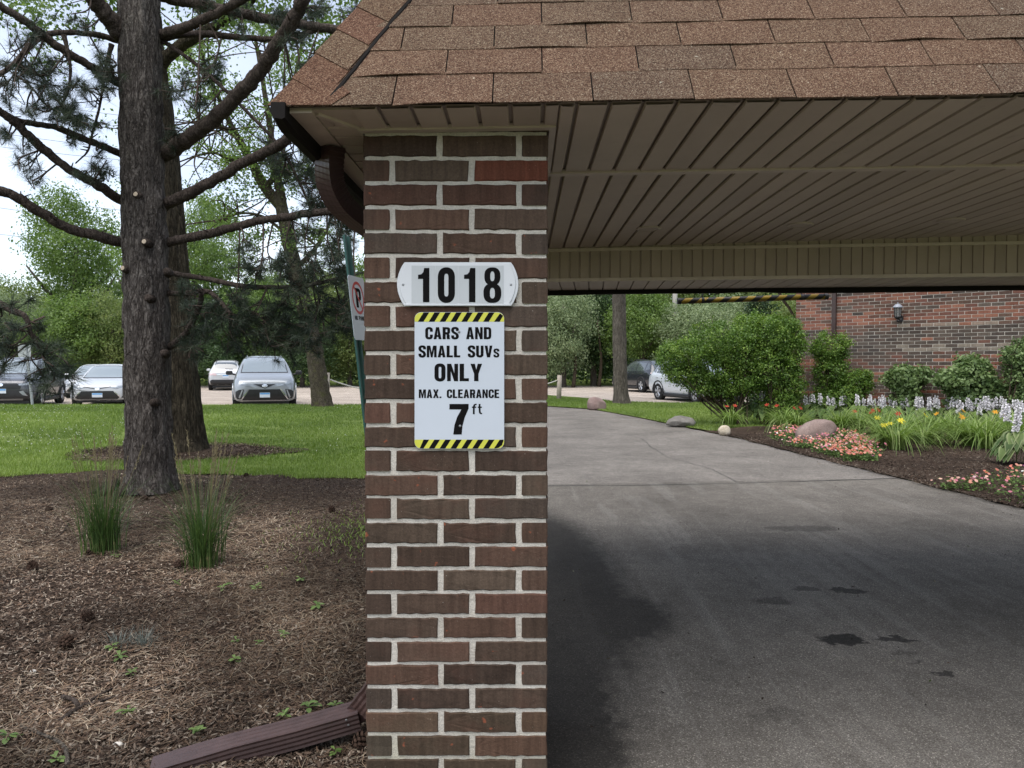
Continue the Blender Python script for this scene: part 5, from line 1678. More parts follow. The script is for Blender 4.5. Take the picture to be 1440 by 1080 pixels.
def ellipse(cy, cz, a, b, n_=16): return [(cy + a * math.cos(t_), cz + b * math.sin(t_)) for t_ in np.linspace(0, 2 * math.pi, n_ + 1)[:-1]]
def badge(pt, cz, a, b, sign=-1, mat='chrome'):
    pt('badge', ellipse(0, cz, a, b), 'x', sign, MAT[mat], .022, 1)

def front_van(pt, t, off):
    pt('grille', [(-.70, .275), (.70, .275), (.60, .42), (.46, .63), (-.46, .63), (-.60, .42)], 'x', -1, MAT['grille'], .012)
    for k in range(9):
        y = -.48 + k * .12
        h0 = .30; h1 = .61 if abs(y) < .40 else .46
        pt('grille_bar', [(y - .012, h0), (y + .012, h0), (y + .010, h1), (y - .010, h1)], 'x', -1, MAT['trim_black'], .026, 1)
    pt('upper_grille', [(-.34, .80), (0, .655), (.34, .80), (.2, .80), (-.2, .80)][0:3] + [(.16, .795), (-.16, .795)], 'x', -1, MAT['grille'], .012)
    pt('bumper_bar', [(-.72, .235), (.72, .235), (.74, .285), (-.74, .285)], 'x', -1, MAT['chrome'], .02)
    pt('lower_lip', [(-.76, .20), (.76, .20), (.70, .232), (-.70, .232)], 'x', -1, MAT['trim_black'], .015)
    badge(pt, .745, .085, .055)
    for s_ in (1, -1):
        mm = (lambda q: q) if s_ > 0 else mir
        pt('headlight', mm([(.36, .80), (.30, .745), (.20, .67), (.26, .67), (.50, .74), (.82, .80), (.84, .86), (.74, .885)]), 'x', -1, MAT['headlamp'], .012)
        pt('side_intake', mm([(.70, .33), (.88, .32), (.88, .56), (.78, .62), (.62, .63)]), 'x', -1, MAT['trim_black'], .008)
        pt('fog_lamp_blade', mm([(.66, .60), (.69, .62), (.79, .38), (.75, .34)]), 'x', -1, MAT['steel'], .014)
        pt('grille_edge', mm([(.71, .275), (.735, .29), (.49, .64), (.465, .64)]), 'x', -1, MAT['chrome'], .018)
    plate(pt, -.155, .155, .37, .525, -1)
def front_sedan(pt, t, off):
    pt('grille', [(-.60, .27), (.60, .27), (.66, .33), (.48, .52), (-.48, .52), (-.66, .33)], 'x', -1, MAT['grille'], .012)
    pt('grille_frame', [(-.50, .515), (.50, .515), (.47, .54), (-.47, .54)], 'x', -1, MAT['trim_black'], .014)
    pt('lower_lip', [(-.62, .205), (.62, .205), (.58, .26), (-.58, .26)], 'x', -1, MAT['chrome'], .008)
    pt('upper_grille', [(-.42, .672), (0, .60), (.42, .672), (.40, .69), (0, .625), (-.40, .69)], 'x', -1, MAT['grille'], .012)
    badge(pt, .615, .075, .052)
    for s_ in (1, -1):
        mm = (lambda q: q) if s_ > 0 else mir
        pt('headlight', mm([(.36, .655), (.58, .61), (.76, .66), (.80, .715), (.62, .71)]), 'x', -1, MAT['headlamp'], .01)
        pt('grille_edge', mm([(.50, .51), (.53, .51), (.68, .345), (.65, .335)]), 'x', -1, MAT['chrome'], .016)
        pt('fog_recess', mm([(.70, .30), (.78, .30), (.77, .43)]), 'x', -1, MAT['trim_black'], .01)
    plate(pt, -.155, .155, .33, .475, -1)
def front_suv(pt, t, off):
    pt('grille', [(-.52, .62), (.52, .62), (.56, .70), (.44, .82), (-.44, .82), (-.56, .70)], 'x', -1, MAT['grille'], .012)
    for k in range(3):
        pt('grille_bar', [(-.46, .655 + k * .05), (.46, .655 + k * .05), (.45, .667 + k * .05), (-.45, .667 + k * .05)], 'x', -1, MAT['trim_black'], .02, 1)
    pt('bumper', [(-.80, .27), (.80, .27), (.80, .50), (.52, .60), (-.52, .60), (-.80, .50)], 'x', -1, MAT['trim_black'], .010)
    pt('skid_plate', [(-.55, .26), (.55, .26), (.60, .32), (-.60, .32)], 'x', -1, MAT['steel'], .02)
    badge(pt, .775, .07, .05)
    for s_ in (1, -1):
        mm = (lambda q: q) if s_ > 0 else mir
        pt('headlight', mm([(.50, .80), (.48, .745), (.80, .76), (.86, .83), (.84, .855)]), 'x', -1, MAT['headlamp'], .012)
        pt('lower_panel', mm([(.60, .44), (.74, .40), (.62, .58), (.50, .55)]), 'x', -1, MAT['paint_silver'], .018)
    plate(pt, -.155, .155, .50, .645, -1)
def rear_suv_white(pt, t, off):
    pt('bumper', [(-.84, .30), (.84, .30), (.84, .52), (.70, .60), (-.70, .60), (-.84, .52)], 'x', 1, MAT['trim_black'], .01)
    pt('tail_strip', [(-.46, .865), (.46, .865), (.46, .895), (-.46, .895)], 'x', 1, MAT['chrome'], .014)
    for s_ in (1, -1):
        mm = (lambda q: q) if s_ > 0 else mir
        pt('taillight', mm([(.46, .88), (.52, .80), (.66, .85), (.82, .83), (.82, .96), (.60, .97), (.46, .92)]), 'x', 1, MAT['taillamp_clear'], .012)
    pt('wiper', [(-.05, 1.185), (.38, 1.165), (.38, 1.185), (-.03, 1.21)], 'x', 1, MAT['trim_black'], .02, 1)
    plate(pt, -.155, .155, .71, .85, 1)
def rear_suv_black(pt, t, off):
    pt('bumper', [(-.82, .30), (.82, .30), (.82, .55), (-.82, .55)], 'x', 1, MAT['trim_black'], .01)
    pt('skid_plate', [(-.55, .29), (.55, .29), (.5, .38), (-.5, .38)], 'x', 1, MAT['chrome'], .016)
    pt('tail_strip', [(-.5, .99), (.5, .99), (.5, 1.03), (-.5, 1.03)], 'x', 1, MAT['chrome'], .014)
    for s_ in (1, -1):
        mm = (lambda q: q) if s_ > 0 else mir
        pt('taillight', mm([(.50, .82), (.82, .80), (.82, 1.02), (.52, 1.02)]), 'x', 1, MAT['taillamp_clear'], .012)
    plate(pt, -.155, .155, .72, .86, 1)
def car_at(px, Y, rearward=False, z=.087):
    """footprint centre from the column where the car's near face is centred, Y metres ahead"""
    q = P(px, 500, Y)
    back = np.array([-.322, .947])
    return q[:2], back
PK = math.atan2(.947, -.322)                     # direction car-local +x (front to rear) for cars nose to the lawn
def place_car(spec, px, Y, nose_to_camera=True):
    q, back = car_at(px, Y)
    c = q + back * spec['L'] / 2
    return (c[0], c[1], .087), (PK if nose_to_camera else PK + math.pi)
l_, h_ = place_car(VAN, 372, 23.6); make_car(VAN, 'minivan', 'silver minivan with black grille parked nose to the lawn between the trunks', l_, h_, MAT['paint_silver'], front_van)
l_, h_ = place_car(SED, 136, 24.6); make_car(SED, 'sedan', 'white sedan parked nose to the lawn, half hidden by the pine trunk', l_, h_, MAT['paint_white'], front_sedan)
l_, h_ = place_car(SUV, 0, 23.6); make_car(SUV, 'parked_suv', 'dark grey suv at the frame edge behind the drooping pine needles', l_, h_, MAT['paint_grey'], front_suv, rear_suv_black, MAT['trim_black'])
l_, h_ = place_car(SUV, 317, 40.5, False); make_car(SUV, 'parked_suv', 'white suv seen from behind, across the car park beyond the silver minivan', l_, h_, MAT['paint_white'], None, rear_suv_white, MAT['trim_black'])
l_, h_ = place_car(SED, 118, 31.0); make_car(SED, 'parked_car', 'white car mostly hidden behind the white sedan', (l_[0], l_[1], .087 + .0), h_, MAT['paint_white'], front_sedan)
l_, h_ = place_car(SUV, 938, 37.0, False); make_car(SUV, 'parked_suv', 'black suv parked beyond the tall grey trunk, tail towards us', (l_[0], l_[1], .087), h_, MAT['paint_black'], None, rear_suv_black, MAT['trim_black'])
l_, h_ = place_car(SUV, 1028, 26.9); make_car(SUV, 'parked_suv', 'silver white suv showing its flank, mostly hidden behind the big bush', (l_[0], l_[1], .06), h_, paint('silver_white_paint', (.62, .65, .68), .3, .15), front_suv, rear_suv_white, MAT['trim_black'])

# ------------------------------------------------------------------ rope fence, small sign, pole, wires
fence = thing('rope_fence', 'weathered wooden posts joined by a slack rope along the car park edge', 'rope fence', P(620, 520, 27.5) * np.array([1, 1, 0]))
fp = []
for px, top, Y in ((459, 524, 24.0), (622, 527, 26.8), (786.5, 527.5, 29.6)):
    q = P(px, top, Y); zt_ = q[2]
    m = MB(); m.tube([(q[0] - .02, q[1], -.05), (q[0], q[1], .6), (q[0] + .015, q[1], zt_)], [.10, .098, .092], 10); m.build('post', MAT['old_wood'], fence, True)
    fp.append(np.array([q[0], q[1], zt_ - .18]))
for a, b in ((fp[0], fp[1]), (fp[1], fp[2])):
    pts = [a + (b - a) * u - ZZ * .42 * 4 * u * (1 - u) for u in np.linspace(0, 1, 16)]
    m = MB(); m.tube(pts, .022, 6); m.build('rope', MAT['rope'], fence, True)
sgn = thing('parking_sign', 'small pale sign on a leaning grey post in front of the dark suv', 'sign', G(47, 575) * np.array([1, 1, 0]))
q0, q1 = P(36.5, 484, 22.0), P(46.5, 573, 22.0)
m = MB(); m.tube([q1 - ZZ * .15, (q0 + q1) / 2, q0], .038, 8); m.build('post', MAT['steel'], sgn)
m = MB()
c_ = P(36, 493, 22.0) + np.array([0, -.05, 0])
ax = np.array([math.cos(R(40)), math.sin(R(40)), 0])
m.prism([c_ + ax * x + ZZ * y for x, y in rrect(-.16, -.20, .16, .20, .03)], np.array([ax[1], -ax[0], 0]), .004); m.build('panel', MAT['white_plastic'], sgn)
pole = thing('utility_pole', 'pale utility pole standing among the trees behind the striped bar', 'utility pole', P(949, 500, 47) * np.array([1, 1, 0]))
q = P(949, 440, 47)
m = MB(); m.tube([(q[0], q[1], -.05), (q[0], q[1], 6), (q[0] - .05, q[1], 11.5)], [.17, .155, .13], 12); m.build('shaft', MAT['pole_wood'], pole, True)
m = MB(); m.box((q[0], q[1] - .18, 10.6), (2.2, .09, .12)); m.build('cross_arm', MAT['pole_wood'], pole)
wl_ = ['topmost', 'second', 'third', 'fourth', 'fifth', 'lowest']
for k, (y0, y1) in enumerate(((135, 168), (184, 214), (203, 228), (271, 300), (289, 318), (326, 352))):
    pts = []
    for i in range(14):
        u = i / 13; px = -260 + u * 780
        py = y0 + (y1 - y0) * (px / 250.0) + 14 * 4 * u * (1 - u) - 9
        pts.append(P(px, py, 78))
    m = MB(); m.tube(pts, .028, 5)
    o = m.build('power_line', MAT['wire'])
    tag(o, wl_[k] + ' power line crossing the pale sky behind the pine', 'power line', 'power lines in the sky')

# ------------------------------------------------------------------ trunks with real relief
def trunk_mesh(name, path, rad, mat, n=44, rows=130, amp=.03, kz=2.2, kx=9.0, flare=0.0, seed=0.0, org=(0, 0, 0), plates=True):
    p = smooth_path(path, 10)
    L = np.concatenate([[0], np.cumsum(np.linalg.norm(np.diff(p, axis=0), axis=1))])
    t = np.linspace(0, L[-1], rows)
    c = np.stack([np.interp(t, L, p[:, i]) for i in range(3)], 1)
    pr = np.array(rad, float)
    r = np.interp(t, np.linspace(0, L[-1], len(pr)) if pr.ndim == 1 else pr[:, 0], pr if pr.ndim == 1 else pr[:, 1])
    ang = 2 * np.pi * np.arange(n) / n
    A, Tt = np.meshgrid(ang, t)
    nz = np.stack([np.cos(A) * kx * .36 + seed, np.sin(A) * kx * .36, Tt * kz], -1).reshape(-1, 3)
    a1 = np.abs(fbm(nz, 3) - .5) * 2
    ridge = np.clip(a1 * 2.4, 0, 1)
    big = fbm(nz * [.35, .35, .3] + 9, 3) - .5
    d = (ridge - .6) * amp + big * amp * 1.6
    rr = r[:, None] + d.reshape(A.shape)
    if flare:
        lob = .5 + .5 * np.cos(A * 5 + 1.3 + seed)
        rr = rr + flare * np.exp(-Tt / .30) * (.45 + .9 * lob)
    V = np.stack([c[:, 0:1] + rr * np.cos(A), c[:, 1:2] + rr * np.sin(A), np.repeat(c[:, 2:3], n, 1)], -1).reshape(-1, 3) - np.array(org)
    i = np.arange(rows - 1)[:, None] * n + np.arange(n)[None]
    j = np.arange(rows - 1)[:, None] * n + (np.arange(n)[None] + 1) % n
    f = np.stack([i, j, j + n, i + n], -1).reshape(-1, 4)
    return raw_mesh(name, V, f, mat, True)
def px_path(pix, Y0, Y1=None, yfun=None):
    n_ = len(pix)
    Y1 = Y0 if Y1 is None else Y1
    return np.array([P(a, b, Y0 + (Y1 - Y0) * i / (n_ - 1)) for i, (a, b) in enumerate(pix)])

def rough_tube(p, r, n=14, amp=.16, seed=0.0):
    v, f = tube(p, r, n)
    c = np.repeat(p, n, 0); q = v - c
    k = fbm(v * [16, 16, 10] + seed, 3) - .5
    k2 = fbm(v * 46 + seed, 2) - .5
    return c + q * (1 + amp * 2.4 * k + amp * 1.6 * k2)[:, None], f
def limb(pix, r0, r1, Y0, Y1, n=9, k=7):
    n_ = len(pix); u_ = np.clip((np.arange(n_) / (n_ - 1) - .22) / .78, 0, 1)
    p = smooth_path(np.array([P(x_, y_, Y0 + (.10 if q_ == 0 and r0 > .02 else 0) + (Y1 - Y0) * q_) for (x_, y_), q_ in zip(pix, u_)]), k)
    r = np.linspace(r0, r1, len(p)) * (1 + .10 * (fbm(np.stack([np.linspace(0, 9, len(p)), 0 * p[:, 0] + r0 * 99, 0 * p[:, 0]], 1), 2) - .5) * 2)
    p[1:-1] += rng.normal(0, r1 * .10, (len(p) - 2, 3))
    return p, r

def needle_tufts(centers, dirs, per=62, length=(.09, .15), width=.0036):
    """bunches of long pine needles radiating from each twig tip"""
    n_ = len(centers)
    c = np.repeat(np.asarray(centers, float), per, 0); d = np.repeat(np.asarray(dirs, float), per, 0)
    v = rand_unit(n_ * per) + d * .75
    v /= np.linalg.norm(v, axis=1)[:, None]
    c = c - d * rng.uniform(0, .10, (n_ * per, 1)) + rng.normal(0, .006, c.shape)
    L = rng.uniform(*length, n_ * per)[:, None]
    tip = c + v * L; tip[:, 2] -= L[:, 0] * .10
    s_ = np.cross(v, rand_unit(n_ * per)); s_ /= np.linalg.norm(s_, axis=1)[:, None] + 1e-9
    V = np.stack([c - s_ * width / 2, c + s_ * width / 2, tip], 1).reshape(-1, 3)
    f = np.arange(n_ * per * 3).reshape(-1, 3)
    tint = np.repeat(np.clip(np.repeat(rng.uniform(.1, .8, n_), per) + rng.normal(0, .15, n_ * per), 0, 1), 3)
    return V, f, tint

PY = 8.7
pg = G(211, 684)
pine = thing('pine_tree', 'big pine with rough grey brown trunk standing in the mulch bed', 'tree', (pg[0], PY, 0))
pl_ = px_path([(211, 690), (210, 640), (209, 560), (207, 480), (203, 330), (199, 180), (195, 0), (193, -150), (190, -420)], PY)
link('trunk', trunk_mesh('trunk', pl_, [(0, .262), (.4, .262), (1.2, .258), (2.2, .250), (4.0, .238), (6.5, .215), (9.5, .17)], MAT['pine_bark'], 56, 210, .030, 2.4, 10, .055, 3.0, wloc(pine)), pine)
m = MB()
for k in range(9):     # surface roots
    a = 2.3 + k * .62
    b0 = np.array([pg[0] + .24 * math.cos(a), PY - .0 + .24 * math.sin(a), .10]); b1 = b0 + np.array([math.cos(a) * .16, math.sin(a) * .16, -.07]); b2 = b1 + np.array([math.cos(a + .3) * .16, math.sin(a + .3) * .16, -.06])
    m.tube(smooth_path([b0, b1, b2], 4), [.06, .05, .045, .04, .03, .025, .02, .018, .012], 7)
m.build('root_flare', MAT['pine_limb'], pine, True)
for px, py in ((196, 276), (207, 342), (179, 379), (236, 383), (211, 420), (232, 497), (218, 566)):
    c0 = P(px, py, PY - .2); o_ = np.array([(px - 207) / 130.0, -.9, .1]); o_ /= np.linalg.norm(o_)
    m = MB(); m.tube([c0 - o_ * .05, c0 + o_ * .05, c0 + o_ * .075], [.055, .045, .030], 9)
    s_ = m.build('branch_stub', MAT['pine_limb'], pine, True)
    if py in (276, 342, 379):
        mm = MB(); mm.tube([c0 + o_ * .074, c0 + o_ * .078], [.027, .024], 10); link('cut_face', mm.mesh('cut_face', MAT['cut_wood'], False, wloc(pine)), s_)
# branches: photo path, thickness at both ends (m), depth at both ends, needle tufts (photo x, y, count, spread px)
BR = [
 ([(228, 216), (262, 196), (305, 163), (350, 118), (385, 70), (415, 22), (440, -30)], .096, .064, PY, 7.7, [(420, 60, 3, 16), (455, 15, 4, 20)]),
 ([(224, 292), (270, 270), (330, 236), (380, 210), (412, 191), (450, 172)], .070, .05, PY, 8.0, [(430, 215, 4, 16)]),
 ([(224, 343), (300, 327), (350, 314), (400, 305), (460, 298), (500, 296)], .056, .035, PY, 8.1, [(340, 350, 2, 10), (430, 330, 7, 22), (480, 330, 7, 24), (500, 300, 3, 14), (395, 370, 9, 26), (440, 380, 10, 28), (470, 360, 8, 22), (490, 390, 6, 16), (360, 385, 7, 22), (330, 425, 7, 20), (505, 420, 6, 20), (410, 400, 8, 26)]),
 ([(226, 382), (290, 392), (340, 402), (400, 404), (440, 400), (492, 387)], .036, .020, PY, 8.2, [(400, 425, 9, 26), (450, 430, 10, 30), (490, 440, 8, 24), (360, 440, 7, 24), (430, 455, 8, 24), (475, 465, 5, 18), (505, 455, 5, 18)]),
 ([(228, 413), (262, 412), (292, 410), (310, 425), (325, 442)], .042, .022, PY, 8.3, [(300, 440, 7, 20), (340, 455, 9, 24), (375, 470, 9, 26), (405, 480, 8, 24), (440, 485, 6, 22), (285, 470, 6, 18), (330, 478, 6, 18), (265, 430, 4, 14), (395, 450, 8, 24)]),
 ([(228, 493), (252, 478), (268, 458), (280, 432), (284, 412)], .045, .026, PY, 8.25, [(270, 485, 4, 16), (255, 400, 3, 12)]),
 ([(220, 50), (262, 38), (310, 16), (350, -8), (380, -30)], .066, .04, PY, 8.2, [(275, 150, 3, 14), (300, 90, 2, 12)]),
 ([(220, 56), (270, 47), (330, 52), (400, 55), (450, 40)], .045, .03, PY + .1, 9.0, [(300, 105, 3, 14), (420, 140, 7, 24), (405, 170, 7, 22), (440, 160, 6, 20), (380, 215, 4, 18), (430, 250, 7, 22), (445, 225, 6, 20)]),
 ([(215, -8), (300, 10), (370, 25), (450, 38), (515, 47)], .075, .048, PY + .2, 9.0, [(460, 90, 7, 22), (480, 60, 6, 22), (440, 110, 6, 20), (340, 20, 5, 22), (290, 12, 5, 20), (400, 22, 5, 20), (500, 20, 6, 20)]),
 ([(232, 60), (275, 90), (320, 130), (355, 165), (395, 208), (418, 250), (440, 300)], .026, .014, PY, 8.6, [(260, 115, 3, 12), (245, 190, 2, 12), (240, 130, 3, 12), (400, 240, 6, 18), (440, 285, 7, 20), (460, 260, 6, 20), (475, 240, 5, 16), (480, 285, 6, 18)]),
 ([(176, 50), (155, 28), (135, 2), (118, -30)], .12, .085, PY, 8.2, [(120, 40, 4, 14), (100, 20, 3, 12)]),
 ([(178, 122), (130, 95), (80, 64), (40, 34), (-10, 2)], .052, .04, PY, 7.9, [(35, 85, 6, 22), (10, 75, 6, 22), (60, 105, 7, 22), (80, 85, 5, 16), (20, 115, 4, 18), (5, 125, 5, 16)]),
 ([(178, 60), (130, 48), (90, 46), (62, 50), (40, 66), (18, 92), (-8, 110)], .034, .026, PY, 7.9, [(55, 120, 7, 18), (62, 100, 5, 18), (75, 120, 4, 14), (8, 130, 4, 14), (30, 100, 6, 18), (20, 55, 6, 20), (45, 30, 4, 18)]),
 ([(178, 220), (130, 200), (80, 180), (30, 171), (10, 164)], .044, .030, PY, 8.2, [(145, 200, 3, 10), (108, 205, 4, 12), (35, 205, 4, 12), (12, 190, 3, 12)]),
 ([(178, 286), (140, 262), (100, 240), (60, 209), (25, 176), (-8, 150)], .056, .042, PY, 8.0, [(130, 232, 6, 16), (148, 240, 5, 14), (120, 240, 4, 14), (36, 234, 5, 12), (45, 254, 4, 10), (28, 240, 3, 10), (150, 225, 3, 10), (5, 195, 3, 10)]),
 ([(178, 343), (140, 332), (100, 322), (60, 301), (25, 278), (-10, 264)], .064, .05, PY, 8.0, []),
 ([(157, 62), (149, 95), (145, 118), (140, 150), (128, 195), (123, 213), (106, 230)], .020, .008, 8.5, 8.3, [(150, 78, 5, 12), (160, 98, 5, 12), (140, 85, 4, 12), (145, 115, 6, 14), (125, 125, 7, 16), (108, 118, 6, 14), (150, 130, 5, 14), (135, 178, 4, 12), (165, 110, 4, 12), (118, 38, 3, 10)]),
 ([(90, 50), (98, 85), (98, 115), (88, 145), (74, 154), (58, 140), (40, 118), (14, 100)], .018, .007, 8.2, 8.0, [(92, 155, 9, 14), (100, 165, 9, 14), (110, 172, 7, 12), (85, 165, 6, 12), (50, 152, 6, 12), (72, 135, 5, 12), (40, 155, 4, 10), (125, 175, 5, 10), (65, 120, 6, 14)]),
]
def twig_to(path, c):
    d = np.linalg.norm(path - c, axis=1)
    i = int(np.argmin(d[len(d) // 6:])) + len(d) // 6
    a = path[i]
    mid = (a + c) / 2 + rng.normal(0, .05, 3) - ZZ * d[i] * .10
    return smooth_path([a, mid, c], 5)
for pix, r0, r1, Y0, Y1, tf in BR:
    if Y0 == PY or abs(Y0 - PY) < .3 and pix[0][0] < 240 and pix[0][0] > 165 and r0 > .021: pix = [(204, pix[0][1] + (pix[0][1] - pix[1][1]) * .35)] + pix
    p, r = limb(pix, r0, r1, Y0, Y1)
    r = r * (1 + .55 * np.exp(-np.linspace(0, 11, len(r))))
    q = np.linspace(0, 1, len(p) * 4); p4 = np.stack([np.interp(q, np.linspace(0, 1, len(p)), p[:, i]) for i in range(3)], 1); r4 = np.interp(q, np.linspace(0, 1, len(p)), r)
    m = MB(); m.add(*rough_tube(p4, r4))
    for _ in range(3 + len(p) // 8):
        i_ = rng.integers(len(p4) // 4, len(p4)); dd = rand_unit(1)[0]; dd[2] = abs(dd[2]) * .6
        m.tube([p4[i_], p4[i_] + dd * (r4[i_] + .03), p4[i_] + dd * (r4[i_] + rng.uniform(.05, .12))], [.011, .008, .005], 5)
    br = m.build('branch', MAT['pine_limb'], pine, True)
    if not tf: continue
    tm = MB(); cs, ds_ = [], []
    Ym = (Y0 + Y1 * 2) / 3
    for px, py, cnt, sp in tf:
        hub = P(px, py, Ym + rng.uniform(-.4, .4))
        tw = twig_to(p, hub)
        tm.tube(tw, np.linspace(.011, .006, len(tw)), 5)
        for q in range(int(cnt * (.8 if px < 200 else 2.4) + 1)):
            c = P(px + rng.normal(0, sp * .62), py + rng.normal(0, sp * .55), Ym + rng.normal(0, .28))
            s_ = twig_to(tw, c)
            tm.tube(s_, np.linspace(.006, .0035, len(s_)), 4)
            d = s_[-1] - s_[-2]; d /= np.linalg.norm(d) + 1e-9
            cs.append(c); ds_.append(d)
            if rng.random() < .5: cs.append(s_[len(s_) // 2 + 1]); ds_.append(d)
    v, f, ti = needle_tufts(cs, ds_)
    tw_ = link('twigs', tm.mesh('twigs', MAT['twig'], True, wloc(pine)), br); tw_['kind'] = 'stuff'
    nd_ = link('needles', raw_mesh('needles', v - wloc(pine), f, MAT['needle'], tint=ti), br); nd_['kind'] = 'stuff'

# drooping pine branch entering from the left edge: a smaller pine whose trunk stands outside the frame
p2 = thing('pine_tree', 'pine outside the left edge reaching in with drooping needle bunches over the dark suv', 'tree', (-6.2, 6.0, 0))
m = MB(); m.tube([(-6.2, 6.0, -.05), (-6.2, 6.0, 2.5), (-6.15, 6.05, 6)], [.16, .13, .07], 12); m.build('trunk', MAT['pine_bark'], p2, True)
p, r = smooth_path([(-6.2, 6.0, 2.35)] + [P(a, b, 5.9) for a, b in ((-120, 395), (-10, 425), (18, 437), (36, 446), (44, 470), (58, 495))], 7), None
m = MB(); m.tube(p, np.linspace(.045, .010, len(p)), 8); br = m.build('branch', MAT['pine_limb'], p2, True)
tm = MB(); cs, ds_ = [], []
for px, py, cnt, sp in ((28, 425, 2, 8), (55, 450, 2, 8), (15, 465, 3, 10), (0, 445, 2, 10), (40, 480, 3, 10), (65, 490, 3, 10), (75, 515, 3, 9), (95, 530, 3, 9), (55, 520, 3, 10), (12, 500, 3, 10), (-8, 480, 3, 12), (85, 490, 2, 8), (4, 515, 2, 9), (30, 508, 1, 6), (70, 540, 2, 8), (100, 515, 2, 8)):
    hub = P(px, py, 5.9 + rng.uniform(-.25, .25)); tw = twig_to(p, hub); tm.tube(tw, np.linspace(.008, .005, len(tw)), 5)
    for q in range(cnt):
        c = P(px + rng.normal(0, sp * .7), py + rng.normal(0, sp * .7), 5.9 + rng.normal(0, .2)); s_ = twig_to(tw, c); tm.tube(s_, np.linspace(.005, .003, len(s_)), 4)
        d = s_[-1] - s_[-2]; cs.append(c); ds_.append(d / (np.linalg.norm(d) + 1e-9))
v, f, ti = needle_tufts(cs, ds_, 90, (.12, .17), .0036)
tw_ = link('twigs', tm.mesh('twigs', MAT['twig'], True, wloc(p2)), br); tw_['kind'] = 'stuff'
nd_ = link('needles', raw_mesh('needles', v - wloc(p2), f, MAT['needle'], tint=ti), br); nd_['kind'] = 'stuff'

# ------------------------------------------------------------------ leafy crowns
def crown_cloud(ells, n_clump, per, clump_r, leaf, mat, name='crown', org=(0, 0, 0), shell=.55, squash=.75, tint_shift=0.0):
    """leaf clumps spread through ellipsoids (cx, cy, cz, rx, ry, rz)"""
    E = np.array(ells, float)
    vol = (E[:, 3] * E[:, 4] * E[:, 5]) ** (2 / 3.)
    idx = rng.choice(len(E), n_clump, p=vol / vol.sum())
    d = rand_unit(n_clump)
    rad = (shell + (1 - shell) * rng.random(n_clump)) * (.82 + .36 * fbm(d * 2.3 + idx[:, None] * 3.1, 2))
    c = E[idx, :3] + d * E[idx, 3:] * rad[:, None]
    cl_t = rng.uniform(0, 1, n_clump)
    pos = np.repeat(c, per, 0) + rng.normal(0, 1, (n_clump * per, 3)) * np.array([clump_r, clump_r, clump_r * squash]) * .62
    out = np.repeat(d, per, 0)
    nrm = out * .5 + rand_unit(n_clump * per) * .9 + np.array([0, 0, .55])
    sz = leaf * rng.uniform(.65, 1.35, n_clump * per)
    v, f = leaf_quads(pos, nrm, sz, sz * .62)
    ti = np.clip(np.repeat(cl_t, per) * .55 + rng.uniform(0, .45, n_clump * per) + tint_shift, 0, 1)
    return raw_mesh(name, v - np.array(org), f, mat, tint=np.repeat(ti, 4))

# ash behind the pine
YA = 12.4
ag = P(247, 640, YA)
ash = thing('shade_tree', 'thick ridged-bark tree directly behind the pine on the lawn', 'tree', (ag[0], YA, 0))
pa = px_path([(252, 648), (250, 600), (243, 500), (234, 400), (226, 300), (215, 180), (200, 60), (190, -60), (170, -260)], YA)
link('trunk', trunk_mesh('trunk', pa, [(0, .42), (.7, .40), (2.5, .375), (4.5, .36), (7.5, .33), (10, .25)], MAT['ash_bark'], 72, 200, .030, 1.5, 20, .10, 8.0, wloc(ash)), ash)
cs_ = []
for pix, r0, r1, Y1 in (([(205, 110), (260, 60), (330, 20), (400, -40)], .12, .04, 11.0), ([(200, 60), (140, 10), (60, -60)], .13, .05, 11.5), ([(195, 20), (240, -60), (300, -160)], .15, .05, 13.0), ([(195, -10), (120, -120), (20, -200)], .14, .05, 13.5)):
    p, r = limb(pix, r0, r1, YA, Y1); m = MB(); m.tube(p, r, 9); m.build('limb', MAT['ash_bark'], ash, True)
el = [P(330, -30, 11.6).tolist() + [1.7, 1.3, .9], P(450, -10, 11.3).tolist() + [1.6, 1.3, .9], P(20, 20, 11.8).tolist() + [1.0, .9, .65], P(70, -40, 12.5).tolist() + [1.6, 1.4, .9], P(60, 70, 11.8).tolist() + [.35, .4, .25], P(200, -180, 12.5).tolist() + [2.6, 2.0, 1.2], P(480, 60, 11.6).tolist() + [.6, .6, .4]]
link('crown', crown_cloud(el, 240, 55, .28, .075, MAT['leaf_mid'], 'crown', wloc(ash), .3), ash)
mr = MB()
# leaning mossy tree at the far edge of the lawn
YL = 21.3
lg = P(452, 573, YL)
lean = thing('leaning_tree', 'leaning mossy trunk with thin light green foliage at the edge of the lawn', 'tree', (lg[0], YL, 0))
pth = px_path([(455, 580), (449, 540), (440, 480), (428, 430), (415, 380), (404, 330), (396, 290)], YL)
link('trunk', trunk_mesh('trunk', pth, [(0, .29), (.5, .265), (2, .24), (4, .215), (6, .18)], MAT['moss_bark'], 30, 90, .03, 2.6, 8, .10, 5.5, wloc(lean)), lean)
LB = [([(396, 292), (372, 262), (352, 225), (335, 195), (322, 170), (300, 120)], .17, .05, YL, 20.5), ([(398, 295), (392, 260), (382, 220), (380, 180), (372, 130), (360, 60)], .16, .05, YL, 21.5),
      ([(372, 262), (385, 250), (395, 225), (402, 190), (410, 130), (425, 60)], .10, .04, YL, 21.8), ([(352, 225), (325, 225), (300, 215), (270, 220)], .06, .02, 20.9, 20.4), ([(404, 330), (370, 305), (340, 300), (310, 310)], .05, .02, YL, 20.8),
      ([(335, 195), (310, 180), (280, 170)], .05, .02, 20.7, 20.2), ([(300, 120), (285, 80), (280, 30)], .05, .02, 20.5, 20.5), ([(415, 380), (450, 340), (470, 300)], .08, .03, YL, 21.6)]
tips = []
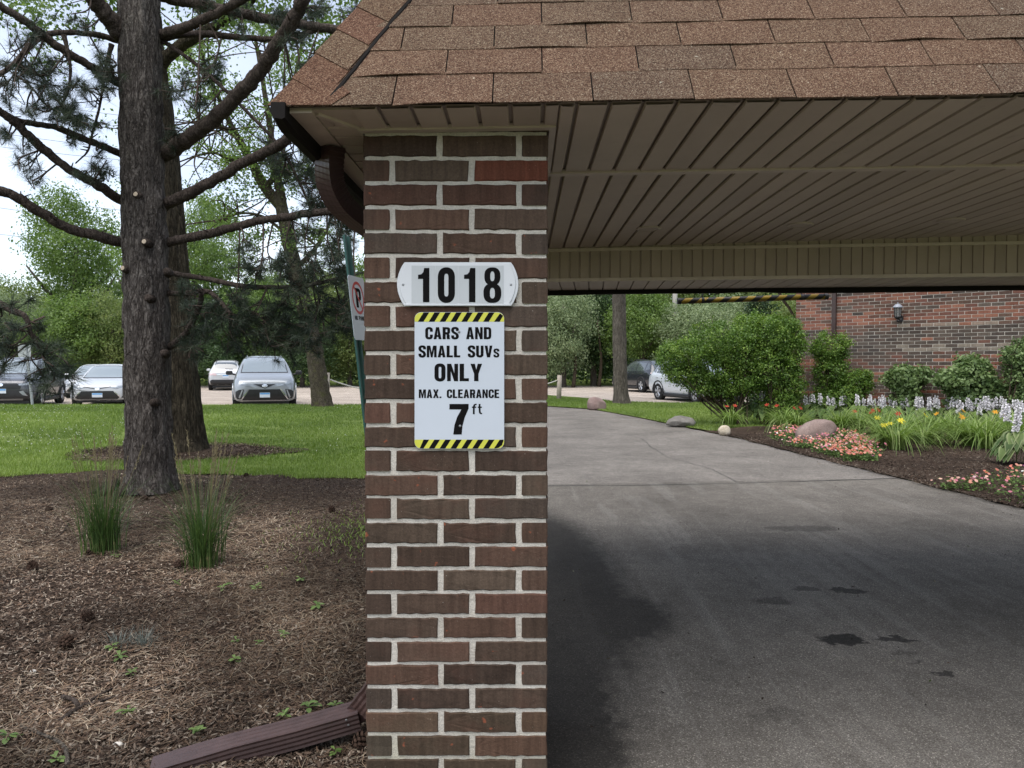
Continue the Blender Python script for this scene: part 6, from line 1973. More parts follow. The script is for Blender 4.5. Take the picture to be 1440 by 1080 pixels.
for pix, r0, r1, Y0, Y1 in LB:
    p, r = limb(pix, r0, r1, Y0, Y1); m = MB(); m.tube(p, r, 8); m.build('limb', MAT['moss_bark'], lean, True)
    tips += [p[int(len(p) * u)] for u in (.45, .7, .95)]
tm = MB(); el = []
for t_ in tips:
    for q in range(7):
        c = t_ + rng.normal(0, 1, 3) * [1.05, .8, .75]
        w_ = smooth_path([t_, (t_ + c) / 2 + rng.normal(0, .12, 3), c], 4)
        tm.tube(w_, np.linspace(.024, .008, len(w_)), 4); el.append(c.tolist() + [.42, .42, .30])
tw_ = tm.build('twigs', MAT['twig'], lean); tw_['kind'] = 'stuff'
link('crown', crown_cloud(el, 1100, 15, .28, .085, MAT['leaf_mid'], 'crown', wloc(lean), .1), lean)
# tall grey trunk by the driveway
YG = 27.2
gg = P(873, 568, YG)
gt = thing('tall_tree', 'straight grey trunk rising on the side lawn left of the black suv', 'tree', (gg[0], YG, 0))
pth = px_path([(875, 572), (873, 545), (871.5, 500), (871, 450), (870, 400), (869, 250), (867, 60)], YG)
link('trunk', trunk_mesh('trunk', pth, [(0, .285), (.5, .262), (3, .252), (6, .23), (12, .16)], MAT['grey_bark'], 34, 110, .016, 1.6, 12, .11, 1.5, wloc(gt)), gt)
el = [(gg[0] + a, YG + b, c, r_, r_, r_ * .7) for a, b, c, r_ in ((0, 0, 9.5, 3.0), (-1.8, .5, 8.2, 1.8), (2, -.5, 8.6, 2.0))]
link('crown', crown_cloud(el, 120, 40, .55, .20, MAT['leaf_mid'], 'crown', wloc(gt), .4), gt)

# ------------------------------------------------------------------ woods behind the car park
VAR = []
for k, (mt, ell, nc, per, cr, lf) in enumerate((
    ('leaf_mid', [(0, 0, .60, .42, .42, .36), (-.22, 0, .48, .30, .3, .28), (.24, .05, .50, .30, .3, .28), (0, -.1, .82, .25, .25, .2)], 520, 40, .075, .024),
    ('leaf_light', [(0, 0, .56, .44, .42, .36), (.2, -.1, .70, .28, .3, .25), (-.25, -.05, .58, .28, .3, .25), (.0, 0, .3, .4, .4, .22)], 520, 40, .072, .022),
    ('leaf_dark', [(0, 0, .58, .40, .40, .38), (-.15, 0, .35, .36, .36, .25), (.2, 0, .40, .34, .34, .25), (0, 0, .85, .22, .22, .18)], 520, 40, .072, .024),
    ('leaf_grey', [(0, 0, .55, .45, .42, .36), (.25, 0, .42, .30, .3, .28), (-.22, 0, .66, .26, .3, .25), (0, -.1, .28, .42, .4, .2)], 520, 40, .072, .022),
    ('leaf_mid', [(0, 0, .80, .34, .34, .13), (-.18, 0, .66, .36, .3, .11), (.2, 0, .62, .36, .3, .11), (0, 0, .50, .42, .36, .09), (-.1, .1, .9, .2, .2, .1), (.1, 0, .40, .30, .3, .08)], 620, 40, .055, .016))):
    VAR.append(crown_cloud(ell, nc, per, cr, lf, MAT[mt], 'tree_crown', (0, 0, 0), .5, .7))
tkm = MB(); tkm.tube([(0, 0, -.02), (.01, 0, .2), (-.015, .01, .45), (0, 0, .7)], [.030, .022, .018, .010], 8)
for a, z_ in ((.5, .25), (2.3, .32), (4.1, .30), (5.4, .42)):
    tkm.tube([(0, 0, z_), (.16 * math.cos(a), .16 * math.sin(a), z_ + .14), (.26 * math.cos(a), .26 * math.sin(a), z_ + .26)], [.014, .009, .004], 6)
trunk_w = tkm.mesh('tree_trunk', MAT['grey_bark'], True)
KIND = {0: 'mid green leafy', 1: 'yellowish green leafy', 2: 'dark green leafy', 3: 'greyish green leafy', 4: 'tall layered feathery'}
ORD = ['first', 'second', 'third', 'fourth', 'fifth', 'sixth', 'seventh', 'eighth', 'ninth', 'tenth', 'eleventh', 'twelfth', 'thirteenth', 'fourteenth', 'fifteenth', 'sixteenth', 'seventeenth', 'eighteenth', 'nineteenth', 'twentieth']
def wood_tree(px, Y, H, wd, var, label, name='woodland_tree', group='trees at the edge of the woods'):
    q = P(px, 520, Y)
    t = thing(name, label, 'tree', (q[0], Y, .2), rng.uniform(0, 6.28), group)
    link('trunk', trunk_w, t).scale = (H, H, H)
    c = link('crown', VAR[var], t); c.scale = (wd, wd, H)
    return t
front = [(-60, 47, 6.2, 6.5, 3), (22, 49, 6.6, 6.5, 3), (95, 47, 5.9, 6.0, 0), (158, 48, 6.6, 5.6, 1), (232, 50, 5.6, 6.0, 2), (300, 47, 5.2, 6.0, 2), (365, 49, 6.2, 6.0, 0), (425, 47, 5.4, 5.6, 2), (492, 49, 6.4, 6.0, 1), (560, 48, 6.4, 6.0, 0), (640, 49, 6.4, 6.0, 2), (715, 48, 6.8, 6.4, 0), (792, 47, 7.4, 5.6, 3), (835, 50, 8.5, 6.0, 2), (905, 47.5, 6.6, 5.4, 0), (985, 45, 5.8, 6.0, 3), (1055, 47, 6.4, 6.0, 3), (1130, 44, 7.0, 6.0, 1), (1215, 46, 7.5, 6.5, 0)]
for i, (px, Y, H, wd, v_) in enumerate(front):
    wood_tree(px, Y, H, wd, v_, KIND[v_] + ' tree, ' + ORD[i] + ' from the left in the front row of the woods')
back = [(-40, 60, 9.5, 8, 0), (110, 66, 16.6, 12.5, 4), (205, 62, 12.0, 7.5, 4), (290, 64, 16.0, 9.0, 4), (20, 58, 8.6, 7, 1), (372, 62, 9.5, 8, 0), (455, 58, 10.0, 8, 1), (520, 60, 10.5, 8, 0), (760, 60, 12.5, 9, 0), (845, 62, 13, 9, 1), (930, 58, 11.5, 8, 1), (1010, 60, 12.0, 9, 0), (1095, 58, 12, 9, 1), (1180, 62, 12, 9, 1)]
for i, (px, Y, H, wd, v_) in enumerate(back):
    wood_tree(px, Y, H, wd, v_, KIND[v_] + ' tree, ' + ORD[i] + ' from the left in the back row of the woods')
# undergrowth at the foot of the woods and the mass behind
ux = rng.uniform(-62, 62, 1500); uy = 49.5 + rng.uniform(0, 7, 1500)
cc = np.stack([ux, uy, .3 + rng.uniform(0, 2.6, 1500)], 1)
cc2 = np.stack([rng.uniform(-75, 75, 1800), 62 + rng.uniform(0, 8, 1800), rng.uniform(.5, 7.0, 1800)], 1)
for nm, c_, cr, lf, mt in (('undergrowth', cc, .75, .30, 'leaf_dark'), ('distant_woods', cc2, 1.2, .5, 'leaf_dark')):
    per = 26
    pos = np.repeat(c_, per, 0) + rng.normal(0, cr * .6, (len(c_) * per, 3))
    v, f = leaf_quads(pos, rand_unit(len(pos)) + [0, -.3, .5], lf * rng.uniform(.6, 1.3, len(pos)), lf * .6)
    v[:, 2] = np.maximum(v[:, 2], .12)
    o = link(nm, raw_mesh(nm, v, f, MAT[mt], tint=np.repeat(np.clip(np.repeat(rng.uniform(0, .6, len(c_)), per) + rng.uniform(0, .4, len(pos)), 0, 1), 4)))
    o['kind'] = 'stuff'
# dark trunks among the understorey
for i, (px, Y) in enumerate(((806, 46.0), (842, 47.5), (905, 48), (300, 46.5))):
    q = P(px, 500, Y)
    m = MB(); m.tube(smooth_path([(q[0], Y, 0), (q[0] + .15, Y, 1.8), (q[0] - .1, Y, 4.2)], 4), np.linspace(.13, .05, 9), 8)
    t = thing('slim_trunk', 'slim dark trunk in the understorey, ' + ORD[i] + ' seen among the woods', 'tree', (q[0], Y, 0), 0, 'slim trunks in the woods')
    m.build('trunk', MAT['stem'], t, True)

# arborvitae rising behind the big bush
q = P(1068, 500, 24.5)
arb = thing('arborvitae', 'dark green conical evergreen rising behind the big bush', 'evergreen', (q[0], 24.5, .05))
zt_ = P(1068, 419, 24.5)[2]
el = [(q[0], 24.5, z_, .78 * (1 - ((z_ - 1.6) / 3.2) ** 2 * .55) if z_ > 1.6 else .78, .8 * (1 - max(0, (z_ - 1.6) / 3.2) ** 2 * .55), .42) for z_ in np.arange(.6, zt_ - .35, .3)]
el[-1] = (q[0], 24.5, zt_ - .42, .58, .5, .42)
link('foliage', crown_cloud(el, 420, 42, .15, .085, MAT['arbor'], 'foliage', wloc(arb), .75), arb)
m = MB(); m.tube([(q[0], 24.5, 0), (q[0], 24.5, zt_ - .8)], [.10, .05], 8); m.build('trunk', MAT['stem'], arb)
# bare dark branch left of the house corner
p, r = limb([(1092, 404), (1100, 420), (1110, 434), (1117, 448), (1118, 470)], .045, .03, 20.5, 20.3)
bb = thing('small_tree', 'thin dark curved tree between the evergreen and the house corner', 'tree', P(1118, 600, 20.3) * [1, 1, 0])
m = MB(); m.tube(np.concatenate([p, [P(1117, 520, 20.3), P(1116, 585, 20.3)]]), np.concatenate([r, [.035, .05]]), 8); m.build('trunk', MAT['stem'], bb, True)
el = [P(1105, 395, 20.6).tolist() + [.5, .5, .3], P(1100, 440, 21.5).tolist() + [.5, .5, .35]]
link('crown', crown_cloud(el, 30, 22, .2, .09, MAT['leaf_light'], 'crown', wloc(bb), .2), bb)

# ------------------------------------------------------------------ bushes and shrubs
def bush(name, label, base, ells, mat, n_clump, per, cr, leaf, stems, shell=.72, stem_r=.03, sprigs=0, cat='bush'):
    t = thing(name, label, cat, (base[0], base[1], 0))
    v_ = crown_cloud(ells, n_clump, per, cr, leaf, MAT[mat], 'foliage', wloc(t), shell, .9)
    link('foliage', v_, t)
    for k in range(stems):
        e = ells[k % len(ells)]
        b = np.array([base[0] + rng.normal(0, .16), base[1] + rng.normal(0, .12), 0])
        tp = np.array(e[:3]) + rand_unit(1)[0] * np.array(e[3:]) * .7
        mid = b * .55 + tp * .45 + np.array([rng.normal(0, .06), rng.normal(0, .06), -.12])
        pth = smooth_path([b, mid, tp], 5)
        m = MB(); m.tube(pth, np.linspace(stem_r, stem_r * .3, len(pth)), 6)
        # side twigs
        for q in range(5):
            a = pth[rng.integers(4, len(pth))]; m.tube([a, a + rng.normal(0, .16, 3) + [0, 0, .12]], [stem_r * .35, stem_r * .15], 4)
        m.build('stem', MAT['stem'], t, True)
    return t
def E(px, py, Y, rx, ry, rz): return tuple(P(px, py, Y)) + (rx, ry, rz)
YB = 18.3
bush('privet_bush', 'big clipped privet bush with bare dark stems hiding the silver white suv', P(1035, 600, YB) * [1, 1, 0],
     [E(970, 498, YB, .72, .75, .44), E(950, 505, YB + .2, .48, .6, .42), E(1010, 480, YB, .75, .8, .50), E(1045, 492, YB, .60, .8, .62), E(1060, 470, YB + .2, .62, .8, .50), E(1000, 520, YB, .65, .7, .42), E(1045, 535, YB, .50, .7, .36), E(985, 538, YB, .42, .55, .26), E(958, 527, YB, .35, .5, .24), E(1015, 548, YB, .35, .5, .25)],
     'leaf_privet', 1150, 34, .105, .052, 34, .72, .030)
bush('privet_bush', 'darker taller privet bush between the big bush and the house corner', P(1092, 603, YB - .4) * [1, 1, 0],
     [E(1092, 470, YB - .3, .58, .65, .48), E(1108, 488, YB - .4, .42, .55, .60), E(1085, 520, YB - .4, .55, .6, .60), E(1108, 540, YB - .4, .40, .55, .50), E(1095, 570, YB - .4, .45, .5, .40), E(1068, 500, YB, .45, .5, .6)],
     'leaf_privet', 900, 34, .10, .050, 10, .7, .030)
def sh(px, d): 
    q, s_ = house_at(px, d); return q[1], q * [1, 1, 0]
Y_, b_ = sh(1168, .75)
bush('shrub', 'tall leafy shrub in front of the house downspout', b_, [E(1168, 488, Y_, .42, .45, .40), E(1168, 520, Y_, .38, .45, .45), E(1172, 552, Y_, .36, .45, .40), E(1160, 566, Y_, .28, .4, .32)], 'leaf_privet', 400, 34, .09, .05, 7)
Y_, b_ = sh(1203, .7)
bush('shrub', 'low spreading shrub right of the downspout shrub', b_, [E(1203, 540, Y_, .36, .35, .33), E(1190, 560, Y_, .36, .35, .3), E(1212, 530, Y_, .18, .2, .18)], 'leaf_privet', 240, 30, .09, .05, 5)
Y_, b_ = sh(1274, .65)
bush('shrub', 'narrow leafy shrub under the wall lantern', b_, [E(1272, 535, Y_, .40, .36, .28), E(1290, 528, Y_, .28, .3, .2), E(1262, 530, Y_, .28, .3, .22), E(1272, 562, Y_, .32, .3, .32)], 'leaf_shrub', 210, 26, .09, .085, 6)
Y_, b_ = sh(1364, .65)
bush('shrub', 'round broad-leaved shrub against the brick wall', b_, [E(1362, 535, Y_, .52, .45, .42), E(1380, 550, Y_, .45, .4, .36), E(1342, 535, Y_, .35, .35, .25), E(1365, 515, Y_, .32, .35, .2), E(1360, 565, Y_, .4, .4, .25)], 'leaf_shrub', 420, 26, .09, .085, 6)
Y_, b_ = sh(1425, .6)
bush('shrub', 'airy shrub with dark inner stems at the right frame edge', b_, [E(1440, 530, Y_, .36, .4, .40), E(1426, 502, Y_, .24, .3, .24), E(1450, 495, Y_, .30, .35, .3), E(1440, 560, Y_, .34, .4, .3)], 'leaf_shrub', 330, 24, .10, .07, 12, .6)

# ------------------------------------------------------------------ flower bed
def bed_h(x, y): return 0.02 + 0.10 * float(sm((x - drive_r(y)) / 1.2))
def lily(px, Y, label, R_=.42, H_=.5, n=85, flowers=(), group=None, base=None):
    H_ = H_ * .86
    q = P(px, 560, Y) if base is None else base
    z = bed_h(q[0], q[1])
    t = thing('daylily', label, 'daylily', (q[0], q[1], z), 0, group)
    a = rng.uniform(0, 2 * math.pi, n)
    b = np.stack([np.cos(a) * rng.uniform(0, .12, n), np.sin(a) * rng.uniform(0, .12, n), np.zeros(n)], 1)
    a2 = a + rng.normal(0, .4, n)
    v, f, k = blades(b, np.stack([np.cos(a2), np.sin(a2)], 1), rng.uniform(.7, 1.15, n) * (H_ + R_) * .92, .021, rng.uniform(.55, 1.55, n), 6)
    o = link('leaves', raw_mesh('leaves', v, f, MAT['lily'], tint=np.repeat(np.clip(rng.normal(.5, .25, n), 0, 1), k)), t); o['kind'] = 'stuff'
    for i in range(len(flowers)):
        colr, n_f = flowers[i]
        for j in range(n_f):
            a_ = rng.uniform(0, 6.28); rr = rng.uniform(.05, R_ * .75); h = H_ * rng.uniform(.95, 1.25)
            tip = np.array([rr * math.cos(a_), rr * math.sin(a_), h])
            m = MB(); m.tube(smooth_path([(0, 0, .05), tip * [.4, .4, .6], tip], 4), .004, 4); s_ = m.build('flower_stalk', MAT['lily'], t, local=True)
            V, Fc = [], []
            nrm = np.array([math.cos(a_) * .4 + rng.normal(0, .3), -.5 + rng.normal(0, .3), .8]); nrm /= np.linalg.norm(nrm)
            u = np.cross(nrm, [0, 0, 1.0]) ; u /= np.linalg.norm(u); w_ = np.cross(nrm, u)
            for p_ in range(6):
                g = p_ * math.pi / 3; d = u * math.cos(g) + w_ * math.sin(g); s2 = np.cross(nrm, d)
                k0 = len(V); V += [tip, tip + d * .03 + s2 * .014 + nrm * .02, tip + d * .062 + nrm * .02, tip + d * .03 - s2 * .014 + nrm * .02]; Fc.append((k0, k0 + 1, k0 + 2, k0 + 3))
            colv = np.array(colr) * rng.uniform(.85, 1.1)
            link('flower', raw_mesh('flower', V, Fc, MAT['col'], col=np.tile(np.clip(colv, 0, 1), (len(V), 1))), s_)
    return t
def hosta(px, d, label, spikes=4, R_=.42, H_=.38, n=52, group=None, base=None, margin=.25, sp_h=.66, leaf=.20):
    if base is None:
        q, s_ = house_at(px, d)
    else: q = base
    z = bed_h(q[0], q[1])
    t = thing('hosta', label, 'hosta', (q[0], q[1], z), 0, group)
    V, Fc, Cc_ = [], [], []
    for i in range(n):
        a = rng.uniform(0, 6.28); k = i / n
        out = np.array([math.cos(a), math.sin(a), 0]); sd = np.array([-math.sin(a), math.cos(a), 0])
        r0 = R_ * (.25 + .75 * k) * rng.uniform(.75, 1.1); h0 = H_ * (1.05 - .65 * k) + .03
        b = out * r0 * .45 + ZZ * h0 * .95
        L_ = leaf * rng.uniform(.75, 1.15); wd = L_ * .36
        base_c = np.array((.075, .13, .04)) * rng.uniform(.7, 1.3) if rng.random() > .5 else np.array((.14, .20, .065)) * rng.uniform(.8, 1.2)
        edge = np.array((.42, .44, .25)) * margin + base_c * (1 - margin)
        pts = []
        for u, wv, dz in ((0, .12, 0), (.3, .9, .035), (.6, .95, .01), (.85, .5, -.05), (1.0, .04, -.10)):
            c = b + out * L_ * u + ZZ * (dz * L_ / .2 - u * u * L_ * .28)
            for w2, lift, cl in ((-1, .35, edge), (-.62, .2, base_c), (0, 0, base_c * .9), (.62, .2, base_c), (1, .35, edge)):
                pts.append((c + sd * w2 * wv * wd + ZZ * abs(w2) * .22 * wd * wv, cl))
        k0 = len(V)
        V += [p_[0] for p_ in pts]; Cc_ += [p_[1] for p_ in pts]
        for r_ in range(4):
            for c_ in range(4): Fc.append((k0 + r_ * 5 + c_, k0 + r_ * 5 + c_ + 1, k0 + r_ * 5 + c_ + 6, k0 + r_ * 5 + c_ + 5))
    o = link('leaves', raw_mesh('leaves', V, Fc, MAT['col'], True, col=np.array(Cc_)), t); o['kind'] = 'stuff'
    for j in range(spikes):
        a_ = rng.uniform(0, 6.28); rr = rng.uniform(.02, R_ * .9); h = sp_h * rng.uniform(.85, 1.12)
        top = np.array([rr * math.cos(a_), rr * math.sin(a_), h]); bot = top * [.3, .3, 0]
        m = MB(); m.tube(smooth_path([bot + ZZ * .03, (bot + top) / 2 + [0, 0, .03], top], 4), .0035, 4); s_ = m.build('flower_stalk', MAT['lily'], t, local=True)
        V, Fc, Q = [], [], []
        nb = 24
        for i in range(nb):
            u = i / nb; c = top - ZZ * (.20 * (1 - u)) + np.array([rng.normal(0, .004), rng.normal(0, .004), 0])
            g = rng.uniform(0, 6.28); d = np.array([math.cos(g), math.sin(g), -.35]); s2 = np.array([-math.sin(g), math.cos(g), 0]); ln_ = .047 * (1.1 - .5 * u)
            up2 = np.cross(s2, d); k0 = len(V)
            V += [c, c + d * ln_ + s2 * .02, c + d * ln_ * 1.1 + up2 * .019, c + d * ln_ - s2 * .02, c + d * ln_ - up2 * .019]
            cl = np.array((.76, .74, .755)) * rng.uniform(.85, 1.15); Q += [cl * .9] + [cl] * 4
            Fc += [(k0, k0 + 1, k0 + 2), (k0, k0 + 2, k0 + 3), (k0, k0 + 3, k0 + 4), (k0, k0 + 4, k0 + 1)]
        link('flower_spike', raw_mesh('flower_spike', V, Fc, MAT['col'], col=np.clip(np.array(Q), 0, 1)), s_)
    return t
gh = 'hostas in flower along the brick house'
hl = [(1058, 1.5, 1, .10), (1073, 1.7, 3, .10), (1088, 1.35, 2, .1), (1141, 1.05, 5, .2), (1157, 1.0, 8, .2), (1172, 1.05, 7, .2), (1193, .95, 5, .2), (1208, 1.05, 6, .25), (1229, .9, 5, .25), (1243, 1.0, 4, .3), (1258, 1.0, 4, .3), (1279, .9, 6, .4), (1294, 1.0, 6, .4), (1310, .95, 4, .45), (1330, .9, 2, .5), (1349, .9, 9, .55), (1362, 1.1, 9, .55), (1377, .9, 8, .6), (1391, 1.05, 7, .6), (1407, .9, 6, .6), (1424, .95, 4, .6), (1438, 1.1, 4, .6)]
for i, (px, d, sp, mg) in enumerate(hl):
    hosta(px, d, 'hosta with pale lilac flower spikes, ' + (ORD[i] if i < 20 else 'number %d' % (i + 1)) + ' from the left along the brick house' if i < 20 else ('hosta with pale lilac spikes second from the right end of the row' if i == 20 else 'hosta with pale lilac spikes at the right end of the row by the wall'), sp, group=gh, margin=mg)
RED_, YEL, ORA = (.42, .05, .03), (.72, .62, .06), (.75, .36, .03)
ll = [(1028, 17.2, .34, .42, [((.55, .09, .05), 2)], 'with two orange red flowers behind the small cream stone'), (1100, 15.9, .45, .48, [(RED_, 3)], 'with dark red flowers left of the pink granite boulder'), (1122, 15.6, .45, .46, [(RED_, 1)], 'touching the left back of the pink granite boulder'),
      (1182, 14.9, .5, .5, [], 'directly behind the pink granite boulder'), (1208, 14.8, .5, .5, [(RED_, 2)], 'with a red flower right behind the bedding flowers'), (1234, 14.6, .5, .5, [(RED_, 2)], 'in the middle of the bed below the lantern'),
      (1246, 12.6, .5, .48, [(YEL, 3)], 'with yellow flowers nearest the bedding flowers'), (1262, 12.0, .55, .46, [(YEL, 4)], 'with yellow flowers standing nearest the driveway'), (1275, 13.6, .5, .5, [(RED_, 1), (YEL, 1)], 'with red and yellow flowers behind the front clump'),
      (1300, 12.9, .48, .46, [], 'right of the yellow flowering front clump'), (1318, 14.0, .5, .5, [], 'under the round broad-leaved shrub, left side'), (1344, 13.6, .5, .5, [(ORA, 3)], 'with a bunch of orange flowers under the round shrub'), (1366, 12.6, .5, .46, [(ORA, 1)], 'with arching leaves at the back of the bare mulch'),
      (1388, 12.2, .52, .46, [], 'with arching leaves left of the variegated hosta'), (1404, 13.2, .48, .5, [(ORA, 2)], 'with orange flowers under the airy shrub'), (1428, 12.8, .45, .48, [(ORA, 1)], 'half behind the variegated hosta at the frame edge')]
for px, Y, R_, H_, fl, lb in ll:
    lily(px, Y, 'daylily clump ' + lb, R_, H_, 130, fl, 'daylilies in the flower bed')
g0 = G(1438, 668)
hosta(0, 0, 'large variegated hosta in front at the right frame edge', 7, .40, .40, 90, base=np.array([g0[0] + .05, g0[1] + .2, 0]), margin=.5, sp_h=.74, leaf=.19)
# bedding flowers
bgy = G(1153, 627)[1] + .22
def bedding(name, poly_px, n, label):
    pts = np.array(poly_px, float)
    bb0, bb1 = pts.min(0), pts.max(0)
    out = []
    while len(out) < n:
        x, y = rng.uniform(bb0[0], bb1[0]), rng.uniform(bb0[1], bb1[1])
        ins = False
        for i in range(len(pts)):
            a, b = pts[i], pts[i - 1]
            if (a[1] > y) != (b[1] > y) and x < (b[0] - a[0]) * (y - a[1]) / (b[1] - a[1]) + a[0]: ins = not ins
        if ins:
            g_ = G(x, y, .05)
            if math.hypot((g_[0] - 5.7) / .62, (g_[1] - bgy) / .42) > 1: out.append(g_)
    c = np.array(out); c[:, 2] = [bed_h(q[0], q[1]) for q in c]
    per = 22
    pos = np.repeat(c, per, 0) + np.abs(rng.normal(0, 1, (n * per, 3))) * [0, 0, .055] + rng.normal(0, 1, (n * per, 3)) * [.06, .06, .01]
    v, f = leaf_quads(pos, rand_unit(n * per) * .6 + [0, 0, .8], .042 * rng.uniform(.7, 1.3, n * per), .028)
    cl = np.array([(.085, .135, .038)]) * rng.uniform(.6, 1.8, (n * per, 1))
    nf = n * 3
    hue = np.array([(.60, .20, .14), (.62, .28, .20), (.68, .40, .32), (.58, .20, .26), (.76, .74, .68), (.68, .46, .46), (.34, .06, .24), (.58, .14, .08)])
    patch_ = (fbm(np.repeat(c, 3, 0) * 2.6, 2) * 9).astype(int)
    which = np.where(rng.random(nf) < .6, patch_ % 4, rng.choice(8, nf, p=[.26, .24, .18, .07, .05, .10, .03, .07]))
    fp_ = np.repeat(c, 3, 0) + rng.normal(0, 1, (nf, 3)) * [.065, .065, 0] + np.array([0, 0, 1]) * rng.uniform(.08, .15, nf)[:, None]
    V2, F2, C2 = [], [], []
    ang = np.arange(5) * 2 * np.pi / 5
    nr = rand_unit(nf) * .4 + [0, -.35, .8]; nr /= np.linalg.norm(nr, axis=1)[:, None]
    u = np.cross(nr, [1, 0, 0.01]); u /= np.linalg.norm(u, axis=1)[:, None]; w_ = np.cross(nr, u)
    R2 = rng.uniform(.014, .025, nf)[:, None, None]
    ring = fp_[:, None] + R2 * (np.cos(ang)[None, :, None] * u[:, None] + np.sin(ang)[None, :, None] * w_[:, None])
    k0 = len(v)
    v = np.concatenate([v, ring.reshape(-1, 3)])
    cols = np.concatenate([np.repeat(cl, 4, 0), np.repeat(np.clip(hue[which] * rng.uniform(.75, 1.1, (nf, 1)), 0, 1), 5, 0)])
    faces = [tuple(q) for q in f] + [tuple(k0 + i * 5 + j for j in range(5)) for i in range(nf)]
    o = link(name, raw_mesh(name, v, faces, MAT['col'], col=cols)); o['kind'] = 'stuff'
    return tag(o, label, 'bedding flowers')
bedding('bedding_flowers', [(1085, 613), (1120, 607), (1175, 612), (1215, 625), (1240, 640), (1225, 650), (1190, 646), (1140, 632), (1098, 624)], 330, 'coral pink and white bedding flowers round the pink granite boulder')
bedding('bedding_flowers', [(1375, 684), (1400, 678), (1450, 672), (1460, 712), (1420, 703), (1385, 692)], 22, 'sparse pink bedding flowers in front of the variegated hosta')
bedding('bedding_flowers', [(1360, 682), (1372, 680), (1374, 688), (1362, 688)], 6, 'tiny pink flowering seedling left of the sparse bedding flowers')
bedding('bedding_flowers', [(1335, 682), (1348, 680), (1350, 686), (1337, 687)], 6, 'tiny green bedding seedling at the driveway edge')

# ------------------------------------------------------------------ ornamental grasses, fescue
def reed(px, py, label, H_=.66, seed=0, n=380, spread=.20):
    g = G(px, py)
    t = thing('ornamental_grass', label, 'ornamental grass', (g[0], g[1], float(bed_z(np.array([g[0]]), np.array([g[1]]))[0])), 0, 'feather reed grasses in the mulch bed')
    a = rng.uniform(0, 6.28, n); rr = np.abs(rng.normal(0, .065, n))
    b = np.stack([np.cos(a) * rr, np.sin(a) * rr, np.zeros(n)], 1)
    a2 = a + rng.normal(0, .9, n)
    dr = np.clip(np.abs(rng.normal(.18, .34, n)), .02, 1.1)
    v, f, k = blades(b, np.stack([np.cos(a2), np.sin(a2)], 1), rng.uniform(.35, 1.12, n) * H_, .0062, dr, 6)
    ti = np.repeat(np.clip(rng.normal(.34, .24, n), 0, .85), k)
    # straw at the foot
    ti = np.where((v[:, 2] < .10) & (rng.random(len(v)) < .35), .97, ti)
    o = link('blades', raw_mesh('blades', v, f, MAT['reed'], tint=ti), t); o['kind'] = 'stuff'
    n2 = 26
    a = rng.uniform(0, 6.28, n2)
    sp = MB(); pv_, pf_, k0 = [], [], 0
    for i in range(n2):
        ln_ = rng.uniform(.05, spread); top = np.array([math.cos(a[i]) * ln_ * 1.5, math.sin(a[i]) * ln_ * 1.5, rng.uniform(.72, 1.0) * (H_ + .32)])
        bt = np.array([math.cos(a[i]) * .03, math.sin(a[i]) * .03, 0])
        sp.tube(smooth_path([bt, (bt + top) / 2 + [0, 0, .05], top], 3), .0016, 3)
        d = top - (bt + top) / 2; d /= np.linalg.norm(d)
        for j in range(30):
            c = top - d * rng.uniform(0, .20); r_ = rand_unit(1)[0] * .5 + d; r_ /= np.linalg.norm(r_); s2 = np.cross(r_, rand_unit(1)[0]); s2 /= np.linalg.norm(s2)
            pv_ += [c, c + r_ * .012 + s2 * .002, c + r_ * .026, c + r_ * .012 - s2 * .002]; pf_.append((k0, k0 + 1, k0 + 2, k0 + 3)); k0 += 4
    s_ = sp.build('seed_stalks', MAT['plume'], t, local=True); s_['kind'] = 'stuff'
    o = link('seed_plumes', raw_mesh('seed_plumes', pv_, pf_, MAT['plume'], tint=rng.random(len(pv_))), t); o['kind'] = 'stuff'
reed(146, 780, 'clump of feathery reed grass left of the pine trunk', .68)
reed(285, 797, 'clump of feathery reed grass right of the pine trunk', .70, n=400)
g = G(195, 912)
fs = thing('blue_fescue', 'small dry tuft of blue grey fescue in the mulch', 'grass tuft', (g[0], g[1], float(bed_z(np.array([g[0]]), np.array([g[1]]))[0])))
n = 230; a = rng.uniform(0, 6.28, n); rr = np.abs(rng.normal(0, .05, n)); off = np.where(rng.random(n) < .35, -.11, .03)
b = np.stack([np.cos(a) * rr + off, np.sin(a) * rr * .7, np.zeros(n)], 1)
v, f, k = blades(b, np.stack([np.cos(a), np.sin(a)], 1), rng.uniform(.05, .125, n), .0022, rng.uniform(.1, .9, n), 3)
o = link('blades', raw_mesh('blades', v, f, MAT['fescue'], tint=np.repeat(rng.random(n), k)), fs); o['kind'] = 'stuff'

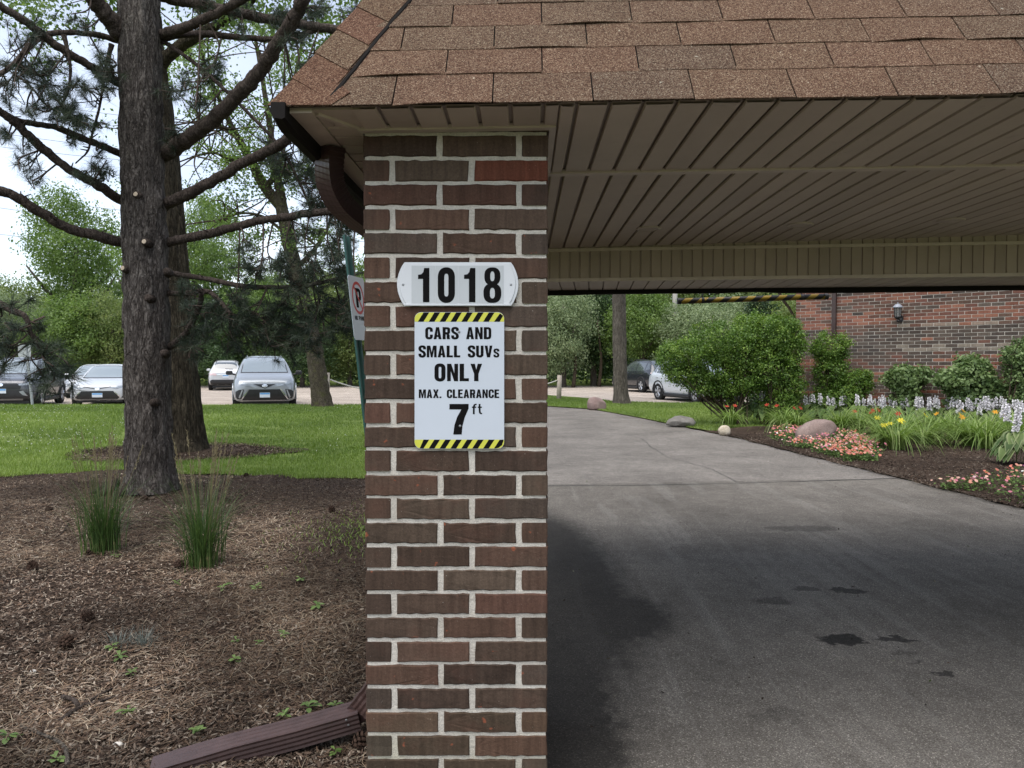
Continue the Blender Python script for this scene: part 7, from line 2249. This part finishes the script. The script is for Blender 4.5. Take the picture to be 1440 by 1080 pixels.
# ------------------------------------------------------------------ weeds, pine cones, sticks, pebbles
def zbed(q): return float(bed_z(np.array([q[0]]), np.array([q[1]]))[0])
WEEDS = [(159, 921, .06, 'just left of the blue fescue tuft'), (168, 932, .06, 'at the front foot of the blue fescue tuft'), (184, 953, .05, 'below the blue fescue tuft'), (180, 1010, .07, 'left of the downspout end, upper one'), (330, 934, .065, 'brightest in the middle of the mulch'), (331, 907, .045, 'above the brightest middle seedling'),
         (363, 909, .045, 'between the middle seedlings and the pillar, left one'), (399, 904, .05, 'between the middle seedlings and the pillar, right one'), (446, 864, .075, 'nearest the pillar in dark mulch'), (422, 819, .06, 'above the seedling nearest the pillar'), (314, 833, .09, 'left of a pair in the middle distance'), (361, 833, .08, 'right of a pair in the middle distance'), (11, 1046, .09, 'broad-leaved in the lower left corner'),
         (162, 790, .06, 'right at the foot of the left reed grass'), (249, 824, .05, 'in front of the right reed grass'), (434, 1004, .085, 'behind the upper end of the outlet pipe'), (278, 1037, .06, 'touching the middle of the outlet pipe'), (79, 1078, .06, 'at the bottom frame edge left'), (411, 1058, .06, 'under the outlet pipe'), (471, 1071, .04, 'under the outlet pipe near the pillar'), (471, 1001, .06, 'beside the downspout elbow'), (400, 1015, .05, 'behind the outlet pipe, small one')]
for px, py, R_, lb in WEEDS:
    g = G(px, py); z = zbed(g)
    R_ = R_ * .68; t_n = rng.integers(6, 10)
    V, Fc, ti = [], [], []
    for i in range(t_n):
        a = i * 2.4 + rng.normal(0, .25); L_ = R_ * rng.uniform(.6, 1.1); d = np.array([math.cos(a), math.sin(a), .0]); s_ = np.array([-math.sin(a), math.cos(a), 0])
        up = rng.uniform(.25, .75); k0 = len(V); h0 = rng.uniform(.004, .025)
        for u, w_ in ((.05, .05), (.35, .16), (.62, .24), (.85, .18), (1.0, .02)):
            c = d * L_ * u + ZZ * (h0 + L_ * (up * u - .45 * u * u))
            V += [c - s_ * w_ * L_ + ZZ * .12 * w_ * L_, c, c + s_ * w_ * L_ + ZZ * .12 * w_ * L_]
        tv = rng.uniform(.1, 1); ti += [tv] * 15
        for r_ in range(4):
            for c_ in range(2): Fc.append((k0 + r_ * 3 + c_, k0 + r_ * 3 + c_ + 1, k0 + r_ * 3 + c_ + 4, k0 + r_ * 3 + c_ + 3))
    o = link('weed', raw_mesh('weed', V, Fc, MAT['weed'], True, tint=ti), None, (g[0], g[1], z + .005))
    tag(o, 'small green weed seedling ' + lb, 'weed', 'weeds in the mulch bed')
# a pine cone: spiral of scales
V, Fc = [], []
for i in range(46):
    a = i * 2.39996; u = i / 45; r_ = .022 * math.sin(math.pi * (.12 + .86 * u)) + .003; h = .058 * u
    d = np.array([math.cos(a), math.sin(a), 0]); s_ = np.array([-math.sin(a), math.cos(a), 0])
    c = d * r_ * .5 + ZZ * h; k0 = len(V)
    V += [c - s_ * .004, c + d * r_ * .75 - s_ * .008 + ZZ * .007, c + d * r_ * .95 + ZZ * .012, c + d * r_ * .75 + s_ * .008 + ZZ * .007, c + s_ * .004, c + d * r_ * .7 + ZZ * .001]
    Fc += [(k0, k0 + 1, k0 + 2, k0 + 3, k0 + 4), (k0 + 1, k0, k0 + 5), (k0 + 2, k0 + 1, k0 + 5), (k0 + 3, k0 + 2, k0 + 5), (k0 + 4, k0 + 3, k0 + 5)]
cm = raw_mesh('pine_cone', V, Fc, MAT['cone'])
CON = [(63, 724, 'farthest left, beyond the left reed grass'), (50, 805, 'on open mulch at mid left'), (133, 877, 'left of and above the blue fescue'), (92, 920, 'left of the blue fescue'), (251, 801, 'at the left foot of the right reed grass'), (198, 704, 'behind, between the reed grasses under the pine'), (326, 709, 'right of the right reed grass under the pine'), (117, 786, 'at the left foot of the left reed grass'), (471, 722, 'beside the pillar near the lawn edge'), (350, 672, 'by the lawn edge right of the pine'), (497, 1062, 'under the downspout by the pillar')]
for px, py, lb in CON:
    g = G(px, py); o = link('pine_cone', cm, None, (g[0], g[1], zbed(g) + .014))
    o.rotation_euler = (rng.uniform(.9, 1.6), rng.uniform(0, 1), rng.uniform(0, 6)); o.scale = (1.15,) * 3
    tag(o, 'brown pine cone lying ' + lb, 'pine cone', 'pine cones in the mulch')
def ground_path(pix, h=.012): return smooth_path([np.array([*G(a, b)[:2], zbed(G(a, b)) + h]) for a, b in pix], 6)
m = MB(); p = ground_path([(85, 1019), (104, 1004), (112, 1000), (135, 985), (158, 972)]); m.tube(p, np.linspace(.013, .004, len(p)), 7)
p = ground_path([(88, 986), (103, 991), (110, 1000)], .02); m.tube(p, np.linspace(.011, .010, len(p)), 7)
p = ground_path([(118, 996), (140, 990), (175, 980), (245, 967)]); m.tube(p, np.linspace(.007, .003, len(p)), 6)
tag(m.build('stick', MAT['pine_limb'], None, True), 'forked dry stick lying in the mulch at lower left', 'stick')
m = MB(); p = ground_path([(28, 1028), (55, 1042), (78, 1050), (92, 1062), (95, 1085)]); m.tube(p, np.linspace(.006, .009, len(p)), 7)
tag(m.build('stick', MAT['grey_bark'], None, True), 'curved grey stick near the bottom left corner', 'stick')
m = MB(); p = ground_path([(97, 742), (88, 752), (80, 760)], .02); m.tube(p, .004, 5)
tag(m.build('stick', MAT['pine_limb'], None, True), 'short dry twig behind the left reed grass', 'stick')
for px, py, s_, lb in ((47, 951, .013, 'at the left, by the small seedlings'), (166, 1052, .016, 'near the end of the outlet pipe')):
    g = G(px, py)
    bm = bmesh.new(); bmesh.ops.create_icosphere(bm, subdivisions=2, radius=1)
    for v in bm.verts: v.co = v.co * (1 + .25 * (vnoise(np.array([v.co]) * 1.3 + px)[0] - .5)); v.co.x *= s_ * 1.2; v.co.y *= s_; v.co.z *= s_ * .6
    me = bpy.data.meshes.new('pebble'); bm.to_mesh(me); bm.free(); me.materials.append(MAT['stone_white'])
    tag(link('pebble', me, None, (g[0], g[1], zbed(g) + .008)), 'white pebble in the mulch ' + lb, 'pebble')

# ------------------------------------------------------------------ litter: chips, straw, grass blades, clover
def scatter_ground(n, ymin, ymax, xfun, zfun, power=1.6):
    y = ymin * (ymax / ymin) ** (rng.random(n) ** 1.0)
    y = np.where(rng.random(n) < .35, rng.uniform(ymin, ymax, n), y)
    lo, hi = xfun(y)
    x = lo + (hi - lo) * rng.random(n)
    return x, y
def chips(name, x, y, z, L, Wd, palette, tilt=.35, lift=.004, curve=False):
    n = len(x)
    a = rng.uniform(0, 6.28, n)
    d = np.stack([np.cos(a), np.sin(a), rng.normal(0, tilt, n)], 1); d /= np.linalg.norm(d, axis=1)[:, None]
    s_ = np.stack([-np.sin(a), np.cos(a), rng.normal(0, tilt, n)], 1)
    c = np.stack([x, y, z + lift + np.abs(rng.normal(0, .006, n))], 1)
    L = L[:, None]; Wd = Wd[:, None]
    if curve:
        bend = s_ * rng.normal(0, .18, (n, 1)) * L
        v = np.stack([c - d * L / 2 - s_ * Wd / 2, c - d * L / 2 + s_ * Wd / 2, c + bend + s_ * Wd / 2, c + bend - s_ * Wd / 2, c + d * L / 2 + s_ * Wd / 2, c + d * L / 2 - s_ * Wd / 2], 1).reshape(-1, 3)
        b = (np.arange(n) * 6)[:, None]
        f = np.concatenate([b + [[0, 1, 2, 3]], b + [[3, 2, 4, 5]]], 0); k = 6
    else:
        v = np.stack([c - d * L / 2 - s_ * Wd * .3, c - d * L * .1 - s_ * Wd / 2, c + d * L / 2 - s_ * Wd * .2, c + d * L * .45 + s_ * Wd * .3, c + s_ * Wd / 2, c - d * L / 2 + s_ * Wd * .25], 1).reshape(-1, 3)
        f = (np.arange(n) * 6)[:, None] + np.array([[0, 1, 2, 3, 4, 5]]); k = 6
    pal = np.array(palette); wet = .45 + .95 * sm((fbm(np.stack([x * .9, y * .9, 0 * x + 2], 1), 3) - .32) / .36) ; wet = wet * (1 - .35 * sm((x + 2.2) / 1.6))
    cl = pal[rng.integers(0, len(pal), n)] * rng.uniform(.5, 1.35, (n, 1)) * wet[:, None] * np.array([.92, .97, .97])
    o = link(name, raw_mesh(name, v, f, MAT['chip'], col=np.repeat(np.clip(cl, 0, 1), k, 0))); o['kind'] = 'stuff'
    return o
bx = lambda y: (-np.minimum(.76 * y + .5, 8.5), np.full_like(y, -.50))
PALC = [(.085, .055, .040), (.062, .040, .029), (.125, .085, .062), (.17, .125, .095), (.045, .030, .023), (.10, .062, .042), (.24, .19, .15)]
PALS = [(.20, .13, .085), (.27, .19, .13), (.15, .095, .062), (.33, .26, .19), (.12, .075, .05)]
x, y = scatter_ground(115000, 2.5, 9.9, bx, None)
k = y < bed_far(x) + .05; x, y = x[k], y[k]
dens = fbm(np.stack([x * .7, y * .7, 0 * x], 1), 3)
chips('mulch_chips', x, y, bed_z(x, y), rng.uniform(.009, .036, len(x)), rng.uniform(.003, .010, len(x)), PALC)
x, y = scatter_ground(60000, 2.5, 9.6, bx, None)
dens = fbm(np.stack([x * .8 + 5, y * .8, 0 * x], 1), 3)
k = (y < bed_far(x)) & (dens + rng.normal(0, .08, len(x)) + .10 * sm((-x - 1.4) / .8) > .50); x, y = x[k], y[k]
chips('pine_straw', x, y, bed_z(x, y), rng.uniform(.05, .13, len(x)), rng.uniform(.0016, .0026, len(x)), PALS, .16, .006, True)
# bark chips of the flower bed and of the ring round the second trunk
yy = rng.uniform(6.5, 15.5, 34000); xx = drive_r(yy) - .07 + rng.random(34000) ** 1.4 * 4.2
chips('bed_chips', xx, yy, np.array([bed_h(a, b) for a, b in zip(xx, yy)]), rng.uniform(.012, .045, len(xx)), rng.uniform(.004, .012, len(xx)), PALC)
aa = rng.uniform(0, 6.28, 9000); rr = .35 + rng.random(9000) ** .7 * 1.05
xx = ag[0] + .1 + np.cos(aa) * rr * 1.25; yy = YA - .15 + np.sin(aa) * rr * .8
ring_ = lambda q, w_: (((q - (ag[0] + .1)) / 1.7) ** 2 + ((w_ - (YA - .15)) / 1.1) ** 2)
chips('ring_chips', xx, yy, lawn_z(xx, yy) + .040, rng.uniform(.02, .06, len(xx)), rng.uniform(.006, .016, len(xx)), PALC)
an = np.linspace(0, 6.283, 40)[:-1]
wob = 1 + .16 * np.sin(an * 3 + 1) + .10 * np.sin(an * 7)
rv = [(ag[0] + .1 + math.cos(a) * 1.75 * w_, YA - .15 + math.sin(a) * 1.1 * w_) for a, w_ in zip(an, wob)]
rv = [(ag[0], YA, float(lawn_z(0, YA)) + .065)] + [(a, b, float(lawn_z(a, b)) + .034) for a, b in rv]
o = link('mulch_ring', raw_mesh('mulch_ring', rv, [(0, i + 1, (i + 1) % 39 + 1) for i in range(39)], MAT['mulch'], True)); o['kind'] = 'structure'
def lawn_blades(name, x, y, z, h, dens=None):
    n = len(x); a = rng.uniform(0, 6.28, n)
    b = np.stack([x, y, z], 1)
    d = np.stack([np.cos(a), np.sin(a), np.zeros(n)], 1) * rng.uniform(.2, .9, n)[:, None]
    w_ = np.stack([-np.sin(a), np.cos(a), np.zeros(n)], 1) * (.0035 + .0002 * y)[:, None]
    tip = b + (d + ZZ) * h[:, None]
    v = np.stack([b - w_, b + w_, tip], 1).reshape(-1, 3)
    tn = fbm(np.stack([x * .55, y * .55, 0 * x], 1), 4)
    ti = np.clip((tn - .3) * 1.4 + rng.normal(0, .2, n), 0, 1)
    o = link(name, raw_mesh(name, v, np.arange(n * 3).reshape(-1, 3), MAT['grass'], tint=np.repeat(ti, 3))); o['kind'] = 'stuff'
n = 230000
y = 9.2 + 13.1 * rng.random(n) ** 1.35; x = -rng.random(n) * (.72 * y + 1.0) - .3
k = (y > bed_far(x) - .03 + rng.normal(0, .05, n)) & (x < drive_l(y)) & (ring_(x, y) + rng.normal(0, .12, n) > .85)
bare = fbm(np.stack([x * .8 + 3, y * 1.6, 0 * x + 4], 1), 3)
k &= (bare < .64) | (rng.random(n) < .35)
x, y = x[k], y[k]
lawn_blades('lawn_grass', x, y, lawn_z(x, y) + .02, rng.uniform(.03, .065, len(x)))
n = 70000
x = rng.uniform(-1, 9.5, n); y = inv(x) + (far_r(x) - inv(x)) * rng.random(n)
lawn_blades('side_lawn_grass', x, y, hz(y) + .025 + .05 * sm((x - 4) / 3) * sm((y - 18) / 4), rng.uniform(.03, .06, n))
# grit and leaf scraps blown over the driveway
n = 1500
y = 3.0 * (20 / 3.0) ** rng.random(n); e = rng.random(n) < .6
x = np.where(e, drive_r(y) - np.abs(rng.normal(0, .30, n)), drive_l(y) + (drive_r(y) - drive_l(y)) * rng.random(n))
chips('leaf_litter', x, y, hz(y), rng.uniform(.006, .028, n), rng.uniform(.003, .012, n), PALC + [(.20, .15, .07), (.10, .12, .04), (.30, .27, .2)], .2, .004)
# clover heads in the lawn
n = 1500
y = 12 + 10 * rng.random(n); x = -rng.random(n) * (.72 * y + .5) - 1.5
cl = fbm(np.stack([x * .5, y * .4, 0 * x], 1), 3); k = (cl + rng.normal(0, .06, n) > .60) & (x < drive_l(y)) & (ring_(x, y) > 1.1); x, y = x[k], y[k]
c = np.stack([x, y, lawn_z(x, y) + .075], 1)
v, f = leaf_quads(np.repeat(c, 2, 0), rand_unit(len(c) * 2), .017, .017)
o = link('clover_flowers', raw_mesh('clover_flowers', v, f, MAT['col'], col=np.tile((.72, .72, .66), (len(v), 1)))); o['kind'] = 'stuff'
# low weeds along the lawn side of the pillar
n = 900
x = -1.0 - np.abs(rng.normal(0, .5, n)); y = 6.6 + rng.normal(0, .5, n)
a = rng.uniform(0, 6.28, n)
v, f, kk = blades(np.stack([x, y, bed_z(x, y)], 1), np.stack([np.cos(a), np.sin(a)], 1), rng.uniform(.02, .06, n), .006, rng.uniform(.3, 1, n), 3)
o = link('sparse_grass', raw_mesh('sparse_grass', v, f, MAT['grass'], tint=np.repeat(rng.uniform(0, .6, n), kk))); o['kind'] = 'stuff'
